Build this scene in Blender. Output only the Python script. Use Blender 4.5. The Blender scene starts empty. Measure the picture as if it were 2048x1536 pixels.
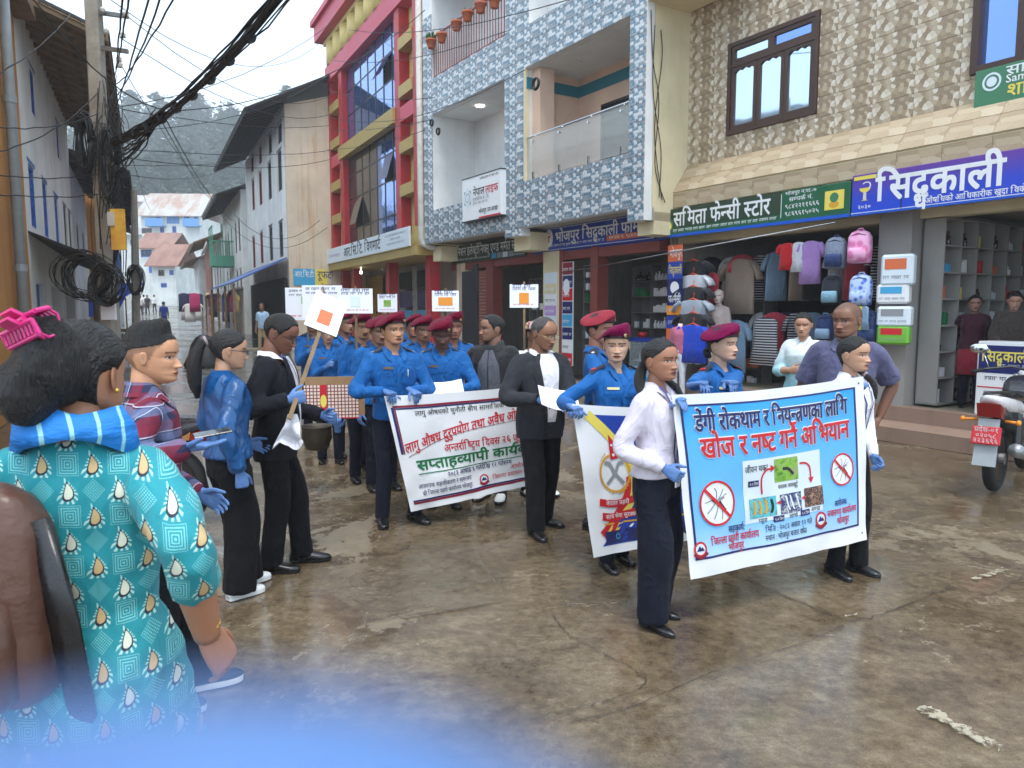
import bpy,bmesh,math,random
import numpy as np
from mathutils import Vector,Matrix,noise as mnoise
random.seed(7)
PI=math.pi
SC=bpy.context.scene
COL=SC.collection
# ------------------------------------------------------------------ camera
CAM_H,FPX,TILT=1.74,1480.0,math.atan(148/1480.0)
cam_d=bpy.data.cameras.new('Camera')
cam_d.sensor_width=36.0
cam_d.lens=36.0*FPX/2048.0
cam_d.clip_start,cam_d.clip_end=0.004,3000.0
cam_d.dof.use_dof=True
cam_d.dof.focus_distance=5.2
cam_d.dof.aperture_fstop=cam_d.lens/3.4
cam=bpy.data.objects.new('Camera',cam_d)
cam.location=(0,0,CAM_H)
cam.rotation_euler=(PI/2-TILT,0,0)
COL.objects.link(cam)
SC.camera=cam
# ------------------------------------------------------------------ world, sun, exposure
SUN_EL,SUN_AZ=math.radians(66),math.radians(172)
wd=bpy.data.worlds.new('World');SC.world=wd;wd.use_nodes=True
_nt=wd.node_tree;_nt.nodes.clear()
_o=_nt.nodes.new('ShaderNodeOutputWorld');_b=_nt.nodes.new('ShaderNodeBackground')
_sky=_nt.nodes.new('ShaderNodeTexSky');_sky.sky_type='NISHITA';_sky.sun_disc=False
_sky.sun_elevation=SUN_EL;_sky.sun_rotation=SUN_AZ
_sky.air_density=1.0;_sky.dust_density=3.0;_sky.ozone_density=1.0
_mx=_nt.nodes.new('ShaderNodeMixRGB');_mx.inputs[0].default_value=0.80
_mx.inputs[2].default_value=(6.4,7.9,9.2,1)
_nt.links.new(_sky.outputs[0],_mx.inputs[1]);_nt.links.new(_mx.outputs[0],_b.inputs[0])
_b.inputs[1].default_value=0.15
_nt.links.new(_b.outputs[0],_o.inputs[0])
sun_d=bpy.data.lights.new('Sun','SUN');sun_d.energy=1.5;sun_d.angle=math.radians(18);sun_d.color=(1.0,0.965,0.92)
sun=bpy.data.objects.new('Sun',sun_d);COL.objects.link(sun)
sun.rotation_euler=(PI/2-SUN_EL,0,PI-SUN_AZ+PI)
sun.rotation_euler=Vector((-math.sin(SUN_AZ)*math.cos(SUN_EL),-math.cos(SUN_AZ)*math.cos(SUN_EL),-math.sin(SUN_EL))).to_track_quat('-Z','Y').to_euler()
vs=SC.view_settings
vs.view_transform='Standard';vs.look='None';vs.gamma=1.0;vs.use_curve_mapping=False
vs.exposure=0.78
SC.cycles.use_denoising=True
SC.cycles.max_bounces=5
SC.cycles.volume_bounces=1
SC.cycles.use_adaptive_sampling=True
SC.cycles.adaptive_threshold=0.03
SC.cycles.transparent_max_bounces=12
# ------------------------------------------------------------------ pixel <-> place (2048 x 1536 photograph)
_c,_s=math.cos(TILT),math.sin(TILT)
def ray(px,py):
 u,v=(px-1024)/FPX,(768-py)/FPX
 return(u,_c+v*_s,-_s+v*_c)
def G(px,py,z=0.0):
 r=ray(px,py);t=(z-CAM_H)/r[2]
 return(r[0]*t,r[1]*t)
def at(px,py,y):
 "point on the sight line at forward distance y"
 r=ray(px,py);t=y/r[1]
 return Vector((r[0]*t,y,CAM_H+r[2]*t))
class Frame:
 "a vertical plane: x runs to the viewer's right along it, y into it, z up"
 def __init__(s,o,d):
  n=math.hypot(*d);s.o=o;s.d=(d[0]/n,d[1]/n);s.n=(-s.d[1],s.d[0])
  s.rz=math.atan2(s.d[1],s.d[0])
 def p(s,px,py,y=0.0):
  r=ray(px,py);ox=s.o[0]+s.n[0]*y;oy=s.o[1]+s.n[1]*y
  dx,dy=s.d;det=-r[0]*dy+dx*r[1]
  t=(-ox*dy+dx*oy)/det
  return((r[0]*t-ox)*dx+(r[1]*t-oy)*dy,CAM_H+r[2]*t)
 def px(s,px,py,y=0.0):return s.p(px,py,y)[0]
 def pz(s,px,py,y=0.0):return s.p(px,py,y)[1]
 def w(s,x,y,z=0.0):
  return Vector((s.o[0]+s.d[0]*x+s.n[0]*y,s.o[1]+s.d[1]*x+s.n[1]*y,z))
 def root(s,name,label,cat,group=None,x=0,y=0,z=0):
  o=empty(name,s.w(x,y,z),s.rz);tag(o,label,cat,group);return o
  # ------------------------------------------------------------------ scene objects
def tag(o,label=None,cat=None,group=None,kind=None):
 if label:o['label']=label
 if cat:o['category']=cat
 if group:o['group']=group
 if kind:o['kind']=kind
 return o
def empty(name,loc=(0,0,0),rz=0.0):
 o=bpy.data.objects.new(name,None);COL.objects.link(o)
 o.location=loc;o.rotation_euler=(0,0,rz);o.empty_display_size=0.1
 return o
def obj(name,me,parent=None,loc=None,rot=None,scale=None):
 o=bpy.data.objects.new(name,me);COL.objects.link(o)
 if parent:o.parent=parent
 if loc is not None:o.location=loc
 if rot is not None:o.rotation_euler=rot
 if scale is not None:o.scale=scale
 return o
def copy_tree(o,parent=None):
 c=o.copy();COL.objects.link(c);c.parent=parent
 for ch in list(o.children):copy_tree(ch,c)
 return c
class MB:
 "collects shapes and links them as one mesh object"
 def __init__(s):s.v=[];s.f=[];s.m=[];s.mi=0;s.col=None
 def add(s,vs,fs):
  k=len(s.v);s.v+=[tuple(v)for v in vs]
  s.f+=[tuple(i+k for i in f)for f in fs];s.m+=[s.mi]*len(fs)
  return k
 def mat(s,i):s.mi=i;return s
 def box(s,x0,x1,y0,y1,z0,z1):
  s.add([(x0,y0,z0),(x1,y0,z0),(x1,y1,z0),(x0,y1,z0),(x0,y0,z1),(x1,y0,z1),(x1,y1,z1),(x0,y1,z1)],[(0,3,2,1),(4,5,6,7),(0,1,5,4),(1,2,6,5),(2,3,7,6),(3,0,4,7)]);return s
 def rbox(s,x0,x1,y0,y1,z0,z1,b=0.01):
  "box with chamfered edges"
  b=min(b,(x1-x0)/2.01,(y1-y0)/2.01,(z1-z0)/2.01)
  vs=[];
  for sx in(0,1):
   for sy in(0,1):
    for sz in(0,1):
     X,Y,Z=(x1 if sx else x0),(y1 if sy else y0),(z1 if sz else z0)
     bx,by,bz=(-b if sx else b),(-b if sy else b),(-b if sz else b)
     vs+=[(X,Y+by,Z+bz),(X+bx,Y,Z+bz),(X+bx,Y+by,Z)]
  bm=bmesh.new();bv=[bm.verts.new(v)for v in vs]
  r=bmesh.ops.convex_hull(bm,input=bv);bm.verts.index_update()
  s.add([v.co[:]for v in bm.verts],[[v.index for v in f.verts]for f in bm.faces]);bm.free();return s
 def obox(s,c,ux,uy,uz):
  "box from centre and three half vectors"
  c,ux,uy,uz=map(Vector,(c,ux,uy,uz));vs=[]
  for k in(-1,1):
   for a,b in((-1,-1),(1,-1),(1,1),(-1,1)):vs.append((c+a*ux+b*uy+k*uz)[:])
  s.add(vs,[(0,3,2,1),(4,5,6,7),(0,1,5,4),(1,2,6,5),(2,3,7,6),(3,0,4,7)]);return s
 def quad(s,*p):s.add(p,[tuple(range(len(p)))]);return s
 def prism(s,poly,y0,y1):
  "polygon in x-z, extruded over y0..y1 (outline counter-clockwise seen from -y)"
  n=len(poly);vs=[(x,y0,z)for x,z in poly]+[(x,y1,z)for x,z in poly]
  s.add(vs,[tuple(range(n)),tuple(range(2*n-1,n-1,-1))]+[(i,i+n,(i+1)%n+n,(i+1)%n)for i in range(n)]);return s
 def loft(s,rings,cap=True,closed=True):
  n=len(rings[0]);vs=[p for r in rings for p in r];fs=[]
  m=n if closed else n-1
  for j in range(len(rings)-1):
   for i in range(m):
    a,b=j*n+i,j*n+(i+1)%n
    fs.append((a,b,b+n,a+n))
  if cap and closed:
   fs.append(tuple(range(n-1,-1,-1)));k=(len(rings)-1)*n;fs.append(tuple(range(k,k+n)))
  s.add(vs,fs);return s
 def tube(s,pts,r,n=8,cap=True,flat=None):
  s.loft(tube_rings(pts,r,n,flat),cap);return s
 def lathe(s,prof,n=16,c=(0,0,0)):
  s.loft([[(c[0]+r*math.cos(2*PI*i/n),c[1]+r*math.sin(2*PI*i/n),c[2]+z)for i in range(n)]for r,z in prof]);return s
 def ball(s,c,r,n=10,m=7):
  rx,ry,rz=r if isinstance(r,(tuple,list))else(r,r,r)
  rings=[]
  for j in range(1,m):
   t=PI*j/m
   rings.append([(c[0]+rx*math.sin(t)*math.cos(2*PI*i/n),c[1]+ry*math.sin(t)*math.sin(2*PI*i/n),c[2]-rz*math.cos(t))for i in range(n)])
  s.loft(rings);return s
 def xf(s,M,k=0):
  for i in range(k,len(s.v)):s.v[i]=(M@Vector(s.v[i]))[:]
  return s
 def mesh(s,name,mats,smooth=False):
  me=bpy.data.meshes.new(name);me.from_pydata(s.v,[],s.f)
  for m in(mats if isinstance(mats,(list,tuple))else[mats]):me.materials.append(MAT[m]if isinstance(m,str)else m)
  if any(s.m):me.polygons.foreach_set('material_index',s.m)
  if smooth:me.polygons.foreach_set('use_smooth',[True]*len(s.f))
  if s.col is not None:
   at_=me.color_attributes.new('Col','FLOAT_COLOR','POINT')
   at_.data.foreach_set('color',[c for v in s.col for c in(v[0],v[1],v[2],1.0)])
  me.update();return me
 def build(s,name,mats,parent=None,smooth=False,loc=None,rot=None):
  return obj(name,s.mesh(name,mats,smooth),parent,loc,rot)
def tube_rings(pts,r,n=8,flat=None):
 pts=[Vector(p)for p in pts];m=len(pts)
 if not isinstance(r,(list,tuple)):r=[r]*m
 T=[]
 for i in range(m):
  a=pts[max(i-1,0)];b=pts[min(i+1,m-1)]
  t=b-a;T.append(t.normalized()if t.length>1e-9 else Vector((0,0,1)))
 up=Vector((0,1,0))if abs(T[0].z)>0.9 else Vector((0,0,1))
 nx=T[0].cross(up).normalized()
 rings=[]
 for i in range(m):
  nx=(nx-T[i]*nx.dot(T[i])).normalized();ny=T[i].cross(nx)
  ra,rb=r[i]if isinstance(r[i],(tuple,list))else(r[i],r[i])
  rings.append([(pts[i]+nx*(ra*math.cos(2*PI*k/n))+ny*(rb*math.sin(2*PI*k/n)))[:]for k in range(n)])
 return rings
def spline(pts,k=6):
 "Catmull-Rom through points of any dimension"
 P=[np.array(p,float)for p in pts];out=[]
 for i in range(len(P)-1):
  p0=P[max(i-1,0)];p1=P[i];p2=P[i+1];p3=P[min(i+2,len(P)-1)]
  for j in range(k):
   t=j/k
   out.append(0.5*(2*p1+(p2-p0)*t+(2*p0-5*p1+4*p2-p3)*t*t+(3*p1-p0-3*p2+p3)*t**3))
 out.append(P[-1]);return out
def interp(z,tab):
 "linear interpolation in a table of rows (z, a, b, ...)"
 if z<=tab[0][0]:return tab[0][1:]
 for i in range(len(tab)-1):
  if z<=tab[i+1][0]:
   t=(z-tab[i][0])/(tab[i+1][0]-tab[i][0])
   return tuple(a+(b-a)*t for a,b in zip(tab[i][1:],tab[i+1][1:]))
 return tab[-1][1:]
def smoothstep(a,b,x):
 t=min(1,max(0,(x-a)/(b-a)));return t*t*(3-2*t)
TMP=bpy.data.scenes.new('workshop')
def evaluated(o):
 TMP.collection.objects.link(o);vl=TMP.view_layers[0];vl.update()
 return bpy.data.meshes.new_from_object(o.evaluated_get(vl.depsgraph))
def remesh(mb,vox,smooth=4,keep=None):
 "fuse overlapping closed shapes into one continuous surface; returns (verts Nx3, faces)"
 me=bpy.data.meshes.new('tmp');me.from_pydata(mb.v,[],mb.f)
 o=bpy.data.objects.new('tmp',me)
 m=o.modifiers.new('r','REMESH');m.mode='VOXEL';m.voxel_size=vox
 if smooth:
  k=o.modifiers.new('s','SMOOTH');k.factor=0.5;k.iterations=smooth
 me2=evaluated(o)
 nv=len(me2.vertices);co=np.empty(nv*3);me2.vertices.foreach_get('co',co)
 fs=[tuple(p.vertices)for p in me2.polygons]
 bpy.data.objects.remove(o);bpy.data.meshes.remove(me);bpy.data.meshes.remove(me2)
 return co.reshape(-1,3),fs
 # ------------------------------------------------------------------ materials
MAT={}
def lin(c):
 def f(v):
  v=v/255.0
  return v/12.92 if v<=0.04045 else((v+0.055)/1.055)**2.4
 return(f(c[0]),f(c[1]),f(c[2]),1.0)
class N:
 "small wrapper round a node tree"
 def __init__(s,name):
  s.m=bpy.data.materials.new(name);s.m.use_nodes=True;s.t=s.m.node_tree;s.t.nodes.clear()
  s.out=s.n('ShaderNodeOutputMaterial');s.p=s.n('ShaderNodeBsdfPrincipled');s.l(s.p.outputs[0],s.out.inputs[0]);MAT[name]=s.m
 def n(s,t,**k):
  x=s.t.nodes.new(t)
  for a,b in k.items():setattr(x,a,b)
  return x
 def l(s,a,b):s.t.links.new(a,b)
 def put(s,sock,v):
  if isinstance(v,bpy.types.NodeSocket):s.l(v,sock)
  else:sock.default_value=v
 def coord(s,kind='Object',scale=None,rot=None,loc=None):
  c=s.n('ShaderNodeTexCoord').outputs[kind]
  if scale is None and rot is None and loc is None:return c
  m=s.n('ShaderNodeMapping');s.l(c,m.inputs[0])
  if scale is not None:m.inputs[3].default_value=scale if isinstance(scale,(tuple,list))else(scale,)*3
  if rot:m.inputs[2].default_value=rot
  if loc:m.inputs[1].default_value=loc
  return m.outputs[0]
 def noise(s,v,scale,detail=4,rough=0.55,dist=0.0,out=0):
  x=s.n('ShaderNodeTexNoise');s.l(v,x.inputs['Vector']);x.inputs['Scale'].default_value=scale
  x.inputs['Detail'].default_value=detail;x.inputs['Roughness'].default_value=rough;x.inputs['Distortion'].default_value=dist
  return x.outputs[out]
 def math(s,op,a,b=0.0,c=None,clamp=False):
  x=s.n('ShaderNodeMath',operation=op,use_clamp=clamp);s.put(x.inputs[0],a);s.put(x.inputs[1],b)
  if c is not None:s.put(x.inputs[2],c)
  return x.outputs[0]
 def sep(s,v):
  x=s.n('ShaderNodeSeparateXYZ');s.l(v,x.inputs[0]);return x.outputs
 def comb(s,a=0.0,b=0.0,c=0.0):
  x=s.n('ShaderNodeCombineXYZ')
  for i,v in enumerate((a,b,c)):s.put(x.inputs[i],v)
  return x.outputs[0]
 def mix(s,f,a,b,mode='MIX'):
  x=s.n('ShaderNodeMixRGB',blend_type=mode);s.put(x.inputs[0],f);s.put(x.inputs[1],a);s.put(x.inputs[2],b);return x.outputs[0]
 def ramp(s,f,stops,const=False):
  x=s.n('ShaderNodeValToRGB');s.l(f,x.inputs[0]);e=x.color_ramp.elements
  if const:x.color_ramp.interpolation='CONSTANT'
  while len(e)<len(stops):e.new(0.5)
  for i,(p,c)in enumerate(stops):e[i].position=p;e[i].color=c if len(c)==4 else(*c,1)
  return x.outputs[0]
 def map(s,v,a,b,c=0.0,d=1.0):
  x=s.n('ShaderNodeMapRange');s.l(v,x.inputs[0])
  for i,k in enumerate((a,b,c,d)):x.inputs[i+1].default_value=k
  return x.outputs[0]
 def bump(s,h,strength=0.3,dist=0.01):
  x=s.n('ShaderNodeBump');x.inputs['Strength'].default_value=strength;x.inputs['Distance'].default_value=dist
  s.l(h,x.inputs['Height']);s.l(x.outputs[0],s.p.inputs['Normal']);return x
 def base(s,c):s.put(s.p.inputs['Base Color'],c)
 def rough(s,r):s.put(s.p.inputs['Roughness'],r)
 def set(s,**k):
  for a,v in k.items():s.put(s.p.inputs[a.replace('_',' ')],v)
  return s
def sc(c,k):return(min(1,c[0]*k),min(1,c[1]*k),min(1,c[2]*k),1.0)
def M(name,col,rough=0.6,var=0.12,vs=6.0,bump=0.15,bs=60.0,metal=0.0,spec=0.5,coat=0.0,dirt=None,emit=0.0,lin_col=False,kind='Object',dist=0.004):
 "plain surface: base colour with slow variation, fine relief and optional dirt"
 a=N(name);c=tuple(col)+(1.0,)if lin_col else lin(col)
 co=a.coord(kind)
 n1=a.noise(co,vs,5,0.6)
 base=a.mix(a.map(n1,0.3,0.7),sc(c,1-var),sc(c,1+var))
 if dirt:
  n2=a.noise(co,dirt[1],6,0.65)
  base=a.mix(a.map(n2,0.48,0.72,0,dirt[2]),base,lin(dirt[0]))
 a.base(base)
 n3=a.noise(co,bs,3,0.6)
 a.rough(a.map(n1,0.3,0.7,max(0.02,rough-0.06),min(1,rough+0.06)))
 if bump:a.bump(n3,bump,dist)
 a.set(Metallic=metal,Specular_IOR_Level=spec)
 if coat:a.set(Coat_Weight=coat,Coat_Roughness=0.1)
 if emit:a.set(Emission_Color=c,Emission_Strength=emit)
 return a
def cloth(name,col,rough=0.75,wr=0.35,ws=9.0,sheen=0.15,var=0.1,spec=0.3,weave=0.1):
 "woven cloth: soft folds and fine weave"
 a=N(name);c=lin(col);co=a.coord('Object');
 f=a.noise(a.coord('Object',(1,1,0.45)),ws,3,0.55,0.6)
 w=a.noise(co,420,1,0.5)
 a.base(a.mix(a.map(a.noise(co,3.0,3),0.3,0.7),sc(c,1-var),sc(c,1+var)))
 g=a.noise(a.coord('Object',(1,1,.7),(.5,.3,.2)),ws*.8,3,.5,1.0);cr=a.math('POWER',a.math('SUBTRACT',1.0,a.math('ABSOLUTE',a.math('SUBTRACT',a.math('MULTIPLY',g,2.0),1.0))),6.0)
 a.bump(a.math('ADD',a.math('ADD',f,a.math('MULTIPLY',cr,.22)),a.math('MULTIPLY',w,weave*0.15)),wr,0.06)
 a.rough(rough);a.set(Specular_IOR_Level=spec,Sheen_Weight=sheen)
 return a
def vcol(name,rough=0.5,spec=0.35,sss=0.0):
 "skin: colours carried by the mesh"
 a=N(name);x=a.n('ShaderNodeVertexColor',layer_name='Col');co=a.coord('Object')
 a.base(a.mix(a.map(a.noise(co,35,3),0.3,0.7,0,0.10),x.outputs[0],(0.28,0.09,0.055,1)))
 a.rough(rough);a.set(Specular_IOR_Level=spec)
 a.bump(a.noise(co,220,2),0.06,0.002)
 if sss:a.set(Subsurface_Weight=sss,Subsurface_Radius=(0.008,0.003,0.0015),Subsurface_Scale=1.0)
 return a
def hairmat(name,col,stretch=(1,1,0.06)):
 a=N(name);c=lin(col);co=a.coord('Object',stretch)
 n1=a.noise(co,260,3,0.6,0.3)
 a.base(a.mix(a.map(n1,.3,.7),sc(c,0.35),sc(c,1.9)));a.rough(a.map(n1,0.3,0.7,0.28,0.7));a.set(Specular_IOR_Level=0.5)
 a.bump(a.math('ADD',n1,a.math('MULTIPLY',a.noise(co,60,3,.6,.5),1.5)),1.0,0.012);return a
vcol('skin',0.46,0.42,.12)
hairmat('hair_black',(24,21,20));hairmat('hair_pulled',(24,21,20),(1,.07,.45));hairmat('hair_grey',(70,66,64));hairmat('hair_brown',(38,28,23))
M('leather_black',(24,23,24),0.28,.1,12,.12,120,spec=.6);M('sole',(20,19,19),.7)
M('sneaker_white',(225,224,222),.55,.05);M('sole_white',(215,214,212),.6,.05);M('sneaker_navy',(38,44,62),.65)
def glove():
 a=N('glove');co=a.coord('Object');c=lin((86,120,172))
 n=a.noise(co,55,3,.6);a.base(a.mix(a.map(n,.3,.7),sc(c,.85),sc(c,1.12)));a.rough(.42);a.set(Specular_IOR_Level=.4);a.bump(n,.35,.006)
glove()
cloth('police_blue',(20,90,156),.68,.55,7,.05,.1,.2);cloth('navy_cloth',(28,32,48),.8,.3);cloth('navy_trousers',(23,26,38),.85,.4,7,.03,spec=.15)
cloth('black_trousers',(23,23,26),.9,.4,7,.02,spec=.12);cloth('dark_pinstripe',(28,28,31),.9,.35,7,.03,spec=.12);cloth('brown_skirt',(82,66,54),.85)
cloth('suit_black',(32,32,37),.9,.35,7,.02,spec=.12);cloth('suit_charcoal',(50,51,56),.9,.35,7,.03,spec=.12)
cloth('shirt_white',(222,220,226),.7,.45,10,.1,.03);cloth('shirt_lilac',(208,200,212),.65,.42,7,.1,.04)
cloth('satin_blue',(14,74,128),.3,.6,5,.0,.25,.55);cloth('polo_slate',(82,82,112),.8,.4,7);cloth('knit_maroon',(66,26,42),.9,.4)
cloth('knit_brown',(60,52,48),.9,.4);cloth('kurti_red',(150,36,52),.8);cloth('red_top',(158,30,44),.8);cloth('track_grey',(84,86,94),.7);cloth('track_black',(30,31,34),.7)
cloth('track_white',(214,214,218),.7);cloth('beret',(102,15,40),.95,.25,14,.05,spec=.1);cloth('beret_wine',(104,10,58),.95,.25,14,.05,spec=.1);cloth('beret_faded',(136,44,56),.95,.25,14,.05,spec=.1)
M('band_black',(18,17,19),.35,.05);M('badge',(150,132,88),.4,.2,60,.6,300,.7);M('brass',(196,160,84),.35,.1,30,.2,200,.8);M('silver',(205,205,208),.3,.08,30,.1,200,.8)
M('belt',(22,21,22),.45);M('button',(214,212,216),.4,.02);M('button_dark',(40,44,60),.4,.02);M('lanyard',(52,60,112),.6,.1);M('card_white',(226,226,230),.35,.03)
M('frame_dark',(26,26,30),.3,.02);M('frame_gold',(180,158,110),.25,.05,metal=.8);M('hair_band',(150,130,132),.6);M('name_gold',(206,196,140),.4,.06);M('name_dark',(96,74,40),.4,.1)
def glass(name,tint,rough=.02,trans=1.0,alpha=.2):
 a=N(name);a.base(lin(tint));a.rough(rough);a.set(Alpha=alpha,Specular_IOR_Level=.6);return a
glass('clear_glass',(225,232,235),.03,1,.12)
M('paper',(232,232,238),.6,.03,4,.1,30);M('cardboard',(150,118,84),.85,.1,10,.2,80)
# ---- masonry, paint, print
def stone_tile(name,sx,sz,seed,cols,edge=(96,80,64),rot=0.0,thr=.035):
 a=N(name);co=a.coord('Object',(sx,1,sz),(0,rot,0),(seed,0,seed*2));x=a.sep(co);c2=a.comb(x[0],x[2],0.0)
 wob=a.noise(c2,1.6,2);c3=a.n('ShaderNodeVectorMath',operation='ADD');a.l(c2,c3.inputs[0]);a.l(a.comb(a.math('MULTIPLY',wob,.35),a.math('MULTIPLY',wob,-.25),0),c3.inputs[1])
 v=a.n('ShaderNodeTexVoronoi',voronoi_dimensions='2D',feature='F1');a.l(c3.outputs[0],v.inputs['Vector']);v.inputs['Scale'].default_value=1;v.inputs['Randomness'].default_value=1
 e=a.n('ShaderNodeTexVoronoi',voronoi_dimensions='2D',feature='DISTANCE_TO_EDGE');a.l(c3.outputs[0],e.inputs['Vector']);e.inputs['Scale'].default_value=1;e.inputs['Randomness'].default_value=1
 r=a.sep(v.outputs['Color'])[0]
 k=1.0/len(cols);col=a.ramp(r,[(i*k,lin(c))for i,c in enumerate(cols)],True)
 gr=a.noise(a.coord('Object',(14,1,34),(0,.6,0)),3.0,5,.65,1.0)
 col=a.mix(a.map(gr,.3,.7,0,.55),col,a.mix(.5,col,lin((108,88,68))),'MIX')
 col=a.mix(a.map(e.outputs[0],0,thr,.75,0),col,lin(edge));inf=a.n('ShaderNodeObjectInfo').outputs['Random'];a.base(a.mix(a.map(inf,0,1,0,.16),col,lin((120,102,82))));a.rough(.42);a.bump(gr,.12,.004);return a
stone_tile('tan_tile',15.5,15.5,4.3,[(216,202,178),(170,148,118),(186,168,142),(228,218,202),(150,130,104),(176,156,130),(220,208,188),(158,138,112),(194,176,150)])
stone_tile('tan_tile_long',4.2,8.5,7.7,[(200,182,154),(184,162,132),(194,174,144),(172,150,120),(206,190,164),(188,166,136)],edge=(150,130,104),rot=.45,thr=.03)
def weave_tile():
 a=N('blue_tile');x=a.sep(a.coord('Object',None,None,(.6,0,.6)))
 v=a.math('MULTIPLY',x[2],18.0);row=a.math('FLOOR',v);fv=a.math('FRACT',v)
 u=a.math('ADD',a.math('MULTIPLY',x[0],12.5),a.math('MULTIPLY',row,.37));cu=a.math('FLOOR',u);fu=a.math('FRACT',u)
 # the print repeats a short cycle of white, blue and grey blocks along a diagonal weave
 wn=a.n('ShaderNodeTexWhiteNoise',noise_dimensions='2D');a.l(a.comb(cu,row,0.0),wn.inputs['Vector']);k=wn.outputs['Value']
 col=a.ramp(k,[(0,lin((206,208,210))),(.2,lin((70,112,134))),(.4,lin((138,138,143))),(.6,lin((214,216,218))),(.8,lin((104,132,148)))],True)
 g=a.noise(a.coord('Object'),60,4,.7,2.0);col=a.mix(a.map(g,.35,.65,0,.28),col,lin((118,116,120)))
 sh=a.math('MULTIPLY',fu,fv);col=a.mix(a.map(sh,0,1,.0,.30),col,lin((246,248,250)))
 ed=a.math('MAXIMUM',a.math('GREATER_THAN',fv,.93),a.math('GREATER_THAN',fu,.95));col=a.mix(a.math('MULTIPLY',ed,.45),col,lin((96,104,112)))
 inf=a.n('ShaderNodeObjectInfo').outputs['Random'];st=a.noise(a.coord('Object',(7,1,.8)),1.5,5,.7);a.base(a.mix(a.math('ADD',a.map(inf,0,1,0,.16),a.map(st,.55,.75,0,.22)),col,lin((98,102,106))));a.rough(.25);a.set(Specular_IOR_Level=.5)
weave_tile()
def plaster(name,col,stain=(120,104,84),amt=.55,rough=.85,drip=True,bump=.35):
 "old lime plaster with patches and rain streaks"
 a=N(name);co=a.coord('Object');c=lin(col)
 n1=a.noise(co,.8,7,.62);st=a.noise(a.coord('Object',(3.2,3.2,.22)),1.2,6,.7);fine=a.noise(co,26,4,.6)
 b=a.mix(a.map(n1,.35,.65),sc(c,.86),sc(c,1.08))
 if drip:b=a.mix(a.map(st,.52,.72,0,amt),b,lin(stain))
 b=a.mix(a.map(a.noise(co,3.7,8,.75),.60,.72,0,amt*.7),b,lin(stain));a.base(b);a.rough(rough);a.bump(a.math('ADD',a.math('MULTIPLY',n1,.6),a.math('MULTIPLY',fine,.4)),bump,.02);return a
plaster('plaster_white',(228,225,219),(150,138,122),.4);plaster('plaster_ochre',(190,130,66),(150,96,46),.5);plaster('plaster_tan',(206,190,168),(176,128,66),.75)
plaster('plaster_cream',(216,202,166),(170,150,116),.18);plaster('plaster_brick',(168,110,92),(120,84,70),.4);plaster('wall_white',(222,222,222),(170,166,160),.15)
plaster('wall_peach',(222,190,168),(200,170,150),.1);plaster('ceil_white',(226,226,224),(200,198,192),.1);plaster('soffit_grey',(176,170,160),(120,110,100),.4);plaster('plinth',(142,116,100),(96,84,72),.5)
plaster('plinth_grey',(146,134,114),(90,82,70),.6);plaster('in_wall',(164,156,148),(80,74,68),.3);plaster('shelf_grey',(150,146,142),(110,106,100),.2);plaster('house_far',(214,216,214),(150,150,146),.4)
M('teal_band',(36,116,132),.6,.06);M('red_paint',(176,40,48),.5,.1,3,.1,30,dirt=((110,40,40),2.0,.4));M('pink_paint',(196,62,84),.5,.08,3,.1,30);M('khaki_paint',(172,146,84),.6,.1,3,.12,30);M('cream_panel',(214,190,118),.6,.08,3,.12,30)
M('purple_glass',(58,36,96),.12,.1,3,0,10);M('blue_paint',(44,92,168),.6,.15,5,.3,40,dirt=((150,150,150),9,.4));M('blue_light',(96,146,200),.6,.1);M('green_paint',(72,142,116),.6,.15,5,.3,40);M('red_wood',(128,40,34),.6,.15,5,.3,40)
M('wood_dark',(64,40,30),.5,.15,8,.3,50);M('wood_grey',(92,84,76),.8,.2,6,.5,40);M('wood_old',(128,104,76),.85,.25,5,.6,30,dirt=((70,56,44),4,.7));M('wood_black',(44,40,38),.8,.2,5,.5,30)
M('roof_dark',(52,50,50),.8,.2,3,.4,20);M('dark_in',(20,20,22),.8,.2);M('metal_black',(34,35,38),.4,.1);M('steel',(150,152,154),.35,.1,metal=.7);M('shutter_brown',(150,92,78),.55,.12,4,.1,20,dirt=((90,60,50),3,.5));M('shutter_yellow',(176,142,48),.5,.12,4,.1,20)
M('frame_maroon',(128,60,54),.55,.12);M('pipe_white',(190,186,178),.5,.1,4,.1,20,dirt=((120,110,96),3,.5));M('pipe_grey',(150,156,158),.45,.1)
M('terracotta',(176,92,58),.8,.12,14,.2,40);M('grille_red',(142,66,60),.5,.1);M('concrete_pole',(150,142,130),.9,.15,5,.5,40,dirt=((96,88,78),3,.6));M('cable_black',(22,22,24),.6,.05);M('cable_grey',(92,92,92),.6,.1)
def tin(name,c1,c2,amt):
 a=N(name);co=a.coord('Object');x=a.sep(co);w=a.math('SINE',a.math('MULTIPLY',x[0],75.0));n1=a.noise(a.coord('Object',(1,.35,.35)),.9,6,.65)
 a.base(a.mix(a.map(n1,.42,.60,0,amt),lin(c1),lin(c2)));a.rough(.5);a.bump(w,.5,.02);a.set(Metallic=.2)
tin('tin_rust',(182,178,172),(166,128,110),.9);tin('tin_brown',(158,116,100),(130,90,76),.9);tin('tin_grey',(176,176,174),(130,118,108),.5)
def mirror(name,col,rough=.03,metal=.85,var=.02):
 a=N(name);a.base(lin(col));a.rough(rough);a.set(Metallic=metal,Specular_IOR_Level=.8);a.bump(a.noise(a.coord('Object'),.9,2),var,.2);return a
mirror('glass_blue',(120,150,214),.03,.8,.03);mirror('glass_dark',(34,40,48),.05,.2);mirror('glass_sky',(196,214,228),.04,.9);mirror('glass_smoke',(70,66,64),.06,.35);mirror('chrome',(206,208,210),.12,1.0)
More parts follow.
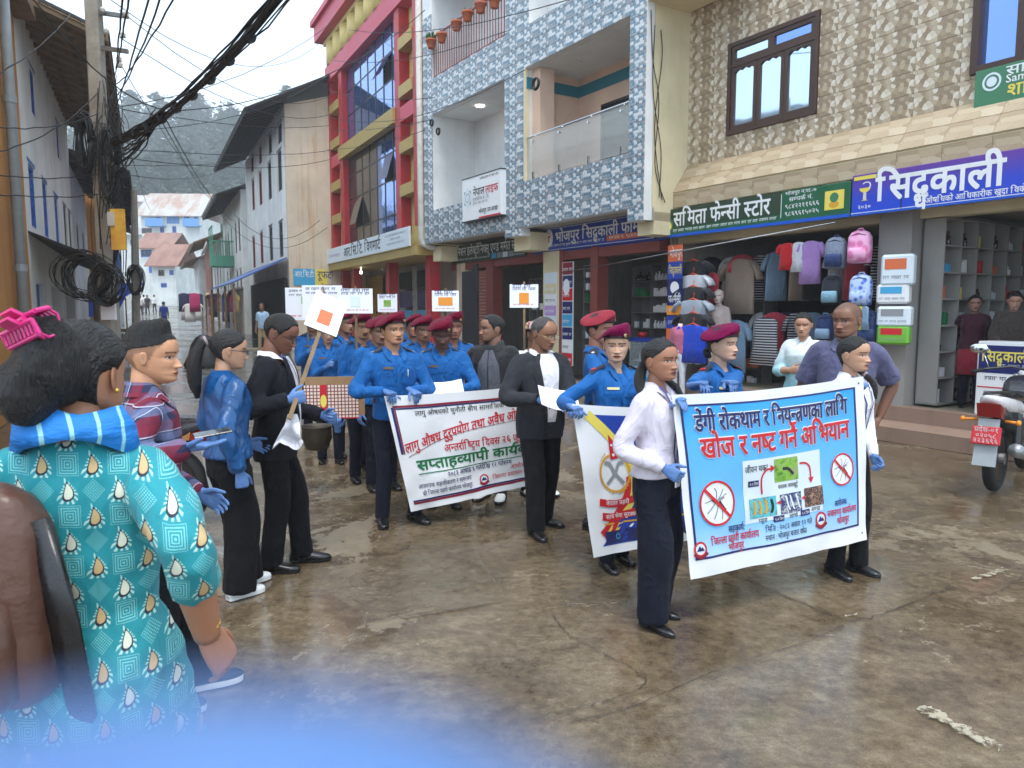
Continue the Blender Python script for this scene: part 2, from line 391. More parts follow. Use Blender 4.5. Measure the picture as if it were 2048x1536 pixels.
glass('glass_rail',(206,210,206),.03,1,.30);glass('glass_counter',(190,205,210),.03,1,.25)
for n,c in dict(v_blue=(26,60,156),v_navy=(22,34,96),v_royal=(20,84,190),v_green=(26,92,62),v_dkgreen=(40,62,44),v_white=(228,228,230),v_black=(30,30,34),v_red=(196,30,40),v_orange=(210,104,62),v_yellow=(226,206,90),v_purple=(78,52,140),v_grey=(140,142,146),v_pale=(212,222,230),v_maroon=(132,28,48),v_bgreen=(60,120,86),v_gold=(210,156,50),v_sky=(64,160,206),v_txtgreen=(26,112,64),v_txtnavy=(30,34,92),v_txtred=(200,32,44),v_lilac=(186,150,206),v_orange2=(226,140,40)).items():M(n,c,.42,.03,3,.03,30)
def grad(name,stops,axis=2,lo=0.0,hi=1.0,rough=.42):
 a=N(name);x=a.sep(a.coord('Object'));a.base(a.ramp(a.map(x[axis],lo,hi),[(p,lin(c))for p,c in stops]));a.rough(rough)
grad('sign_purple',[(0,(18,72,200)),(.4,(40,66,190)),(1,(104,56,140))],2,0,.6);grad('banner_blue',[(0,(196,216,240)),(.3,(120,186,238)),(1,(40,156,236))],2,0,1.0)
M('lamp_on',(255,246,226),.4,0,3,0,10,emit=6.0);M('lamp_off',(214,214,210),.35,.02)
def curtain():
 a=N('curtain_pink');x=a.sep(a.coord('Object'));w=a.math('SINE',a.math('MULTIPLY',x[0],46.0));a.base(a.mix(a.map(w,-1,1,0,.5),lin((196,168,186)),lin((150,122,146))));a.rough(.35)
curtain()
def street():
 a=N('street_wet');co=a.coord('Object');P=a.sep(co)
 big=a.noise(co,.42,5,.6,.4);mid=a.noise(co,1.7,6,.65,.8);fine=a.noise(co,14,8,.75);grit=a.noise(co,120,4,.7);agg=a.n('ShaderNodeTexVoronoi');a.l(co,agg.inputs['Vector']);agg.inputs['Scale'].default_value=85
 streak=a.noise(a.coord('Object',(1,3.2,1),(0,0,.5)),3.0,6,.7,1.5)
 k=a.math('ADD',a.math('ADD',a.math('MULTIPLY',mid,.40),a.math('MULTIPLY',fine,.40)),a.math('MULTIPLY',grit,.20))
 col=a.ramp(k,[(.36,lin((60,49,37))),(.47,lin((92,78,60))),(.55,lin((116,101,80))),(.66,lin((146,131,108)))])
 col=a.mix(a.map(streak,.5,.72,0,.5),col,lin((74,60,44)))
 sp=a.math('MULTIPLY',a.map(agg.outputs['Distance'],.12,.26,1,0),a.math('GREATER_THAN',a.sep(agg.outputs['Color'])[0],.80));col=a.mix(a.math('MULTIPLY',sp,.28),col,a.mix(a.sep(agg.outputs['Color'])[1],lin((50,42,34)),lin((176,166,148))))
 dry=a.map(a.math('ADD',a.noise(co,.55,6,.7,1.2),a.math('MULTIPLY',a.math('SUBTRACT',fine,.5),.22)),.575,.625,0,1);col=a.mix(a.math('MULTIPLY',dry,a.map(grit,.35,.6,.15,.5)),col,lin((150,136,113)))
 far=a.map(P[1],9.0,15.0)
 br=a.n('ShaderNodeTexBrick');br.offset=.37;a.l(a.coord('Object',(1,1,1),(0,0,.53)),br.inputs['Vector'])
 for k,v in(('Scale',1.0),('Mortar Size',.012),('Mortar Smooth',.3),('Brick Width',.85),('Row Height',.36),('Bias',0.0)):br.inputs[k].default_value=v
 br.inputs['Color1'].default_value=lin((116,112,104));br.inputs['Color2'].default_value=lin((92,90,86));br.inputs['Mortar'].default_value=lin((44,42,40))
 col=a.mix(far,col,a.mix(a.map(fine,.3,.7,0,.4),br.outputs[0],lin((130,124,112))));a.base(col)
 film=a.map(a.math('ADD',a.math('ADD',big,a.math('MULTIPLY',mid,.35)),a.math('MULTIPLY',fine,.10)),.73,.92)
 rg=a.math('MAXIMUM',a.math('ADD',.07,a.math('MULTIPLY',film,.36)),a.math('MULTIPLY',dry,.55));rg=a.math('ADD',rg,a.math('MULTIPLY',grit,.08));a.rough(rg)
 h=a.math('ADD',a.math('MULTIPLY',fine,.6),a.math('ADD',a.math('MULTIPLY',grit,.25),a.math('MULTIPLY',mid,.4)))
 h=a.math('ADD',h,a.math('MULTIPLY',far,a.math('MULTIPLY',br.outputs['Fac'],-.6)))
 a.bump(a.math('MULTIPLY',h,a.math('ADD',.10,a.math('MULTIPLY',film,.9))),.55,.02);a.set(Specular_IOR_Level=.6)
street()
def worn(name,col,rough,lo,hi,scale,top=1.0):
 "thin worn layer: breaks up where it has rubbed away"
 a=N(name);co=a.coord('Object');n=a.noise(co,scale,8,.75);a.base(a.mix(a.noise(co,40,4),sc(lin(col),.8),sc(lin(col),1.15)));a.rough(rough);a.set(Alpha=a.map(n,lo,hi,0,top));a.bump(a.noise(co,60,4),.3,.01)
worn('crack',(54,45,35),.45,.36,.56,22,.85);worn('cement_patch',(122,109,88),.14,.40,.62,3.2,.6);worn('paint_old',(172,161,140),.5,.44,.54,14,.9);M('earth',(96,84,66),.9,.2,1.5,.5,12,dirt=((60,70,40),.6,.8))
M('forest',(44,62,44),.9,.25,.5,0,1);M('forest_floor',(46,58,42),.95,.2,.1,0,1);M('bark',(70,58,48),.9,.2,8,.5,40)
M('tarp_blue',(58,86,150),.5,.1,2,.3,8);M('tarp_bright',(30,84,190),.45,.1,2,.4,8);M('tarp_black',(34,36,40),.45,.1,2,.5,7)
M('board_yellow',(206,160,60),.7,.15,5,.3,30,dirt=((190,100,40),4,.6));M('leaf',(60,110,44),.5,.3,20,.1,60);M('twig',(96,80,56),.8,.2)
# ------------------------------------------------------------------ lettering (Devanagari laid out by hand)
GL={}
CONS=set(chr(c)for c in range(0x915,0x93A))
NOSTEM=set('टठडढदहङछ');MIDSTEM=set('कफ')
def glyph(ch,bold):
 k=(ch,bold)
 if k in GL:return GL[k]
 def mk(s_):
  c=bpy.data.curves.new('t','FONT');c.body=s_;c.size=1;c.resolution_u=2;c.offset=bold
  o=bpy.data.objects.new('t',c);me=evaluated(o)
  v=[(p.co.x,p.co.y)for p in me.vertices];f=[tuple(p.vertices)for p in me.polygons]
  bpy.data.objects.remove(o);bpy.data.curves.remove(c);bpy.data.meshes.remove(me);return v,f
 v,f=mk(ch);w=mk(ch+'।')[0];ref=mk('।')[0]
 adv=max(p[0]for p in w)-max(p[0]for p in ref)
 GL[k]=(v,f,adv);return GL[k]
def half(ch,bold):
 k=('h'+ch,bold)
 if k in GL:return GL[k]
 v,f,adv=glyph(ch,bold);cut=adv*.60 if ch in MIDSTEM else adv-.185
 bm=bmesh.new();bv=[bm.verts.new((x,y,0))for x,y in v]
 for q in f:
  try:bm.faces.new([bv[i]for i in q])
  except ValueError:pass
 bmesh.ops.bisect_plane(bm,geom=bm.verts[:]+bm.edges[:]+bm.faces[:],plane_co=(cut,0,0),plane_no=(1,0,0),clear_outer=True)
 bm.verts.index_update();GL[k]=([(p.co.x,p.co.y)for p in bm.verts],[tuple(p.index for p in q.verts)for q in bm.faces],cut);bm.free();return GL[k]
def text2d(s,bold=.008):
 "vertices (x, y, layer) and faces of a line of text, letters 0.62 high, and its width"
 V,F,w=text_raw(s,min(bold,.006));e=bold-.006
 if e<=.002:return[(a,b,0)for a,b in V],F,w
 n=4 if e<.03 else 8;V2,F2=[],[]
 for k in range(n):
  t=2*PI*(k+.5)/n;o=len(V2);V2+=[(a+e*math.cos(t),b+e*math.sin(t),k)for a,b in V];F2+=[tuple(i+o for i in q)for q in F]
 return V2,F2,w
def text_raw(s,bold):
 V,F=[],[];x=0.0
 def put(g,dx,k=1.0,dy=0.0,mir=False):
  n=len(V);V.extend(((dx+(-px if mir else px)*k,dy+py*k))for px,py in g[0]);F.extend(tuple(i+n for i in(q[::-1]if mir else q))for q in g[1])
 def poly(pts):
  n=len(V);V.extend(pts);F.append(tuple(range(n,n+len(pts))))
 i=0
 while i<len(s):
  c=s[i]
  if c not in CONS:
   g=glyph(c,bold)if c!=' ' else([],[],.28);put(g,x);x+=g[2];i+=1;continue
  cl=[c];i+=1
  while i+1<len(s)and s[i]=='्' and s[i+1]in CONS:cl.append(s[i+1]);i+=2
  vir=i<len(s)and s[i]=='्'
  if vir:i+=1
  mat=[]
  while i<len(s)and('ऀ'<=s[i]<='ः' or 'ा'<=s[i]<='ौ')and s[i]!='्':mat.append(s[i]);i+=1
  reph=len(cl)>1 and cl[0]=='र'
  if reph:cl=cl[1:]
  rak=len(cl)>1 and cl[-1]=='र'
  if rak:cl=cl[:-1]
  if 'ि' in mat:g=glyph('ि',bold);put(g,x);x+=g[2];mat.remove('ि')
  bx=x
  for j,k in enumerate(cl):
   if j<len(cl)-1 and k not in NOSTEM:g=half(k,bold);put(g,x);x+=g[2]
   elif j>0 and cl[j-1]in NOSTEM:g=glyph(k,bold);put(g,x-g[2]*.72,.62,-.36)
   else:g=glyph(k,bold);put(g,x);bx=x;x+=g[2]
  if rak:
   if cl[-1]in NOSTEM:m=(bx+x)/2;poly([(m-.18,-.22),(m,-.03),(m,-.11),(m-.14,-.26)]);poly([(m,-.03),(m+.18,-.22),(m+.14,-.26),(m,-.11)])
   else:m=x-.12;poly([(m-.30,.02),(m-.02,.24),(m-.02,.34),(m-.34,.09)])
  if vir:put(glyph('्',bold),x)
  for k in mat:g=glyph(k,bold);put(g,x);x+=g[2]
  if reph:g=glyph('े',bold);xs=[p[0]for p in g[0]];put(g,x+min(xs)-.02+.0,1.0,0,True)
 return V,F,x
def lettering(parent,s,x,z,size,mat,y=-.004,width=None,align='L',bold=.008,fn=None,name='lettering',slope=0.0):
 "one line of text on a board: x to the right, z up, letters 'size' high"
 V,F,w=text2d(s,bold);k=size/.62;kx=k
 if width:kx=width/w
 tw=w*kx;x0=x-(tw if align=='R' else tw/2 if align=='C' else 0)
 mb=MB()
 if fn:mb.add([fn(x0+a*kx,z+b*k,y+l*.0003)for a,b,l in V],F)
 else:mb.add([(x0+a*kx,y+l*.0003,z+b*k)for a,b,l in V],F)
 return tag(mb.build(name,mat,parent),kind='stuff')
def scribble(parent,x0,x1,z,size,mat,y=-.004,fn=None):
 "small print too fine to read in the photograph: a row of word-like strokes"
 mb=MB();x=x0;r=random.Random(int((x0+z)*1000))
 def q(a,b,c,d):
  p=[(a,y,c),(b,y,c),(b,y,d),(a,y,d)]
  mb.quad(*([fn(u[0],u[2],y)for u in p]if fn else p))
 while x<x1-size:
  w=min(r.uniform(1.2,3.6)*size,x1-x);q(x,x+w,z+size*.8,z+size*.95)
  k=x+size*.15
  while k<x+w-size*.2:
   hgt=r.uniform(.0,.3);q(k,k+size*.14,z+size*hgt,z+size*.8)
   if r.random()<.6:q(k-size*.2,k+size*.05,z+size*.35,z+size*.48)
   k+=size*r.uniform(.35,.6)
  x+=w+size*.5
 if mb.f:return tag(mb.build('small_print',mat,parent),kind='stuff')
 # ------------------------------------------------------------------ building kit
def holes_wall(mb,x0,x1,z0,z1,holes,y0,y1):
 "wall slab with rectangular openings"
 xs=sorted({x0,x1}|{v for h in holes for v in h[:2]if x0<v<x1});zs=sorted({z0,z1}|{v for h in holes for v in h[2:4]if z0<v<z1})
 for j in range(len(zs)-1):
  a=None
  for i in range(len(xs)):
   solid=i<len(xs)-1 and not any(h[0]<=(xs[i]+xs[i+1])/2<=h[1]and h[2]<=(zs[j]+zs[j+1])/2<=h[3]for h in holes)
   if solid and a is None:a=xs[i]
   if not solid and a is not None:mb.box(a,xs[i],y0,y1,zs[j],zs[j+1]);a=None
 return mb
TM={}
def tiles(root,x0,x1,z0,z1,tw,th,y,mat,holes=(),gap=.004,d=.012,ox=0,oz=0,name='tile',place=None,stag=0.0,only=None):
 "wall tiles, one object each; pieces cut at the openings"
 j=0;nz=int(math.ceil((z1-z0)/th));n=0
 for j in range(nz):
  for i in range(-1,int(math.ceil((x1-x0)/tw))+1):
   cx0=x0+i*tw+(stag*tw if j%2 else 0);cz0=z0+j*th
   rs=[(max(cx0,x0),min(cx0+tw,x1),cz0,min(cz0+th,z1))]
   if rs[0][1]-rs[0][0]<.02:continue
   for h in holes:
    nr=[]
    for a,b,c,e in rs:
     if h[0]>=b or h[1]<=a or h[2]>=e or h[3]<=c:nr.append((a,b,c,e));continue
     if h[0]>a:nr.append((a,h[0],c,e))
     if h[1]<b:nr.append((h[1],b,c,e))
     a2,b2=max(a,h[0]),min(b,h[1])
     if h[2]>c:nr.append((a2,b2,c,h[2]))
     if h[3]<e:nr.append((a2,b2,h[3],e))
    rs=nr
   mx,mz=cx0+tw/2,cz0+th/2
   for a,b,c,e in rs:
    if b-a<.03 or e-c<.03:continue
    key=(mat,d,round(a-mx,3),round(b-mx,3),round(c-mz,3),round(e-mz,3))
    if key not in TM:
     mb=MB();g=gap/2;k=.003
     A,B,C,D=a-mx+g,b-mx-g,c-mz+g,e-mz-g
     mb.add([(A,0,C),(B,0,C),(B,0,D),(A,0,D),(A,-d+k,C),(B,-d+k,C),(B,-d+k,D),(A,-d+k,D),(A+k,-d,C+k),(B-k,-d,C+k),(B-k,-d,D-k),(A+k,-d,D-k)],[(8,9,10,11),(4,5,9,8),(5,6,10,9),(6,7,11,10),(7,4,8,11),(0,1,5,4),(1,2,6,5),(2,3,7,6),(3,0,4,7)])
     TM[key]=mb.mesh(name,mat)
    o=obj(name,TM[key],root)
    if place:place(o,mx,mz)
    else:o.location=(mx,y,mz)
    n+=1
 return n
def window(root,x0,x1,z0,z1,y=0.0,fr='wood_dark',pane='glass_dark',bars=(1,),rows=(),fw=.06,depth=.10,sill=None,out=.02,inner=True):
 "framed window with separate panes; bars and rows are fractions of the opening"
 mb=MB();a=y-out;b=y+depth
 mb.box(x0,x0+fw,a,b,z0,z1);mb.box(x1-fw,x1,a,b,z0,z1);mb.box(x0+fw,x1-fw,a,b,z0,z0+fw);mb.box(x0+fw,x1-fw,a,b,z1-fw,z1)
 xs=[x0+fw]+[x0+(x1-x0)*f for f in bars if f<1]+[x1-fw];zs=[z0+fw]+[z0+(z1-z0)*f for f in rows]+[z1-fw]
 t=fw*.45
 for v in xs[1:-1]:mb.box(v-t,v+t,a+.006,b-.006,z0+fw,z1-fw)
 for v in zs[1:-1]:
  for i in range(len(xs)-1):mb.box(xs[i]+(t if i else 0),xs[i+1]-(t if i<len(xs)-2 else 0),a+.008,b-.008,v-t,v+t)
 w=mb.build('window',fr,root)
 for i in range(len(xs)-1):
  for j in range(len(zs)-1):
   p=MB();p.box(xs[i]-.01,xs[i+1]+.01,y+depth*.45,y+depth*.55,zs[j]-.01,zs[j+1]+.01);p.build('pane',pane,w)
 if sill:
  s_=MB();s_.rbox(x0-.05,x1+.05,y-.10,y+.02,z0-.06,z0,.008);s_.build('sill',sill,w)
 return w
def old_window(root,x0,x1,z0,z1,y,fr,shut='dark_in',lintel=True,cross=True):
 "deep wooden window of an old house: frame, lintel board, two leaves"
 mb=MB();f=.07
 mb.box(x0,x0+f,y-.03,y+.12,z0,z1);mb.box(x1-f,x1,y-.03,y+.12,z0,z1);mb.box(x0+f,x1-f,y-.03,y+.12,z0,z0+f);mb.box(x0+f,x1-f,y-.03,y+.12,z1-f,z1)
 if lintel:mb.box(x0-.12,x1+.12,y-.06,y+.02,z1+.002,z1+.09)
 w=mb.build('window',fr,root);m=(x0+x1)/2;g=MB()
 for a,b in((x0+f,m-.005),(m+.005,x1-f)):
  q=MB();q.box(a,b,y+.03,y+.06,z0+f,z1-f);q.build('shutter',shut,w)
 if cross:
  q=MB();q.box(x0+f,x1-f,y+.005,y+.028,z0+(z1-z0)*.68,z0+(z1-z0)*.73);q.box(m-.02,m+.02,y+.005,y+.028,z0+f,z1-f);q.build('crossbar',fr,w)
 return w
def railing(root,pts,z0,z1,mat,step=.12,r=.011,name='railing'):
 mb=MB();mb.tube([(x,y,z1)for x,y in pts],.022,8);mb.tube([(x,y,z0)for x,y in pts],.015,6)
 rl=mb.build(name,mat,root)
 for(xa,ya),(xb,yb)in zip(pts,pts[1:]):
  L=math.hypot(xb-xa,yb-ya);n=max(1,int(L/step))
  key=('bar',mat,round(z1-z0,3),r)
  if key not in TM:
   b=MB();b.tube([(0,0,0),(0,0,z1-z0)],r,6);TM[key]=b.mesh('baluster',mat)
  for i in range(n+1):obj('baluster',TM[key],rl,(xa+(xb-xa)*i/n,ya+(yb-ya)*i/n,z0))
 return rl
def shutter(root,x0,x1,z0,z1,y,mat,pitch=.085,name='shutter'):
 "roller shutter of curved slats"
 mb=MB();n=int((z1-z0)/pitch);rows=[]
 for i in range(n):
  z=z0+i*pitch
  for q,dy in((0,0),(.25,-.014),(.5,-.02),(.75,-.014),(.97,0)):rows.append([(x0,y+dy,z+q*pitch),(x1,y+dy,z+q*pitch)])
 mb.loft(rows,cap=False,closed=False)
 return tag(mb.build(name,mat,root),kind='stuff')
def eaves(root,x0,x1,z,out,rise,mat_r,mat_p,thick=.05,n=None,y0=0.0,roofmat='roof_dark',back=3.0,plank=.0):
 "sloping eave: boarding, one rafter each, roof sheet on top"
 zb=z+rise;zf=z
 def at_(y,dz):return z+rise*(y+out)/(out)+dz
 rf=MB();ext=back
 rf.add([(x0,-out-.06,at_(-out-.06,.06)),(x1,-out-.06,at_(-out-.06,.06)),(x1,ext,at_(ext,.06)),(x0,ext,at_(ext,.06)),(x0,-out-.06,at_(-out-.06,.12)),(x1,-out-.06,at_(-out-.06,.12)),(x1,ext,at_(ext,.12)),(x0,ext,at_(ext,.12))],[(0,3,2,1),(4,5,6,7),(0,1,5,4),(1,2,6,5),(2,3,7,6),(3,0,4,7)])
 roof=rf.build('roof',roofmat,root)
 L=x1-x0;k=max(3,int(out/.22))
 for i in range(k):
  ya,yb=-out+out*i/k,-out+out*(i+1)/k-.012;b=MB()
  b.add([(x0+.01,ya,at_(ya,.02)),(x1-.01,ya,at_(ya,.02)),(x1-.01,yb,at_(yb,.02)),(x0+.01,yb,at_(yb,.02)),(x0+.01,ya,at_(ya,.05)),(x1-.01,ya,at_(ya,.05)),(x1-.01,yb,at_(yb,.05)),(x0+.01,yb,at_(yb,.05))],[(0,3,2,1),(4,5,6,7),(0,1,5,4),(1,2,6,5),(2,3,7,6),(3,0,4,7)]);b.build('board',mat_p,roof)
 n=n or int(L/.6)
 r=MB();w=.045
 r.add([(-w,-out,at_(-out,-.07)),(w,-out,at_(-out,-.07)),(w,.1,at_(.1,-.07)),(-w,.1,at_(.1,-.07)),(-w,-out,at_(-out,.018)),(w,-out,at_(-out,.018)),(w,.1,at_(.1,.018)),(-w,.1,at_(.1,.018))],[(0,3,2,1),(4,5,6,7),(0,1,5,4),(1,2,6,5),(2,3,7,6),(3,0,4,7)]);me=r.mesh('rafter',mat_r)
 for i in range(n):obj('rafter',me,roof,(x0+.1+(L-.2)*i/max(1,n-1),0,0))
 f=MB();f.box(x0,x1,-out-.03,-out,at_(-out,-.09),at_(-out,.055));f.build('fascia_board',mat_r,roof)
 return roof
 # ------------------------------------------------------------------ right side of the street
_d=(.5318,-.8469)
FR=Frame((5.422-4.12*_d[0],10.464-4.12*_d[1]),_d)
r1=FR.root('tiled_building','beige stone-tiled building with brown windows above the fancy store and pharmacy','building')
WIN=(.93,2.70,4.73,6.25);WIN2=(4.93,7.0,4.71,7.0)
mb=MB();holes_wall(mb,0,8.6,4.20,10,[WIN,WIN2],.0,.25);mb.box(0,8.6,.25,.3,4.2,10);mb.build('wall','plaster_cream',r1)
tiles(r1,.0,7.2,4.36,7.36,.60,.30,0,'tan_tile',[WIN,WIN2])
# brown window with three leaves and two top lights
w=window(r1,*WIN,0,'wood_dark','glass_sky',(),(),.07,.10,None,.045)
for c in list(w.children):bpy.data.objects.remove(c)
def leaf(x0,x1,z0,z1,pane,scal=True):
 mb=MB();f=.062;y0,y1=-.03,.03
 mb.box(x0,x0+f,y0,y1,z0,z1);mb.box(x1-f,x1,y0,y1,z0,z1);mb.box(x0+f,x1-f,y0,y1,z0,z0+f)
 top=[(x0+f,z1)]+[(x0+f+(x1-x0-2*f)*i/12,z1-f*(1.5-.5*abs(math.sin(i/12*PI*3))-.5*math.sin(i/12*PI))if scal else z1-f)for i in range(13)]+[(x1-f,z1)]
 mb.prism(top,y0,y1);l_=mb.build('window_leaf','wood_dark',w)
 p=MB();p.box(x0+f-.01,x1-f+.01,.0,.012,z0+f-.01,z1-f*.6);p.build('pane',pane,l_)
a0,a1,b0,b1=WIN
for i in range(3):leaf(a0+.075+(a1-a0-.15)/3*i+.004,a0+.075+(a1-a0-.15)/3*(i+1)-.004,b0+.075,b0+1.10,'glass_sky')
mb=MB();mb.box(a0+.07,a1-.07,-.04,.09,b0+1.105,b0+1.165);mb.build('transom','wood_dark',w)
for i in range(2):leaf(a0+.08+(a1-a0-.16)/2*i,a0+.08+(a1-a0-.16)/2*(i+1),b0+1.17,b1-.075,('glass_sky','glass_blue')[i],False)
window(r1,*WIN2,0,'wood_dark','glass_blue',(.27,.52),(),.09,.12,None,.05)
# flared band and fascia over the signs
mb=MB();mb.add([(0,0,4.36),(8.6,0,4.36),(8.6,-.35,3.86),(0,-.35,3.86),(0,.2,4.30),(8.6,.2,4.30),(8.6,.2,3.6),(0,.2,3.6)],[(0,3,2,1),(0,1,5,4),(4,5,6,7),(3,7,6,2),(0,4,7,3),(1,2,6,5)]);mb.build('flared_band','plaster_cream',r1)
ang=math.atan2(.35,.50)
def flare(o,mx,mz):q=mz/.61;o.location=(mx,-.35*(1-q),3.86+.50*q);o.rotation_euler=(-ang,0,0)
tiles(r1,0,7.2,0,.61,.60,.305,0,'tan_tile_long',place=flare)
mb=MB();mb.box(0,8.6,-.335,.2,3.585,3.855);mb.build('fascia','plaster_cream',r1)
tiles(r1,0,7.2,3.59,3.84,.60,.25,-.335,'tan_tile_long')
mb=MB();mb.box(-.05,.12,-.33,.0,3.2,3.58);mb.build('beam_end','tan_tile_long',r1);mb=MB();mb.box(3.14,3.46,-.33,.0,3.40,3.58);mb.build('beam_end','tan_tile_long',r1)
mb=MB();mb.box(-.45,8.6,.201,.45,3.0,4.2);mb.build('lintel_wall','plaster_cream',r1)
# shops: floor, walls, ceiling
mb=MB();mb.box(-.45,8.6,0.1,4.5,.0,.38);mb.build('shop_floor','plinth_grey',r1)
mb=MB();mb.box(-.45,8.6,-.12,.1,.0,.395);mb.build('plinth_edge','plinth',r1)
mb=MB();mb.box(.3,8.6,-.75,-.12,.0,.19);mb.build('step','plinth',r1)
mb=MB();mb.box(-.45,8.6,4.0,4.2,.38,3.3);mb.box(-.5,-.40,.12,4.0,.38,3.3);mb.box(8.5,8.6,.1,4,.38,3.3);mb.build('shop_wall','in_wall',r1)
mb=MB();mb.box(-.45,8.6,-.2,4.2,3.12,3.3);mb.build('ceiling','soffit_grey',r1)
mb=MB();mb.box(3.78,4.26,.02,4.0,.38,3.12);mb.build('partition','shelf_grey',r1)
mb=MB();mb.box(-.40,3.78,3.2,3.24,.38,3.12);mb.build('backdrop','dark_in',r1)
# ---- blue tiled building
FB=Frame(FR.w(0,-1.05)[:2],_d)
r2=FB.root('balcony_building','blue and white tiled building with recessed balconies and a glass railing','building')
X0=-8.98
HA=(-3.85,-.43,4.57,6.96);HB=(-8.42,-4.71,4.45,6.96);HC=(-8.42,-4.66,7.90,10.2);HD=(-3.72,-.43,7.84,10.2)
HS=[HA,HB,HC,HD]
mb=MB();holes_wall(mb,X0,0,3.57,11,HS,0,.18);mb.box(-4.70,-4.04,0,.25,3.40,3.57);mb.box(-.43,0,0,.25,3.34,3.57);mb.build('wall','wall_white',r2)
tiles(r2,X0,0,3.57,9.57,.60,.30,0,'blue_tile',HS)
tiles(r2,-4.70,-4.04,3.40,3.57,.66,.17,0,'blue_tile');tiles(r2,-.43,0,3.34,3.57,.43,.23,0,'blue_tile')
mb=MB();mb.box(-.2,-.0,.19,6,3.34,11);mb.build('side_wall','plaster_cream',r2)
mb=MB();mb.box(.0,1.7,.02,1.0,7.06,7.3);mb.box(.0,1.7,-.0,.02,7.06,8.6);mb.build('side_balcony','plaster_cream',r2)
mb=MB();mb.box(X0,-.2,.19,6,3.60,3.8);mb.build('slab','soffit_grey',r2)
for a,b in((-4.70,-4.04),(-.43,-.0),(X0,X0+.5)):
 mb=MB();mb.box(a,b,.25,.85,3.10,3.50);mb.build('beam','plaster_cream',r2)
def niche(h,depth,wall,ceil,floor='soffit_grey',band=None,nm='balcony'):
 x0,x1,z0,z1=h;mb=MB()
 mb.box(x0-.08,x0,.18,depth,z0,z1);mb.box(x1,x1+.08,.18,depth,z0,z1);mb.box(x0-.08,x1+.08,depth,depth+.1,z0,z1)
 n=mb.build(nm,wall,r2)
 c=MB();c.box(x0,x1,.18,depth,z1-.01,z1+.1);c.build('ceiling',ceil,n)
 c=MB();c.box(x0,x1,.18,depth,z0-.1,z0+.01);c.build('floor',floor,n)
 if band:
  c=MB();c.box(x0+.002,x1-.002,depth-.02,depth-.002,z1-.42,z1-.18);c.box(x0+.001,x0+.02,.02,depth-.02,z1-.42,z1-.18);c.build('colour_band',band,n)
 return n
nA=niche(HA,1.45,'wall_peach','ceil_white',band='teal_band');nB=niche(HB,1.3,'wall_white','ceil_white');nC=niche(HC,1.2,'wall_white','ceil_white');nD=niche(HD,.5,'wall_white','ceil_white')
mb=MB();mb.box(HA[0]+.0,HA[0]+.30,.18,.55,HA[2],HA[3]-.02);mb.build('column','wall_peach',nA)
window(nA,-2.95,-.62,4.60,6.18,1.40,'metal_black','glass_smoke',(.52,),(.78,),.06,.05,None,.03)
window(nB,-6.2,-4.72,4.5,6.05,1.26,'metal_black','curtain_pink',(.68,),(),.07,.05,None,.03)
window(nC,-6.1,-4.9,7.95,10,1.16,'wood_dark','grille_red',(.5,),(),.08,.05,None,.03)
for n,pts in((nA,((-1.1,.7),(-2.9,.7))),(nB,((-6.9,.6),))):
 for x,y in pts:
  m=MB();m.lathe([(.085,0),(.105,.0),(.105,.02),(.085,.02)],20);m.lathe([(.001,.012),(.084,.012),(.084,.02),(.001,.02)],20);m.build('downlight',('lamp_off','lamp_on')[n is nB],n,False,(x,y,6.925))
  # glass railing of the right balcony
mb=MB();mb.box(HA[0]+.02,HA[1]-.02,.03,.045,HA[2]+.03,HA[2]+.88);gr=mb.build('railing','glass_rail',r2)
mb=MB();mb.tube([(HA[0],.037,HA[2]+.91),(HA[1],.037,HA[2]+.91)],.025,10);mb.build('handrail','chrome',gr)
for i in range(4):
 x=HA[0]+.25+(HA[1]-HA[0]-.5)*i/3;m=MB();m.box(x-.02,x+.02,.02,.06,HA[2]+.0,HA[2]+.16);m.build('clamp','chrome',gr)
 m=MB();m.tube([(x,.0,HA[2]+.80),(x,.06,HA[2]+.80)],.022,10);m.build('bolt','chrome',gr)
for x in(HA[0]-.03,):
 mb=MB();mb.box(x,x+.035,-.03,.10,HA[2],HA[3]-.0);mb.build('edge_trim','plaster_cream',r2)
railing(r2,[(HC[0]+.02,.05),(HC[1]-.02,.05)],7.95,8.98,'grille_red',.125,.012)
# white downpipe at the left corner
mb=MB();mb.tube([(X0-.12,-.06,11),(X0-.12,-.06,3.75),(X0-.10,-.03,3.60),(X0-.0,.12,3.50),(X0+.25,.6,3.42)],.085,12)
mb.build('downpipe','pipe_white',r2,True)
# ---- ground floor of the blue building (plane of the shop fronts)
GY=.80
mb=MB();mb.box(X0,-.45,GY-.30,GY+3.6,0,.16);mb.build('shop_floor','plinth_grey',r2)
gx=lambda p:FB.p(p,620,GY)[0]
mb=MB();mb.box(X0,-.45,GY+3.2,GY+3.4,.16,3.3);mb.box(X0,X0+.12,GY+.2,GY+3.2,.16,3.3);mb.build('shop_wall','in_wall',r2)
pil=[(914,930,'plaster_tan'),(972,986,'frame_maroon'),(1086,1118,'plaster_cream'),(1118,1126,'frame_maroon'),(1180,1194,'frame_maroon')]
for a,b,m in pil:
 mb=MB();mb.box(gx(a),gx(b),GY,GY+.3,.16,3.12);mb.build('pillar',m,r2)
mb=MB();mb.box(X0,-.45,GY+.02,GY+.3,2.86,3.3);mb.build('lintel','frame_maroon',r2)
shutter(r2,gx(930),gx(972),.16,2.86,GY+.12,'shutter_brown')
mb=MB();mb.box(gx(1086),gx(1088),GY+.3,GY+3.2,.16,3.2);mb.build('partition','in_wall',r2)
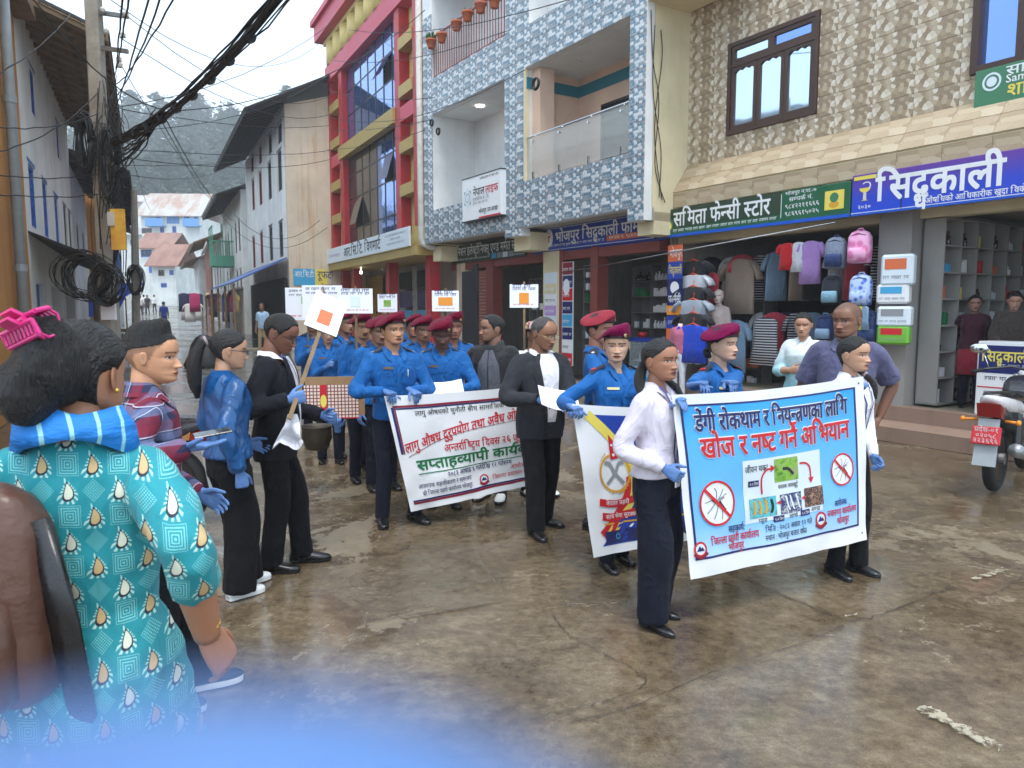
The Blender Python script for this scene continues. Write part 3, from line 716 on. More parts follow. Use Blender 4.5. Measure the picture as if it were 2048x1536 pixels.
# ---- red and yellow glass-fronted building
rl=FB.w(X0-.30,0)
FRD=Frame((rl.x,rl.y),(.464,-.8859))
r3=FRD.root('glass_front_building','red and cream building with a tall blue glass curtain wall','building')
RX0,RX1=-10.0,-.02
mb=MB();mb.box(RX0,RX1,.30,9,3.6,13.2);mb.build('wall','cream_panel',r3)
gxa,gxb=-7.95,-1.98
mb=MB()
for a,b in((RX0,RX0+.32),(gxa-.42,gxa),(gxb,gxb+.45),(RX1-.38,RX1)):mb=MB();mb.box(a,b,-.02,.30,4.15,10.55);mb.build('red_column','red_paint',r3)
mb=MB();mb.box(RX0-.05,RX1,-.10,.30,10.55,11.15);mb.build('red_band','pink_paint',r3)
mb=MB();mb.box(RX0-.35,RX1,-.42,.4,12.15,12.75);mb.box(RX0-.45,RX1,-.55,.4,12.75,12.95);mb.build('cornice','pink_paint',r3)
mb=MB();mb.box(RX0-.12,RX1,-.12,.30,12.0,12.15);mb.build('cream_ledge','cream_panel',r3)
for i in range(10):
 m=MB();x=RX0+.5+i*1.0;m.tube([(x,.26,11.15),(x,.26,12.0)],.42,18);m.build('half_column','cream_panel',r3,True)
mb=MB();mb.box(gxa-.42,gxb+.03,-.10,.16,7.35,7.80);mb.build('ledge','khaki_paint',r3)
for z0,z1,rows,nm in((4.15,7.35,(4.75,5.85,6.7),'lower'),(7.80,10.55,(8.9,9.75),'upper')):
 xs=np.linspace(gxa,gxb,8);zs=[z0,*rows,z1]
 fr_=MB()
 for x in xs:fr_.box(x-.02,x+.02,.19,.24,z0,z1)
 for i in range(7):
  for z in zs:fr_.box(xs[i]+.02,xs[i+1]-.02,.195,.235,z-.02,z+.02)
 cw=fr_.build('curtain_wall','metal_black',r3)
 for i in range(7):
  for j in range(len(zs)-1):
   op=(nm=='upper' and i==5 and j==1)or(nm=='lower' and(i,j)in((1,1),(5,2)))
   p=MB();p.box(xs[i]+.02-xs[i],xs[i+1]-.02-xs[i],-.006,.006,-(zs[j+1]-zs[j])+.02,-.02)
   o=p.build('pane','glass_blue' if nm=='upper' or i>3 else 'glass_smoke',cw,False,(xs[i],.215,zs[j+1]))
   if op:
    o.rotation_euler=(-.5 if nm=='upper' else-.28,0,0);o.name='open_pane'
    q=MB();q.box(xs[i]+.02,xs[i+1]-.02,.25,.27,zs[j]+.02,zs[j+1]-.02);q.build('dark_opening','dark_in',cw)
for a,b in((RX0+.32,gxa-.42),(gxb+.45,RX1-.38)):
 for z in(5.1,6.35,7.95,9.3):m=MB();m.box(a+.002,b-.002,-.06,.30,z,z+.33);m.build('small_ledge','khaki_paint',r3)
 for z in(5.43,8.28):m=MB();m.box(a+(b-a)*.3,b,.285,.295,z,z+.92);m.build('small_window','purple_glass',r3)
 for z in(7.28,):m=MB();m.box(a,b,-.015,.30,z,z+.42);m.build('red_crossbar','pink_paint',r3)
mb=MB();mb.box(RX0-.0,RX1,-.14,6,3.30,3.56);mb.build('soffit','khaki_paint',r3)
mb=MB();mb.box(RX0,RX1,1.5,1.7,.12,3.3);mb.build('shop_wall','in_wall',r3)
mb=MB();mb.box(RX0,RX1,-.0,6,0,.12);mb.build('shop_floor','plinth_grey',r3)
for p in(690,712,782,863):
 x=FRD.p(p,620,.4)[0];m=MB();m.box(x-.16,x+.16,.3,.62,.12,3.3);m.build('red_pillar','red_paint',r3)
shutter(r3,FRD.p(727,620,1.4)[0],FRD.p(768,620,1.4)[0],.12,3.1,1.38,'shutter_yellow')
m=MB();m.box(FRD.p(692,620,1.4)[0],FRD.p(712,620,1.4)[0],1.35,1.4,.12,2.5);m.build('grey_door','pipe_grey',r3)
for p in(722,765):
 x,z=FRD.p(p,540,.3);m=MB();m.tube([(x,.3,3.3),(x,.3,3.18)],.012,6);m.ball((x,.3,3.12),.055,10,8);b=m.build('light_bulb','lamp_on' if p<730 else 'lamp_off',r3,True)
 # glazed shop front with posters
for a,b in((800,832),(835,858)):
 m=MB();xa,xb=FRD.p(a,620,1.3)[0],FRD.p(b,620,1.3)[0];m.box(xa,xa+.05,1.2,1.3,.12,3.2);m.box(xb-.05,xb,1.2,1.3,.12,3.2);sf=m.build('shop_front','pipe_white',r3)
 for k in range(4):
  m=MB();m.box(xa+.1,xb-.1,1.26,1.28,.5+k*.66,1.08+k*.66);m.build('poster',('v_grey','v_sky','v_navy','dark_in')[k],sf)
  # ------------------------------------------------------------------ ground
def gz(x,y):
 s_=max(0.0,-.4639*x+.8859*y)
 return interp(s_,[(18,0),(45,.45),(66,1.05),(85,1.9),(130,9.0),(220,20)])[0]
def axis(lo,a,b,hi,step,g=1.16):
 v=list(np.arange(a,b,step));s_=step
 while v[-1]<hi:s_*=g;v.append(v[-1]+s_)
 s_=step
 while v[0]>lo:s_*=g;v.insert(0,v[0]-s_)
 return v
def make_ground():
 xs=axis(-120,-3.0,4.5,120,.09);ys=axis(-30,2.0,9.0,230,.09);mb=MB();nx=len(xs)
 V=[]
 for y in ys:
  for x in xs:
   near=1-smoothstep(8,14,y);n=.010*mnoise.noise(Vector((x*.55,y*.55,0)))+.006*mnoise.noise(Vector((x*1.9,y*1.9,3)))if near>0 else 0
   V.append((x,y,gz(x,y)+n*near-.006))
 mb.add(V,[(j*nx+i,j*nx+i+1,(j+1)*nx+i+1,(j+1)*nx+i)for j in range(len(ys)-1)for i in range(nx-1)])
 return tag(mb.build('street','street_wet',None,True),kind='structure')
street_o=make_ground()
def jag(px,w,mat,name,z=.007,seed=1,jit=.02):
 "crack or mark along a line read off the photograph"
 r=random.Random(seed);P=spline([G(*p)for p in px],10);mb=MB();rows=[]
 for i,p in enumerate(P):
  a=P[max(0,i-1)];b=P[min(len(P)-1,i+1)];d=b-a;n=np.array((-d[1],d[0]))/(np.hypot(*d)+1e-9)
  q=p+n*r.uniform(-jit,jit)*.6;k=w*(.7+.8*mnoise.noise(Vector((i*.35,seed,0))))*(1 if 0<i<len(P)-1 else .1);rows.append([(q[0]-n[0]*k,q[1]-n[1]*k,z),(q[0]+n[0]*k,q[1]+n[1]*k,z)])
 mb.loft(rows,cap=False,closed=False);return mb.build(name,mat,street_o)
jag([(1745,1063),(1850,1088),(1950,1115),(2060,1140)],0.0136,'crack','crack',seed=1)
jag([(1480,1155),(1560,1190),(1640,1222),(1700,1245)],0.0087,'crack','crack',seed=2)
jag([(1700,1245),(1780,1225),(1900,1180),(1985,1190),(2048,1150)],0.0074,'crack','crack',seed=3)
jag([(1785,1130),(1850,1150),(1930,1190)],0.0062,'crack','crack',seed=4)
jag([(1690,1250),(1600,1290),(1480,1325),(1380,1365),(1250,1420),(1130,1450)],0.0050,'crack','crack',seed=5,jit=.006)
jag([(1610,1302),(1500,1335),(1400,1370)],0.0037,'crack','crack',seed=6,jit=.004)
jag([(1105,1230),(1140,1270),(1190,1300),(1260,1335),(1290,1370),(1180,1412),(1060,1440)],0.0056,'crack','crack',seed=7)
jag([(660,1255),(800,1235),(940,1215),(1020,1205)],0.0043,'crack','crack',seed=8,jit=.006)
jag([(1840,1415),(1890,1440),(1950,1475),(2005,1495)],.05,'paint_old','paint_mark',seed=9)
jag([(1945,1160),(1985,1148),(2015,1138)],.03,'paint_old','paint_mark',seed=10);jag([(1690,1235),(1720,1228)],.012,'paint_old','paint_mark',seed=11)
P=[G(*p)for p in((832,1065),(930,1057),(960,1120),(1015,1195),(1000,1206),(810,1238),(770,1232),(795,1150))]
mb=MB();mb.quad(*[(x,y,.006)for x,y in P][::-1]);mb.build('cement_patch','cement_patch',street_o)
# ------------------------------------------------------------------ old houses on the right
F4c=FRD.w(RX0,.0)
F4s=Frame((F4c.x,F4c.y),FRD.n)
cx4=F4s.p(577,500)[0];c4=F4s.w(cx4,0)
def vpdir(px):r=ray(px,620);return(-r[0],-r[1])
F4=Frame((c4.x,c4.y),vpdir(288))
r4=F4.root('old_house','tall white old house with dark eaves and red and grey windows','house')
LW=-12.4
wins=[((500,310),(509,343)),((516,291),(525,327)),((534,269),(546,309)),((553,248),(566,288)),((502,357),(511,420)),((516,341),(526,410)),((533,323),(546,400)),((553,301),(566,383)),((504,471),(512,534)),((519,462),(528,525)),((537,451),(547,520)),((557,442),(567,513))]
hs=[]
for i,(a,b)in enumerate(wins):
 x0=F4.p(a[0],(a[1]+b[1])/2)[0];x1=F4.p(b[0],(a[1]+b[1])/2)[0];m=(x0+x1)/2;z1=F4.p(a[0]+4,a[1]+2)[1];z0=F4.p(a[0]+4,b[1]+2)[1];x0,x1=m-.48,m+.48
 hs.append((x0,x1,z0,z1))
mb=MB();holes_wall(mb,LW,0,0,9.55,hs,0,.4);mb.build('wall','plaster_white',r4)
for i,h in enumerate(hs):old_window(r4,*h,.06,'red_wood' if i%4<2 else 'wood_grey','dark_in' if i%4>1 else 'red_wood',True)
mb=MB();mb.box(-.02,.0,0,7,0,9.55);mb.build('gable_wall','plaster_tan',r4)
mb=MB();mb.prism([(0,0),(1,0),(1,1),(0,1)],0,.01)
sw=MB();L_=abs(cx4);x_=0.002
g4=Matrix.Rotation(F4s.rz-F4.rz,4,'Z')
sw.box(0,L_+3,-.02,.2,0,9.6);sw.add([(0,-.02,9.6),(L_+3,-.02,9.6),(L_+3,-.02,11.0),(0,.2,9.6),(L_+3,.2,9.6),(L_+3,.2,11.0)],[(0,1,2),(3,5,4),(0,2,5,3),(1,4,5,2)])
sw.xf(g4);sw.build('side_wall','plaster_tan',r4)
eaves(r4,LW-.3,.65,9.05,1.5,.75,'wood_black','wood_black',n=22,back=5)
# painted hotel sign on the side wall
SGN=F4s
hs_=empty('painted_wall_sign',F4s.w(0,-.03,0),F4s.rz);tag(hs_,'blue and yellow painted hotel sign on the tan side wall','wall sign')
def fp(px,py,y=-.03):return F4s.p(px,py,y)
def rect(root,name,mat,x0,x1,z0,z1,y=-.003,th=.002):
 m=MB();m.box(x0,x1,y-th,y,z0,z1);return m.build(name,mat,root)
xa,za=fp(586,537);xb,zb=fp(712,590);rect(hs_,'panel','v_yellow',xa+.62,xb,zb,za,-.002)
rect(hs_,'blue_panel','v_sky',xa,xa+.85,zb+.35,za,-.004);lettering(hs_,'आर.सि.टी',xa+.05,za-.32,.2,'v_white',-.009,.75)
lettering(hs_,'रूफटप होटल',xa+.95,za-.36,.26,'v_txtnavy',-.009,xb-xa-1.0);lettering(hs_,'एण्ड लज',xa+1.2,za-.85,.24,'v_txtnavy',-.009,1.0)
def hut(px_list):pass
# cloth shop lean-to with blue tarpaulin roof
sh=F4.root('lean_to_stall','lean-to cloth stall with blue tarpaulin roof against the white house','stall',x=-6.0,y=-1.1)
mb=MB()
for i in range(2):mb.add([],[])
mb.add([(-4.6,-1.0,2.75),(5.9,-1.0,2.75),(5.9,1.05,3.75),(-4.6,1.05,3.75),(-4.6,-1.0,2.81),(5.9,-1.0,2.81),(5.9,1.05,3.81),(-4.6,1.05,3.81)],[(0,3,2,1),(4,5,6,7),(0,1,5,4),(1,2,6,5),(2,3,7,6),(3,0,4,7)]);mb.build('tarpaulin','tarp_blue',sh)
for x in(-4.5,-1.0,2.4,5.8):
 m=MB();m.tube([(x,-.95,0),(x,-.95,2.75)],.045,8);m.build('post','wood_old',sh)
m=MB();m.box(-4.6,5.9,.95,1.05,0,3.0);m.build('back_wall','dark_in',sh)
m=MB();m.box(-4.6,5.9,-.9,1.0,0,.22);m.build('platform','plinth_grey',sh)
ORD=('first','second','third','fourth','fifth','sixth','seventh','eighth','ninth','tenth','eleventh','twelfth','thirteenth')
GCOL=('crimson','off-white','teal','magenta','mustard','dark violet','dark red','cream','purple','black')
garm=[(150,40,70),(210,210,214),(40,120,120),(190,60,110),(222,190,90),(60,60,90),(140,30,40),(230,226,220),(120,80,150),(40,40,44)]
for i,c in enumerate(garm):cloth('garment%d'%i,c,.8)
def hang(root,x,y,z,w,h,mat,sleeves=True,dress=False,name='garment',rz=0.0,label=None,group=None,th=.035):
 "a garment on a hanger: body with sleeves, some thickness and folds"
 mb=MB();n=10
 def ring(zz,ww,dd):return[(ww*math.cos(2*PI*i/14),dd*math.sin(2*PI*i/14)*(1+.35*math.sin(5*2*PI*i/14+zz*9)),zz)for i in range(14)]
 prof=[(0,.5 if not dress else .62,1.0),(-.0,.5 if not dress else .6,1)]
 rings=[ring(-h,w*(.5 if not dress else .66),th*1.3),ring(-h*.6,w*.48,th*1.1),ring(-h*.3,w*.47,th),ring(-h*.08,w*.47,th*.9),ring(-h*.03,w*.34,th*.7),ring(0,w*.14,th*.6)]
 mb.loft(rings)
 if sleeves:
  for sx in(-1,1):mb.tube([(sx*w*.40,0,-h*.07),(sx*w*.56,0,-h*.20),(sx*w*.64,.01,-h*.38)],[(w*.12,th*.8),(w*.13,th),(w*.13,th)],10)
 o=mb.build(name,mat,root,True,(x,y,z),(0,0,rz));return o
for i in range(13):
 p=F4.w(-6.0-4.2+i*.78,-1.1-.75,0);o=hang(None,p.x,p.y,2.35+(i%3)*.1,.42,(.7,1.25,.9)[i%3],'garment%d'%(i*7%10),i%3!=1,i%3==1,'hanging_garment',F4.rz)
 tag(o,GCOL[i*7%10]+' garment, '+ORD[12-i]+' from the near end of the lean-to cloth stall','clothing','garments of the lean-to cloth stall')
 # second house with the green balcony
F5p=F4.w(LW-.35,-.25);F5=Frame((F5p.x,F5p.y),vpdir(300))
def old_house(fr,name,label,x0,x1,ztop,wall,wn,ed,out=1.2,rise=.5,wood='wood_black',base=0.0,roofm='roof_dark',dep=6):
 r=fr.root(name,label,'house');hs=[(x,x+w_,a,b)for x,w_,a,b,c in wn];mb=MB();holes_wall(mb,x0,x1,base,ztop,hs,0,.4);mb.box(x1-.3,x1+.02,.4,dep,base,ztop);mb.box(x0,x0+.3,.4,dep,base,ztop);mb.build('wall',wall,r)
 for h,q in zip(hs,wn):old_window(r,*h,.06,q[4],'dark_in',True)
 eaves(r,x0-.2,x1+.3,ztop-.45,out,rise,wood,wood,n=max(6,int((x1-x0)/.7)),back=4,roofmat=roofm);return r
r5=old_house(F5,'old_house','white old house carrying a green wooden balcony',-11,0,8.2,'plaster_white',[(-1.6,.8,5.0,6.7,'wood_grey'),(-3.4,.8,5.0,6.7,'wood_grey'),(-8.0,.8,5.0,6.6,'wood_grey'),(-9.6,.8,5.0,6.6,'wood_grey'),(-1.6,.8,2.9,4.0,'wood_grey'),(-3.4,.8,2.9,4.0,'wood_grey'),(-7.4,.7,2.6,4.2,'wood_grey'),(-9.2,.7,2.6,4.2,'wood_grey')],1)
bx0,bx1=-6.9,-4.4
mb=MB();mb.box(bx0,bx1,-1.2,0,4.35,4.5);bal=mb.build('balcony','green_paint',r5)
m=MB();m.box(bx0,bx1,-1.2,-1.15,4.5,4.95);m.box(bx0,bx0+.05,-1.15,-.0,4.5,4.95);m.box(bx1-.05,bx1,-1.15,-.0,4.5,4.95);m.build('apron','green_paint',bal)
for k in range(9):
 for(x,y)in((bx0+.05+(bx1-bx0-.1)*k/8,-1.17),)+(((bx1-.03,-1.1+1.0*k/8),)if k else()):
  m=MB();m.box(x-.025,x+.025,y-.025,y+.025,4.95,6.6 if k%4==0 else 5.75);m.build('baluster','green_paint',bal)
m=MB();m.box(bx0,bx1,-1.2,-1.14,5.75,5.83);m.box(bx1-.055,bx1,-1.14,0,5.75,5.83);m.box(bx0,bx1,-1.2,-1.14,6.6,6.68);m.build('rail','green_paint',bal)
m=MB();m.lathe([(.001,0),(.25,.03),(.42,.12),(.5,.2)],20);m.xf(Matrix.Translation((-8.8,-1.2,5.6))@Matrix.Rotation(1.2,4,'X'));m.build('satellite_dish','pipe_white',r5,True)
F6p=F5.w(-11.4,-.1);F6=Frame((F6p.x,F6p.y),vpdir(306))
old_house(F6,'old_house','low white old house with ragged wooden eaves down the street',-9,0,6.6,'plaster_white',[(-2,.8,3.2,4.8,'wood_grey'),(-4.5,.8,3.2,4.8,'wood_grey'),(-7.0,.8,3.2,4.8,'blue_paint')],1,1.7,.7,'wood_old',roofm='tin_brown')
F7p=F6.w(-9.4,-.1);F7=Frame((F7p.x,F7p.y),vpdir(310))
old_house(F7,'old_house','brick-coloured narrow house on the right of the far street',-7,0,7.2,'plaster_brick',[(-2,.8,3.4,5.0,'red_wood'),(-4.5,.8,3.4,5.0,'red_wood')],1,1.4,.6,'wood_old',.3,roofm='tin_brown')
F8p=F7.w(-7.4,-.5);F8=Frame((F8p.x,F8p.y),vpdir(314))
old_house(F8,'old_house','farthest right house with a blue window and rust-red roof',-9,0,6.2,'house_far',[(-2,.9,3.6,5.0,'blue_paint'),(-5.5,.9,3.6,5.0,'blue_paint')],1,1.2,.5,'wood_old',.8,roofm='tin_brown')
# blue double door and shop awnings under the second house
m=MB();x0=F5.p(394,620)[0];dd=F5.root('blue_door','blue panelled double door under the house with the green balcony','door',x=-10.2,y=-.06)
for k in range(6):q=MB();q.box(k*.27,k*.27+.26,0,.05,.1,2.4);q.build('panel','blue_paint',dd)
m=MB();m.box(-.08,0,-.02,.06,0,2.5);m.box(1.62,1.70,-.02,.06,0,2.5);m.box(-.08,1.7,-.02,.06,2.5,2.6);m.build('frame','blue_light',dd)
aw=F5.root('awning','grey tin awning over the clothes shops below the green balcony','awning',x=-4.2,y=-.02)
m=MB();m.add([(-4.0,-1.7,2.55),(4.1,-1.7,2.55),(4.1,0,3.0),(-4.0,0,3.0),(-4.0,-1.7,2.58),(4.1,-1.7,2.58),(4.1,0,3.03),(-4.0,0,3.03)],[(0,3,2,1),(4,5,6,7),(0,1,5,4),(1,2,6,5),(2,3,7,6),(3,0,4,7)]);m.build('sheet','tin_grey',aw)
for x in(-3.9,0,4.0):m=MB();m.tube([(x,-1.65,0),(x,-1.65,2.55)],.04,8);m.build('post','wood_old',aw)
for i in range(10):
 p=F5.w(-7.7+i*.78,-1.35,0);o=hang(None,p.x,p.y,2.2+gz(p.x,p.y),.42,(1.3,.8)[i%2],'garment%d'%((i*3+1)%10),i%2,not i%2,'hanging_garment',F5.rz+.5)
 tag(o,GCOL[(i*3+1)%10]+' garment, '+ORD[9-i]+' from the near end of the tin awning','clothing','garments under the tin awning')
 # ------------------------------------------------------------------ left side
def _lf(w):
 r=ray(290,620);n=math.hypot(r[0],r[1]);d=(r[0]/n,r[1]/n);return Frame((-d[1]*w,d[0]*w),d)
LF=_lf(2.0)
l1=LF.root('ochre_house','ochre plastered house at the left edge with grey downpipe','house')
mb=MB();mb.box(7.5,17.35,.0,5,0,7.3);mb.build('wall','plaster_ochre',l1);mb=MB();mb.box(7.3,17.5,-.35,5.2,7.3,7.5);mb.build('roof_edge','wood_old',l1)
xq=LF.p(16,400)[0];m=MB();m.tube([(xq,-.12,0),(xq,-.12,6.0),(xq,-.12,7.3)],.085,12);m.build('downpipe','pipe_grey',l1,True)
for z in(2.4,5.2):m=MB();m.tube([(xq,-.12,z),(xq,-.12,z+.12)],.1,12);m.build('pipe_joint','pipe_grey',l1)
l2=LF.root('old_house','white old house on the left with blue windows and deep board eaves','house')
lw=[]
for a,b,t,bt in((58,73,321,454),(86,100,360,463),(110,124,388,477)):
 x0,x1=LF.p(a,t+40)[0],LF.p(b,t+40)[0];lw.append((x0,min(1.0,x1-x0),3.45,4.75,'blue_paint'))
for a,t,bt in((61,130,222),(113,240,308)):x0=LF.p(a,(t+bt)/2)[0];lw.append((x0,.8,6.0,7.0,'blue_paint'))
lw+=[(25.4,.9,3.5,4.8,'wood_grey'),(27.0,.9,3.5,4.8,'wood_grey')]
hs=[(x,x+w_,a,b)for x,w_,a,b,c in lw]
mb=MB();holes_wall(mb,17.4,28.4,0,8.0,hs+[(18.2,19.6,.15,2.3),(21,23.5,.15,2.3),(24.5,27.5,.15,2.3)],0,.4);mb.build('wall','plaster_white',l2)
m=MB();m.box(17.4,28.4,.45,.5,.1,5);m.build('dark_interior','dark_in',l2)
for h,q in zip(hs,lw):old_window(l2,*h,.06,q[4],'blue_paint' if q[4]=='blue_paint' else 'dark_in',True)
eaves(l2,17.3,28.5,7.15,1.55,.6,'wood_old','wood_old',n=19,back=4)
m=MB();m.add([(17.5,-1.2,2.75),(28.3,-1.2,2.75),(28.3,0,3.25),(17.5,0,3.25),(17.5,-1.2,2.80),(28.3,-1.2,2.80),(28.3,0,3.30),(17.5,0,3.30)],[(0,3,2,1),(4,5,6,7),(0,1,5,4),(1,2,6,5),(2,3,7,6),(3,0,4,7)]);m.build('shop_roof','wood_black',l2)
for x in(17.6,19.9,22.5,25,28.1):m=MB();m.tube([(x,-1.1,0),(x,-1.1,2.75)],.06,8);m.build('post','wood_black',l2)
m=MB();m.box(18.2,19.6,.1,.16,.15,2.3);m.build('blue_door','blue_paint',l2)
l3=LF.root('old_house','smaller white house behind the pole with low wooden eaves','house')
mb=MB();holes_wall(mb,28.6,39,0,6.9,[(30,30.9,3.6,5),(33,33.9,3.6,5),(36,36.9,3.6,5)],.2,.6);mb.build('wall','plaster_white',l3)
for x in(30,33,36):old_window(l3,x,x+.9,3.6,5,.26,'wood_grey','dark_in')
k0=eaves(l3,28.5,39.2,6.3,1.7,.55,'wood_black','wood_black',n=12,back=4)
l4=LF.root('old_house','yellow-fronted house on the left beyond the pole','house')
mb=MB();mb.box(39.4,50,-.2,5,0,7.2);mb.build('wall','plaster_ochre',l4);eaves(l4,39.3,50.2,6.8,1.5,.5,'wood_black','wood_black',n=10,back=4)
for x in(41,44,47):old_window(l4,x,x+.9,3.6,5,-.24,'wood_grey','dark_in')
l5=LF.root('old_house','far white house at the left bend of the street','house')
mb=MB();mb.box(50.5,62,-.6,5,0,8.0);mb.build('wall','house_far',l5);eaves(l5,50.4,62.2,7.4,1.3,.5,'wood_black','wood_black',n=8,back=4)
for x in(52,55,58):old_window(l5,x,x+.9,3.9,5.3,-.64,'blue_paint','dark_in')
# upper house seen over the left roofs
# ------------------------------------------------------------------ houses on the slope at the end of the street
def slope_house(label,px0,px1,pyt,pyb,dist,wall,roof,wn,dep=7,rise=1.3,base=None):
 a=at(px0,pyb,dist);b=at(px1,pyb,dist);t=at(px0,pyt,dist);fr=Frame((a.x,a.y),(1,.05));r=empty('hillside_house',(a.x,a.y,0),fr.rz);tag(r,label,'house','houses on the slope at the street end')
 W=(b-a).length;z1=t.z;z0=-1 if base is None else base;mb=MB();hs=[]
 sx=W/(px1-px0);sz=(z1-a.z)/(pyb-pyt)
 for x0,x1,y0,y1,m in wn:hs.append(((x0-px0)*sx,(x1-px0)*sx,a.z+(pyb-y1)*sz,a.z+(pyb-y0)*sz))
 holes_wall(mb,0,W,z0,z1,hs,0,.3);mb.box(0,.3,.3,dep,z0,z1);mb.box(W-.3,W,.3,dep,z0,z1);mb.box(.3,W-.3,dep-.3,dep,z0,z1);mb.build('wall',wall,r)
 for h,q in zip(hs,wn):window(r,*h,.05,q[4],'glass_dark' if q[4]!='blue_light' else 'blue_light',(.5,),(),.12,.12,None,.06)
 if roof:
  m=MB();m.add([(-.5,-.7,z1-.1),(W+.5,-.7,z1-.1),(W+.5,dep/2,z1+rise),(-.5,dep/2,z1+rise),(-.5,-.7,z1-.0),(W+.5,-.7,z1-.0),(W+.5,dep/2,z1+rise+.1),(-.5,dep/2,z1+rise+.1)],[(0,3,2,1),(4,5,6,7),(0,1,5,4),(1,2,6,5),(2,3,7,6),(3,0,4,7)])
  m.add([(-.5,dep/2,z1+rise),(W+.5,dep/2,z1+rise),(W+.5,dep+.5,z1),(-.5,dep+.5,z1)],[(0,1,2,3)]);m.build('roof',roof,r)
 return r
s1=slope_house('white hillside house with blue balconies and a long pale tin roof',284,398,432,476,98,'house_far','tin_rust',[(296,304,436,450,'blue_paint'),(313,322,434,450,'blue_paint'),(334,359,431,447,'blue_light'),(368,378,432,448,'blue_paint'),(388,395,433,448,'blue_paint'),(284,304,456,467,'wood_grey'),(320,328,453,468,'blue_paint'),(344,352,452,466,'blue_paint')],8,3.4,2)
for a,b,z in((294,328,450),(367,398,450)):
 p,q=at(a,z,97.5),at(b,z,97.5);o=empty('t',(0,0,0));bpy.data.objects.remove(o)
 m=MB();x0=p.x-s1.location.x;x1=q.x-s1.location.x;m.box(x0,x1,-1.2,0,p.z-.2,p.z-.05);m.box(x0,x1,-1.2,-1.14,p.z-.05,p.z+.8);m.build('balcony','blue_light',s1)
slope_house('cream gabled house highest on the slope with a tin roof',246,330,404,440,112,'house_far','tin_rust',[(288,294,410,418,'wood_grey'),(262,270,412,420,'wood_grey')],8,1.5,3)
slope_house('house with a rust-red tin roof in the middle of the slope',282,338,497,528,86,'house_far','tin_brown',[(283,304,500,514,'blue_paint'),(322,334,500,506,'wood_grey')],6,2.0,1)
slope_house('white house below the slope with a brown tin roof',306,352,532,585,78,'house_far','tin_brown',[(318,330,540,552,'wood_grey'),(322,334,566,575,'blue_paint'),(340,348,540,550,'blue_paint')],6,2.4,0)
slope_house('low white house at the foot of the street end',262,310,530,600,82,'house_far',None,[(300,306,533,546,'blue_paint'),(270,280,560,575,'wood_grey')],6,1,0)
slope_house('pale house on the slope half hidden by the pole',232,300,470,530,104,'house_far','tin_grey',[(262,270,480,490,'wood_grey')],7,1.6,2)
slope_house('small white house right of the slope houses',345,400,565,600,90,'house_far','tin_grey',[(352,358,572,580,'blue_paint'),(372,380,572,580,'wood_grey')],6,1.2,0)
# ------------------------------------------------------------------ wooded hill in the mist
def hz(x,y):
 d=y;a=(x+95)/95.0
 ridge=60*math.exp(-a*a*.35)*smoothstep(115,285,d)
 return 4+ridge+7*mnoise.noise(Vector((x*.018,y*.018,1)))
def make_hill():
 xs=np.linspace(-420,330,60);ys=np.linspace(118,520,40);mb=MB();nx=len(xs)
 mb.add([(x,y,hz(x,y)-2 if y>119 else 0)for y in ys for x in xs],[(j*nx+i,j*nx+i+1,(j+1)*nx+i+1,(j+1)*nx+i)for j in range(len(ys)-1)for i in range(nx-1)])
 tag(mb.build('hill','forest_floor',None,True),kind='structure')
make_hill()
def clump_tree(mb,x,y,z,h,r,rnd,con):
 V,F=[],[]
 for k in range(64):
  q=rnd.random();zz=z+h*(.12+.88*q);rr=r*((1.05-q)if con else math.sqrt(max(.02,1-(2*q-.9)**2)))*math.sqrt(rnd.random());t=rnd.uniform(0,6.28)
  cx,cy=x+rr*math.cos(t),y+rr*math.sin(t);e=h*rnd.uniform(.04,.10);b=len(V)
  for i in range(3):u=rnd.uniform(0,6.28);V.append((cx+e*math.cos(u),cy+e*math.sin(u),zz+e*rnd.uniform(-.8,.5)))
  F.append((b,b+1,b+2))
 mb.add(V,F)
rnd=random.Random(3);mb=MB()
for k in range(3600):
 y=rnd.uniform(128,330);x=rnd.uniform(-y*.95-30,y*.22+20);h=rnd.uniform(9,17);clump_tree(mb,x,y,hz(x,y)-2.5,h,h*rnd.uniform(.22,.36),rnd,rnd.random()<.6)
tag(mb.build('hillside_wood','forest',None),'misty mixed wood covering the hill behind the street','trees',kind='stuff')
# tall trees standing out against the sky
def big_tree(px,pyt,pyb,dist,w,label,seed):
 rnd=random.Random(seed);p=at(px,pyb,dist);t=at(px,pyt,dist);h=t.z-p.z;R=w*dist/FPX/2;r=empty('ridge_tree',(p.x,p.y,p.z));tag(r,label,'tree','tall trees on the ridge')
 m=MB();m.tube([(0,0,-6),(.2,0,h*.5),(0,0,h*.92)],[h*.02,h*.014,h*.004],7)
 for i in range(14):z=h*rnd.uniform(.3,.9);a=rnd.uniform(0,6.28);L=R*(1.1-z/h*.7);m.tube([(0,0,z),(L*math.cos(a)*.6,L*math.sin(a)*.6,z+L*.15),(L*math.cos(a),L*math.sin(a),z+L*.1)],[h*.006,h*.004,h*.002],5)
 m.build('trunk','bark',r)
 c=MB()
 for i in range(520):
  q=rnd.random()**.8;z=h*(.30+.70*q);rr=R*(1-q*.72)*math.sqrt(rnd.random())*(1.0+.35*mnoise.noise(Vector((z*.5,i*.01,seed))));a=rnd.uniform(0,6.28);s_=h*rnd.uniform(.018,.045)
  cx,cy=rr*math.cos(a),rr*math.sin(a);vs=[]
  for k in range(5):b=rnd.uniform(0,6.28);e=rnd.uniform(-1,1);vs.append((cx+s_*math.cos(b)*1.5,cy+s_*math.sin(b)*1.5,z+s_*e*.6))
  c.add(vs,[(0,1,2),(2,3,4),(0,2,4),(1,3,0)])
 c.build('crown','forest',r)
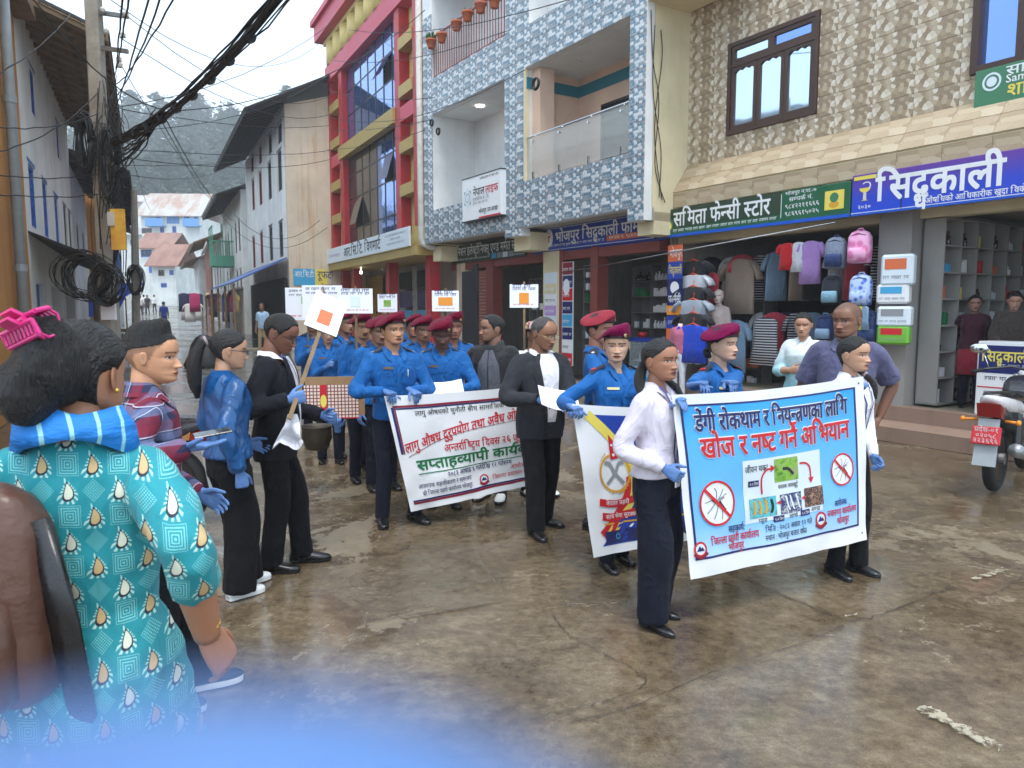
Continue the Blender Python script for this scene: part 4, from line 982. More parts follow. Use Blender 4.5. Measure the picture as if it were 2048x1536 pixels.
big_tree(265,183,300,262,62,'slim misty tree on the ridge behind the utility pole',1);big_tree(392,188,320,268,110,'largest rounded misty tree on the ridge in the middle of the gap',2)
big_tree(465,222,320,275,60,'broad misty tree on the ridge just left of the dark eaves',3);big_tree(575,172,260,255,50,'misty treetop showing above the white house roof',4);big_tree(644,163,260,255,42,'misty treetop beside the red building cornice',5)
big_tree(320,215,320,280,70,'misty tree between the pole and the rounded ridge tree',6)
# ------------------------------------------------------------------ misty air
def haze(density):
 a=bpy.data.materials.new('haze');a.use_nodes=True;t=a.node_tree;t.nodes.clear();o=t.nodes.new('ShaderNodeOutputMaterial');v=t.nodes.new('ShaderNodeVolumePrincipled')
 v.inputs['Color'].default_value=(.92,.96,1,1);v.inputs['Density'].default_value=density;v.inputs['Anisotropy'].default_value=.2;t.links.new(v.outputs[0],o.inputs['Volume']);MAT['haze']=a
 m=MB();m.box(-440,350,-45,540,-4,125);tag(m.build('haze','haze'),'pale damp mist filling the street and hillside','haze',kind='stuff')
haze(.0013)
# ------------------------------------------------------------------ sign boards
def board(name,label,fr,x0,x1,z0,z1,y,mat,th=.05,cat='sign'):
 r=empty(name,fr.w(x0,y,z0),fr.rz);tag(r,label,cat);m=MB();m.rbox(0,x1-x0,0,th,0,z1-z0,.006);m.build('panel',mat,r);r['w']=x1-x0;r['h']=z1-z0;return r
def disc(root,name,mat,cx,cz,r,y=-.004,n=28,rz=None,a0=0,a1=2*PI,ri=None,fn=None):
 m=MB();rz=rz or r;f=fn or(lambda x,z,yy:(x,yy,z))
 if ri is None:m.quad(*[f(cx+r*math.cos(2*PI*i/n),cz+rz*math.sin(2*PI*i/n),y)for i in range(n)])
 else:
  k=ri/r;rows=[[f(cx+q*r*math.cos(a0+(a1-a0)*i/n),cz+q*rz*math.sin(a0+(a1-a0)*i/n),y)for q in(1,k)]for i in range(n+1)];m.loft(rows,cap=False,closed=False)
 return m.build(name,mat,root)
def poly(root,name,mat,pts,y=-.005,fn=None):
 m=MB();f=fn or(lambda x,z,yy:(x,yy,z));m.quad(*[f(x,z,y)for x,z in pts]);return m.build(name,mat,root)
def emblem_bowl(root,cx,cz,s,cup='v_yellow',snake='v_white'):
 "bowl with a serpent"
 poly(root,'bowl',cup,[(cx-.42*s,cz+.15*s),(cx-.36*s,cz-.02*s),(cx-.15*s,cz-.16*s),(cx+.15*s,cz-.16*s),(cx+.36*s,cz-.02*s),(cx+.42*s,cz+.15*s)])
 poly(root,'bowl_stem',cup,[(cx-.05*s,cz-.16*s),(cx-.05*s,cz-.62*s),(cx-.25*s,cz-.72*s),(cx+.25*s,cz-.72*s),(cx+.05*s,cz-.62*s),(cx+.05*s,cz-.16*s)])
 disc(root,'serpent',snake,cx+.1*s,cz+.3*s,.34*s,-.006,18,.26*s,-.9,2.6,.25*s)
 for k in range(3):disc(root,'serpent',snake,cx,cz-.26*s-.15*s*k,.13*s,-.006,12,.09*s,0,2*PI,.07*s)
SY=-.40
q=lambda px,py,y=SY:FR.p(px,py,y)
# fancy store
x0,x1=q(1335,450)[0],q(1700,400)[0];z0,z1=3.06,3.56
b=board('fancy_store_sign','dark green shop sign with white lettering over the fancy store',FR,x0,x1,z0,z1,SY,'v_green');W,H=x1-x0,z1-z0
rect(b,'dark_band','v_dkgreen',.0,W*.68,.16,H,-.001);rect(b,'blue_edge','v_royal',0,W,-.0,.05,-.001)
lettering(b,'समिता फेन्सी स्टोर',.16,.19,.23,'v_white',-.006,W*.58,bold=.02);scribble(b,.15,W*.66,.085,.05,'v_white');rect(b,'divider','v_white',W*.68,W*.683,.1,H-.04,-.004)
lettering(b,'सम्पर्क नं.',W*.72,.335,.055,'v_white',-.006,.42);lettering(b,'९८४२२११६६६',W*.70,.23,.06,'v_white',-.006,W*.165);lettering(b,'९८६९६१५०२५',W*.70,.12,.06,'v_white',-.006,W*.165);lettering(b,'भोजपुर न.पा.-७',W*.70,.435,.045,'v_white',-.006,W*.15)
rect(b,'picture','v_yellow',W*.89,W*.975,.13,H-.1,-.004);disc(b,'picture_figure','v_bgreen',W*.932,.3,.07,-.008);disc(b,'picture_figure','v_gold',W*.932,.2,.08,-.007,rz=.05)
disc(b,'round_emblem','v_bgreen',.075,.22,.07,-.004,rz=.10);disc(b,'emblem_figure','v_yellow',.075,.20,.04,-.006,rz=.06)
# pharmacy (purple)
x0,x1=q(1704,400)[0],8.2;z0,z1=3.06,3.62
b=board('pharmacy_sign','blue and purple pharmacy sign with large white lettering and bowl emblem',FR,x0,x1,z0,z1,SY-.01,'sign_purple');W=x1-x0
lettering(b,'सिद्धकाली',.36,.17,.30,'v_white',-.006,1.62,bold=.03);lettering(b,'फार्मेसी',2.2,.17,.30,'v_white',-.006,1.5,bold=.03);lettering(b,'औषधिको आधिकारीक खुद्रा विक्रेता',1.05,.055,.065,'v_white',-.006,1.25,bold=.012)
emblem_bowl(b,.20,.34,.20);lettering(b,'२०३०',.10,.085,.05,'v_white',-.006,.2);rect(b,'yellow_strip','v_yellow',.03,.36,.485,.535,-.004);rect(b,'seam','v_navy',.72,.735,.02,.50,-.003);rect(b,'white_line','v_white',0,W,.03,.038,-.003);rect(b,'blue_edge','v_royal',0,W,0,.03,-.002)
# blue pharmacy sign
BY=-.27
x0,x1=FR.p(1087,470,BY)[0],FR.p(1312,440,BY)[0];xa,xb=FR.p(1062,470,BY)[0],FR.p(1333,440,BY)[0];z0,z1=3.08,3.60
b=board('blue_pharmacy_sign','royal blue pharmacy sign with silver lettering below the balcony',FR,x0,x1,z0,z1,BY-.02,'v_blue',.04);W,H=x1-x0,z1-z0
lettering(b,'भोजपुर सिद्धकाली फार्मेसी',.50,.19,.20,'v_white',-.006,W-.62,bold=.02);disc(b,'round_emblem','v_white',.25,.29,.16,-.004,rz=.20);emblem_bowl(b,.25,.32,.17,'v_red','v_red')
scribble(b,.15,W*.6,.08,.06,'v_white');rect(b,'orange_strip','v_orange',W*.62,W-.05,.07,.18,-.003);lettering(b,'सम्पर्क नं. ९८४२०५२५१४',W*.64,.1,.06,'v_white',-.006,W*.34)
for a in((0.03,W-.03,.02,.03),(.03,W-.03,H-.03,H-.02)):rect(b,'white_line','v_white',*a,-.003)
s2=board('blue_fascia','plain blue fascia strip behind the royal blue pharmacy sign',FR,xa,xb,3.05,3.5,BY+.03,'v_blue',.05,'fascia')
# electronics sign
x0,x1=FR.p(905,500,BY)[0],FR.p(1052,480,BY)[0]
b=board('electronics_sign','dark green electronics repair sign under the left balcony',FR,x0,x1,3.04,3.52,BY-.02,'v_dkgreen',.05);W=x1-x0
lettering(b,'निशन इलेक्ट्रोनिक्स् एण्ड मर्मत सेन्टर',.25,.20,.20,'v_white',-.006,W-.35,bold=.015);scribble(b,.3,W*.55,.06,.05,'v_white');
for k,m in enumerate(('v_sky','v_grey','v_pale','v_grey')):rect(b,'product_picture',m,W*.58+k*.28,W*.58+k*.28+.24,.03,.16,-.004)
scribble(b,W*.85,W-.05,.10,.04,'v_white');scribble(b,W*.85,W-.05,.04,.04,'v_white')
# mart sign on the red building
b=board('mart_sign','long weathered white sign along the foot of the red building',FRD,RX0+.02,RX1-.35,3.57,4.13,-.20,'v_pale',.05);W=RX1-RX0-.37
lettering(b,'आर.सि.टि. विगमार्ट',W*.26,.12,.30,'v_black',-.006,W*.46,bold=.01);scribble(b,W*.77,W*.97,.40,.07,'v_grey');scribble(b,W*.82,W*.92,.28,.06,'v_grey');scribble(b,W*.79,W*.95,.15,.06,'v_grey');scribble(b,W*.05,W*.2,.2,.12,'v_lilac')
# insurance light box
x0,x1=FB.p(926,400,-.14)[0],FB.p(1003,400,-.14)[0];z0=FB.p(928,445,-.14)[1];z1=FB.p(928,360,-.14)[1]
b=board('insurance_sign','white insurance light box with diamond emblem hung on the left balcony',FB,x0,x1,z0,z1,-.16,'v_white',.15);W,H=x1-x0,z1-z0
lettering(b,'नेपाल',W*.30,H*.55,.16,'v_black',-.005,W*.30,bold=.015);lettering(b,'लाइफ',W*.62,H*.55,.16,'v_red',-.005,W*.32,bold=.015);lettering(b,'इन्स्योरेन्स कं. लि.',W*.30,H*.43,.08,'v_grey',-.005,W*.42);scribble(b,W*.3,W*.72,H*.34,.07,'v_grey');lettering(b,'भोजपुर उप-शाखा',W*.45,H*.13,.09,'v_black',-.005,W*.48,bold=.012)
rect(b,'red_strip','v_red',W*.45,W,0.0,H*.05,-.003);scribble(b,W*.48,W*.96,H*.88,.06,'v_black')
poly(b,'emblem_square','v_grey',[(W*.06,H*.38),(W*.24,H*.38),(W*.24,H*.70),(W*.06,H*.70)],-.003);poly(b,'emblem_diamond','v_pale',[(W*.15,H*.28),(W*.27,H*.54),(W*.15,H*.80),(W*.03,H*.54)],-.005);disc(b,'emblem_ring','v_grey',W*.15,H*.54,W*.06,-.006,20,None,0,2*PI,W*.05)
for zz in(0,H):m=MB();m.box(-.01,W+.01,-.008,.15,zz-.012,zz+.012);m.build('frame','metal_black',b)
# bank banner at the right edge
gx0=FR.p(1950,190,-.05)[0];gz0,gz1=FR.p(1940,245,-.05)[1],FR.p(1950,145,-.05)[1]
b=board('bank_banner','green bank banner with gold lower edge at the top right',FR,gx0,gx0+2.2,gz0,gz1,-.07,'v_bgreen',.012);H=gz1-gz0
rect(b,'gold_edge','v_gold',0,2.2,0,.08,-.002);disc(b,'round_emblem','v_pale',.20,H*.72,.11,-.003,ri=.085);disc(b,'emblem_core','v_pale',.20,H*.72,.06,-.004)
lettering(b,'सामुदायिक बैंक',.36,H*.78,.10,'v_white',-.005,1.3,bold=.012);lettering(b,'Samudayik',.36,H*.63,.085,'v_white',-.005,.62,bold=.01);lettering(b,'शाखा कार्यालय',.38,H*.36,.13,'v_yellow',-.005,1.3,bold=.015);lettering(b,'भोजपुर',.62,H*.22,.06,'v_white',-.005)
# ------------------------------------------------------------------ printed banners
class Sheet:
 "a hand-held printed sheet between four corners, with slack ripples"
 def __init__(s,name,label,fr,TL,TR,BL,BR,W,H,amp=.015,seed=0,cat='banner'):
  s.W,s.H,s.amp,s.seed=W,H,amp,seed
  s.c=[fr.w(x,0,z)for x,z in(BL,BR,TL,TR)];n=fr.n;s.n=Vector((n[0],n[1],0));s.o=s.c[0].copy()
  s.root=empty(name,s.o);tag(s.root,label,cat)
 def fn(s,u,v,y=0.0):
  a,b=u/s.W,v/s.H;BL,BR,TL,TR=s.c;p=BL*(1-a)*(1-b)+BR*a*(1-b)+TL*(1-a)*b+TR*a*b
  k=s.amp*(math.sin(a*7+s.seed+b*1.5)*.6+mnoise.noise(Vector((a*4+s.seed,b*2.5,0)))*1.2+.8*mnoise.noise(Vector((a*9,b*6+s.seed,2)))*(1-b))
  p=p+s.n*(k+y)+Vector((0,0,-.02*math.sin(a*PI)*b));return(p-s.o)[:]
 def sheet(s,mat,nx=110,nz=64):
  mb=MB();rows=[[s.fn(s.W*i/nx,s.H*j/nz)for i in range(nx+1)]for j in range(nz+1)];k=len(mb.v);mb.loft(rows,cap=False,closed=False)
  o=mb.build('cloth',mat,s.root,True);return o
 def rect(s,name,mat,u0,u1,v0,v1,y=-.003):
  nx=max(1,int((u1-u0)/s.W*100));nz=max(1,int((v1-v0)/s.H*60));mb=MB();mb.loft([[s.fn(u0+(u1-u0)*i/nx,v0+(v1-v0)*j/nz,y)for i in range(nx+1)]for j in range(nz+1)],cap=False,closed=False);return mb.build(name,mat,s.root,True)
 def text(s,t,u,v,size,mat,y=-.006,width=None,align='L',bold=.008,slope=0.0):return lettering(s.root,t,u,v,size,mat,y,width,align,bold,s.fn,slope=slope)
 def poly(s,name,mat,pts,y=-.005):return poly(s.root,name,mat,pts,y,s.fn)
 def disc(s,name,mat,u,v,r,y=-.005,**k):return disc(s.root,name,mat,u,v,r,y,fn=s.fn,**k)
 def band(s,name,mat,pts,w,y=-.005):
  P=spline(pts,8);mb=MB();rows=[]
  for i,p in enumerate(P):
   d=P[min(i+1,len(P)-1)][:2]-P[max(i-1,0)][:2];n=np.array((-d[1],d[0]))/(np.hypot(*d)+1e-9);ww=w*(p[2]if len(p)>2 else 1);rows.append([s.fn(p[0]-n[0]*ww,p[1]-n[1]*ww,y),s.fn(p[0]+n[0]*ww,p[1]+n[1]*ww,y)])
  mb.loft(rows,cap=False,closed=False);return mb.build(name,mat,s.root)
 def crest(s,u,v,r):
  s.disc('crest','v_red',u,v,r,-.005,ri=r*.72);s.disc('crest_field','v_pale',u,v,r*.72,-.0045);s.poly('crest_mountain','v_txtnavy',[(u-r*.6,v-r*.25),(u-r*.1,v+r*.45),(u+r*.15,v+r*.1),(u+r*.3,v+r*.3),(u+r*.6,v-r*.25)],-.006);s.band('crest_scroll','v_maroon',[(u-r*1.05,v-r*.55),(u,v-r*1.1),(u+r*1.05,v-r*.55)],r*.18,-.007)
 def mosquito(s,u,v,r):
  s.disc('warning_disc','v_white',u,v,r,-.005);k=r*.8
  for a,b,w in(((-.2,.15),(.25,-.02),.10),((.2,.0),(.55,-.45),.07),((-.35,.3),(-.2,.12),.09)):s.band('mosquito','v_black',[(u+a[0]*k,v+a[1]*k),(u+b[0]*k,v+b[1]*k)],w*k,-.0065)
  for a in((-.1,.1,-.75,-.5),(0,.05,-.3,-.85),(.1,.0,.25,-.9),(.05,.1,.7,.45),(-.1,.15,-.15,.85),(.0,.12,.45,.75),(-.15,.1,-.85,.1)):s.band('mosquito_leg','v_black',[(u+a[0]*k,v+a[1]*k),(u+(a[0]+a[2])/2*k+.12*k,v+(a[1]+a[3])/2*k+.1*k),(u+a[2]*k,v+a[3]*k)],.018*k,-.0065)
  s.band('mosquito_wing','v_grey',[(u-.05*k,v+.12*k),(u+.5*k,v+.3*k)],.08*k,-.0068)
  s.disc('warning_ring','v_txtred',u,v,r,-.008,ri=r*.90);s.band('warning_bar','v_txtred',[(u-r*.66,v+r*.66),(u+r*.66,v-r*.66)],r*.07,-.0085)
def photo_mat(name,c1,c2,c3,scale):
 a=N(name);n1=a.noise(a.coord('Object'),scale,4,.7,1.5);a.base(a.ramp(n1,[(.35,lin(c1)),(.5,lin(c2)),(.62,lin(c3))]));a.rough(.4)
photo_mat('ph_green',(60,110,40),(130,180,60),(150,150,110),9);photo_mat('ph_cyan',(60,180,200),(90,190,200),(120,100,70),26);photo_mat('ph_navy',(36,44,96),(44,52,104),(190,190,190),22);photo_mat('ph_brown',(40,28,30),(70,46,46),(180,140,110),40)
# -- dengue banner
BF1=Frame((.885,3.86),(1.24,.66));c_=lambda px,py:BF1.p(px,py)
TL,TR,BL,BR=c_(1346,790),c_(1728,753),c_(1383,1160),c_(1736,1080)
W1=TR[0]-TL[0];H1=.5*(TL[1]-BL[1]+TR[1]-BR[1])
d1=Sheet('dengue_banner','blue dengue campaign banner with mosquito warning discs held in front',BF1,TL,TR,BL,BR,W1,H1,.012,1.0);d1.sheet('v_white')
W,H=W1,H1;d1.rect('print_field','banner_blue',.03*W,.95*W,.10*H,.945*H,-.0015)
for a in((.03,.04,.10,.945),(.94,.95,.10,.945),(.03,.95,.935,.945),(.03,.95,.10,.112)):d1.rect('border_line','v_txtnavy',a[0]*W,a[1]*W,a[2]*H,a[3]*H,-.003)
for t,v,sz,mt,a,b in(('डेंगी रोकथाम र नियन्त्रणका लागि',.80,.085,'v_txtnavy',.085,.81),('खोज र नष्ट गर्ने अभियान',.655,.10,'v_txtred',.10,.80)):
 d1.text(t,a*W,v*H,sz*H,'v_white',-.005,b*W,bold=.055);d1.text(t,a*W,v*H,sz*H,mt,-.009,b*W,bold=.022)
d1.mosquito(.155*W,.40*H,.088*W);d1.mosquito(.85*W,.47*H,.068*W)
d1.rect('white_panel','v_pale',.29*W,.72*W,.25*H,.615*H,-.0035);d1.text('जीवन चक्र?',.30*W,.545*H,.032*H,'v_black',-.006,.12*W)
for a in((.455,.585,.465,.60,'ph_green'),(.315,.455,.275,.39,'ph_cyan'),(.475,.595,.275,.39,'ph_navy'),(.615,.725,.285,.40,'ph_brown')):d1.rect('picture',a[4],a[0]*W,a[1]*W,a[2]*H,a[3]*H,-.0055)
for u in(.34,.37,.40,.43):d1.band('picture_larva','v_gold' if u<.41 else 'v_black',[(u*W,.375*H),(u*W+.008,.33*H),(u*W-.004,.295*H)],.009,-.0075)
for u in(.505,.53,.565):d1.band('picture_larva','v_pale',[(u*W,.38*H),((u+.01)*W,.32*H),((u+.018)*W,.295*H)],.006,-.0075)
d1.band('picture_insect','v_black',[(.50*W,.54*H),(.53*W,.535*H),(.555*W,.50*H)],.009,-.0075);d1.text('वयस्क लामखुट्टे',.47*W,.425*H,.022*H,'v_black',-.006,.11*W);d1.text('प्यूपा',.36*W,.245*H,.022*H,'v_black',-.006);d1.text('लार्भा',.52*W,.245*H,.022*H,'v_black',-.006);d1.text('अण्डा',.65*W,.255*H,.022*H,'v_black',-.006)
for u,v in((.315,.46),(.435,.235),(.585,.24)):d1.rect('caption_box','v_txtnavy',u*W,(u+.055)*W,v*H,(v+.035)*H,-.0055);d1.text('१-२ दिन',(u+.006)*W,(v+.009)*H,.014*H,'v_white',-.0075,.043*W)
d1.band('arrow','v_txtred',[(.385*W,.41*H),(.385*W,.50*H),(.41*W,.545*H),(.44*W,.55*H)],.006,-.0065);d1.poly('arrow_head','v_txtred',[(.435*W,.53*H),(.46*W,.552*H),(.435*W,.574*H)],-.0065)
d1.band('arrow','v_txtred',[(.595*W,.555*H),(.63*W,.55*H),(.655*W,.52*H),(.66*W,.455*H)],.006,-.0065);d1.poly('arrow_head','v_txtred',[(.645*W,.46*H),(.66*W,.425*H),(.678*W,.46*H)],-.0065)
for u in(.465,.605):d1.poly('arrow_head','v_txtred',[((u+.012)*W,.335*H),((u+.012)*W,.36*H),((u-.012)*W,.347*H)],-.0075)
d1.text('सहकार्य:',.20*W,.225*H,.034*H,'v_txtnavy',-.006,.085*W,bold=.012);d1.text('जिल्ला प्रहरी कार्यालय',.11*W,.168*H,.038*H,'v_txtred',-.006,.245*W,bold=.014);d1.text('भोजपुर',.195*W,.12*H,.036*H,'v_txtred',-.006,.08*W,bold=.014)
d1.text('मिति : २०८३ असार १२ गते',.39*W,.185*H,.03*H,'v_black',-.006,.26*W);d1.text('स्थान : भोजपुर बजार क्षेत्र',.385*W,.135*H,.03*H,'v_black',-.006,.23*W);d1.text('आयोजक:',.79*W,.255*H,.032*H,'v_txtnavy',-.006,.085*W,bold=.01);d1.text('स्वास्थ्य कार्यालय',.745*W,.20*H,.036*H,'v_txtred',-.006,.185*W,bold=.014);d1.text('भोजपुर',.80*W,.145*H,.036*H,'v_txtred',-.006,.08*W,bold=.014)
d1.crest(.705*W,.195*H,.032*W);d1.crest(.055*W,.16*H,.03*W)
for u,v in((.02,.965),(.97,.05),(.97,.965)):d1.disc('eyelet','v_black',u*W,v*H,.006,-.004)
# -- drug-abuse banner
A2=G(806,1052);BF2=Frame((-.93,5.74),(1.72,.72));c_=lambda px,py:BF2.p(px,py)
TL,TR,BL,BR=c_(768,792),c_(1098,765),c_(822,1024),c_(1098,963)
W2=.5*(TR[0]-TL[0]+BR[0]-BL[0]);H2=.5*(TL[1]-BL[1]+TR[1]-BR[1])
d2=Sheet('drug_abuse_banner','white police banner with red and green lettering held by the leading officer',BF2,TL,TR,BL,BR,W2,H2,.02,3.0);d2.sheet('v_white');W,H=W2,H2
for a,m in(((.03,.99,.895,.915),'v_maroon'),((.03,.99,.88,.893),'v_txtnavy'),((.03,.99,.055,.075),'v_maroon'),((.03,.99,.077,.092),'v_txtnavy'),((.02,.035,.5,.9),'v_txtnavy'),((.036,.045,.5,.9),'v_maroon')):d2.rect('border_line',m,a[0]*W,a[1]*W,a[2]*H,a[3]*H)
d2.text('लागु औषधको चुनौती बीच सामाजिक समाधानको बाटो',.15*W,.82*H,.038*H,'v_black',-.006,.8*W)
arc='लागु औषध दुरुपयोग तथा अवैध ओसार-पसार'
Vt,Ft,wt=text2d(arc,.02);mb=MB()
def arcpt(a,b,l):q_=a/wt;u=(.05+.93*q_)*W;v=(.505+.19*math.sin(q_*PI*.55))*H;return d2.fn(u,v+b*.075*H/.62,-.006+l*.0003)
mb.add([arcpt(a,b,l)for a,b,l in Vt],Ft);tag(mb.build('lettering','v_txtred',d2.root),kind='stuff')
d2.band('curve_line','v_maroon',[(.06*W,.47*H),(.25*W,.575*H),(.45*W,.64*H),(.75*W,.675*H),(.98*W,.675*H)],.0025)
d2.text('अन्तर्राष्ट्रिय दिवस २६ जून २०२६',.29*W,.475*H,.062*H,'v_txtred',-.006,.66*W,bold=.016);d2.text('सप्ताहव्यापी कार्यक्रम',.10*W,.345*H,.082*H,'v_txtgreen',-.006,.82*W,bold=.03);d2.band('underline','v_txtgreen',[(.10*W,.312*H),(.93*W,.312*H)],.004)
d2.text('२०८३ आषाढ ६ गतेदेखि १२ गतेसम्म',.28*W,.255*H,.038*H,'v_txtnavy',-.006,.45*W,bold=.012);d2.text('आवश्यक सहजीकरण र समन्वय',.08*W,.185*H,.034*H,'v_txtnavy',-.006,.36*W);d2.text('श्री जिल्ला प्रहरी कार्यालय भोजपुर',.10*W,.12*H,.034*H,'v_txtnavy',-.006,.34*W);d2.crest(.53*W,.155*H,.032*W)
d2.text('आयोजक',.72*W,.205*H,.036*H,'v_txtred',-.006);d2.text('जिल्ला प्रशासन कार्यालय',.59*W,.135*H,.036*H,'v_txtred',-.006,.34*W)
# -- police banner
BF3=Frame((.37,4.52),(1.2,.60));c_=lambda px,py:BF3.p(px,py)
TL,TR,BL,BR=c_(1145,808),c_(1420,810),c_(1186,1115),c_(1420,1072)
W3=TR[0]-TL[0];H3=.5*(TL[1]-BL[1]+TR[1]-BR[1])
d3=Sheet('police_banner','blue police banner with gold wreath emblem and flag behind the front woman',BF3,TL,TR,BL,BR,W3,H3,.014,5.0);d3.sheet('v_white');W,H=W3,H3
def curve(v):return(.02+.40*math.sin((1-v)*PI)*.9)*1.0
mb=MB();rows=[[d3.fn(max(.0,min(.98,curve(v)))*W+(.98-curve(v))*W*k/14,v*H,-.002)for k in range(15)]for v in np.linspace(.06,.94,20)];mb.loft(rows,cap=False,closed=False);mb.build('print_field','v_blue',d3.root,True)
d3.band('yellow_swoosh','v_yellow',[(max(0.01,curve(v))*W,v*H,1.2-.6*abs(v-.5))for v in np.linspace(.10,.94,9)],.035,-.0035)
d3.band('red_swoosh','v_red',[((curve(v)-.04)*W,v*H,.3+1.4*(.55-v))for v in np.linspace(.12,.52,6)],.05,-.004);d3.rect('blue_strip','v_txtnavy',.12*W,.98*W,.07*H,.155*H,-.004);d3.rect('gold_line','v_gold',.12*W,.98*W,.20*H,.212*H,-.004)
cu,cv,cr=.24*W,.55*H,.115*W
for s_ in(-1,1):
 for k in range(13):
  t=-PI/2+s_*(.25+k*.19);x,z=cu+cr*math.cos(t),cv+cr*1.1*math.sin(t);dx,dz=-s_*math.sin(t)*s_*1,math.cos(t)
  d3.poly('wreath_leaf','v_gold',[(x-.012,z-.006),(x+.004+.012*math.cos(t+s_),z+.016*math.sin(t+s_*1.2)),(x+.014,z+.010),(x-.002,z+.018)],-.0055)
d3.disc('wreath_ring','v_gold',cu,cv,cr*1.02,-.005,ri=cr*.90)
for s_ in(-1,1):d3.band('crossed_knife','v_grey',[(cu-s_*cr*.55,cv-cr*.55),(cu,cv),(cu+s_*cr*.3,cv+cr*.5),(cu+s_*cr*.62,cv+cr*.55)],.011,-.0065)
d3.poly('flag','v_red',[(cu-.025,cv+cr*.7),(cu+.055,cv+cr*.8),(cu+.0,cv+cr*1.35),(cu+.04,cv+cr*1.4),(cu-.025,cv+cr*2.0)],-.006);d3.disc('flag_sun','v_white',cu,cv+cr*.95,.010,-.0075);d3.disc('flag_moon','v_white',cu-.008,cv+cr*1.45,.008,-.0075)
d3.band('ribbon','v_red',[(cu-cr*1.2,cv-cr*1.45),(cu,cv-cr*1.6),(cu+cr*1.5,cv-cr*1.35)],.024,-.006);d3.text('नेपाल प्रहरी',cu-cr*.8,cv-cr*1.66,.026,'v_white',-.008,cr*1.6);d3.band('ribbon','v_red',[(cu-cr*1.1,cv-cr*2.2),(cu,cv-cr*2.3),(cu+cr*2.0,cv-cr*2.0)],.026,-.006);d3.text('सत्य सेवा सुरक्षणम्',cu-cr*.9,cv-cr*2.36,.026,'v_white',-.008,cr*2.5)
d3.text('हर प्रहर, प्रहरी',.36*W,.83*H,.05*H,'v_white',-.006,.42*W,bold=.012);d3.rect('white_label','v_white',.42*W,.75*W,.40*H,.455*H,-.006);d3.text('लागुऔषध',.44*W,.412*H,.03*H,'v_black',-.008);d3.disc('round_emblem','v_sky',.22*W,.113*H,.02,-.0065,ri=.013)
# ------------------------------------------------------------------ people
HT={'p':[(0,.27,.02,.09),(.03,.355,.0,.15),(.08,.40,-.04,.205),(.13,.385,-.10,.24),(.19,.405,-.20,.275),(.25,.398,-.28,.30),(.32,.402,-.345,.318),(.40,.398,-.41,.333),(.47,.378,-.455,.343),(.53,.402,-.478,.348),(.60,.422,-.488,.352),(.70,.418,-.475,.345),(.78,.385,-.44,.32),(.86,.31,-.37,.262),(.92,.225,-.285,.20),(.965,.14,-.185,.13),(.99,.065,-.095,.065),(1.0,.0,-.02,.01)]}
def gau(x,s):return math.exp(-(x/s)**2)
def head_pt(a,t,grow=0.0,jaw=1.0):
 yf,yb,w=interp(t,HT['p'])
 if t<.3:w*=1+(jaw-1)*(1-t/.3)
 k=smoothstep(.08,.3,t);yc=(yf+yb)/2*(1-k)+(-.03)*k
 s,c=math.sin(a),math.cos(a);e=2/2.25
 x=(w+grow)*math.copysign(abs(s)**e,s)
 y=yc+((yf-yc+grow)if c>0 else(yc-yb+grow))*math.copysign(abs(c)**e,c)
 return x,y
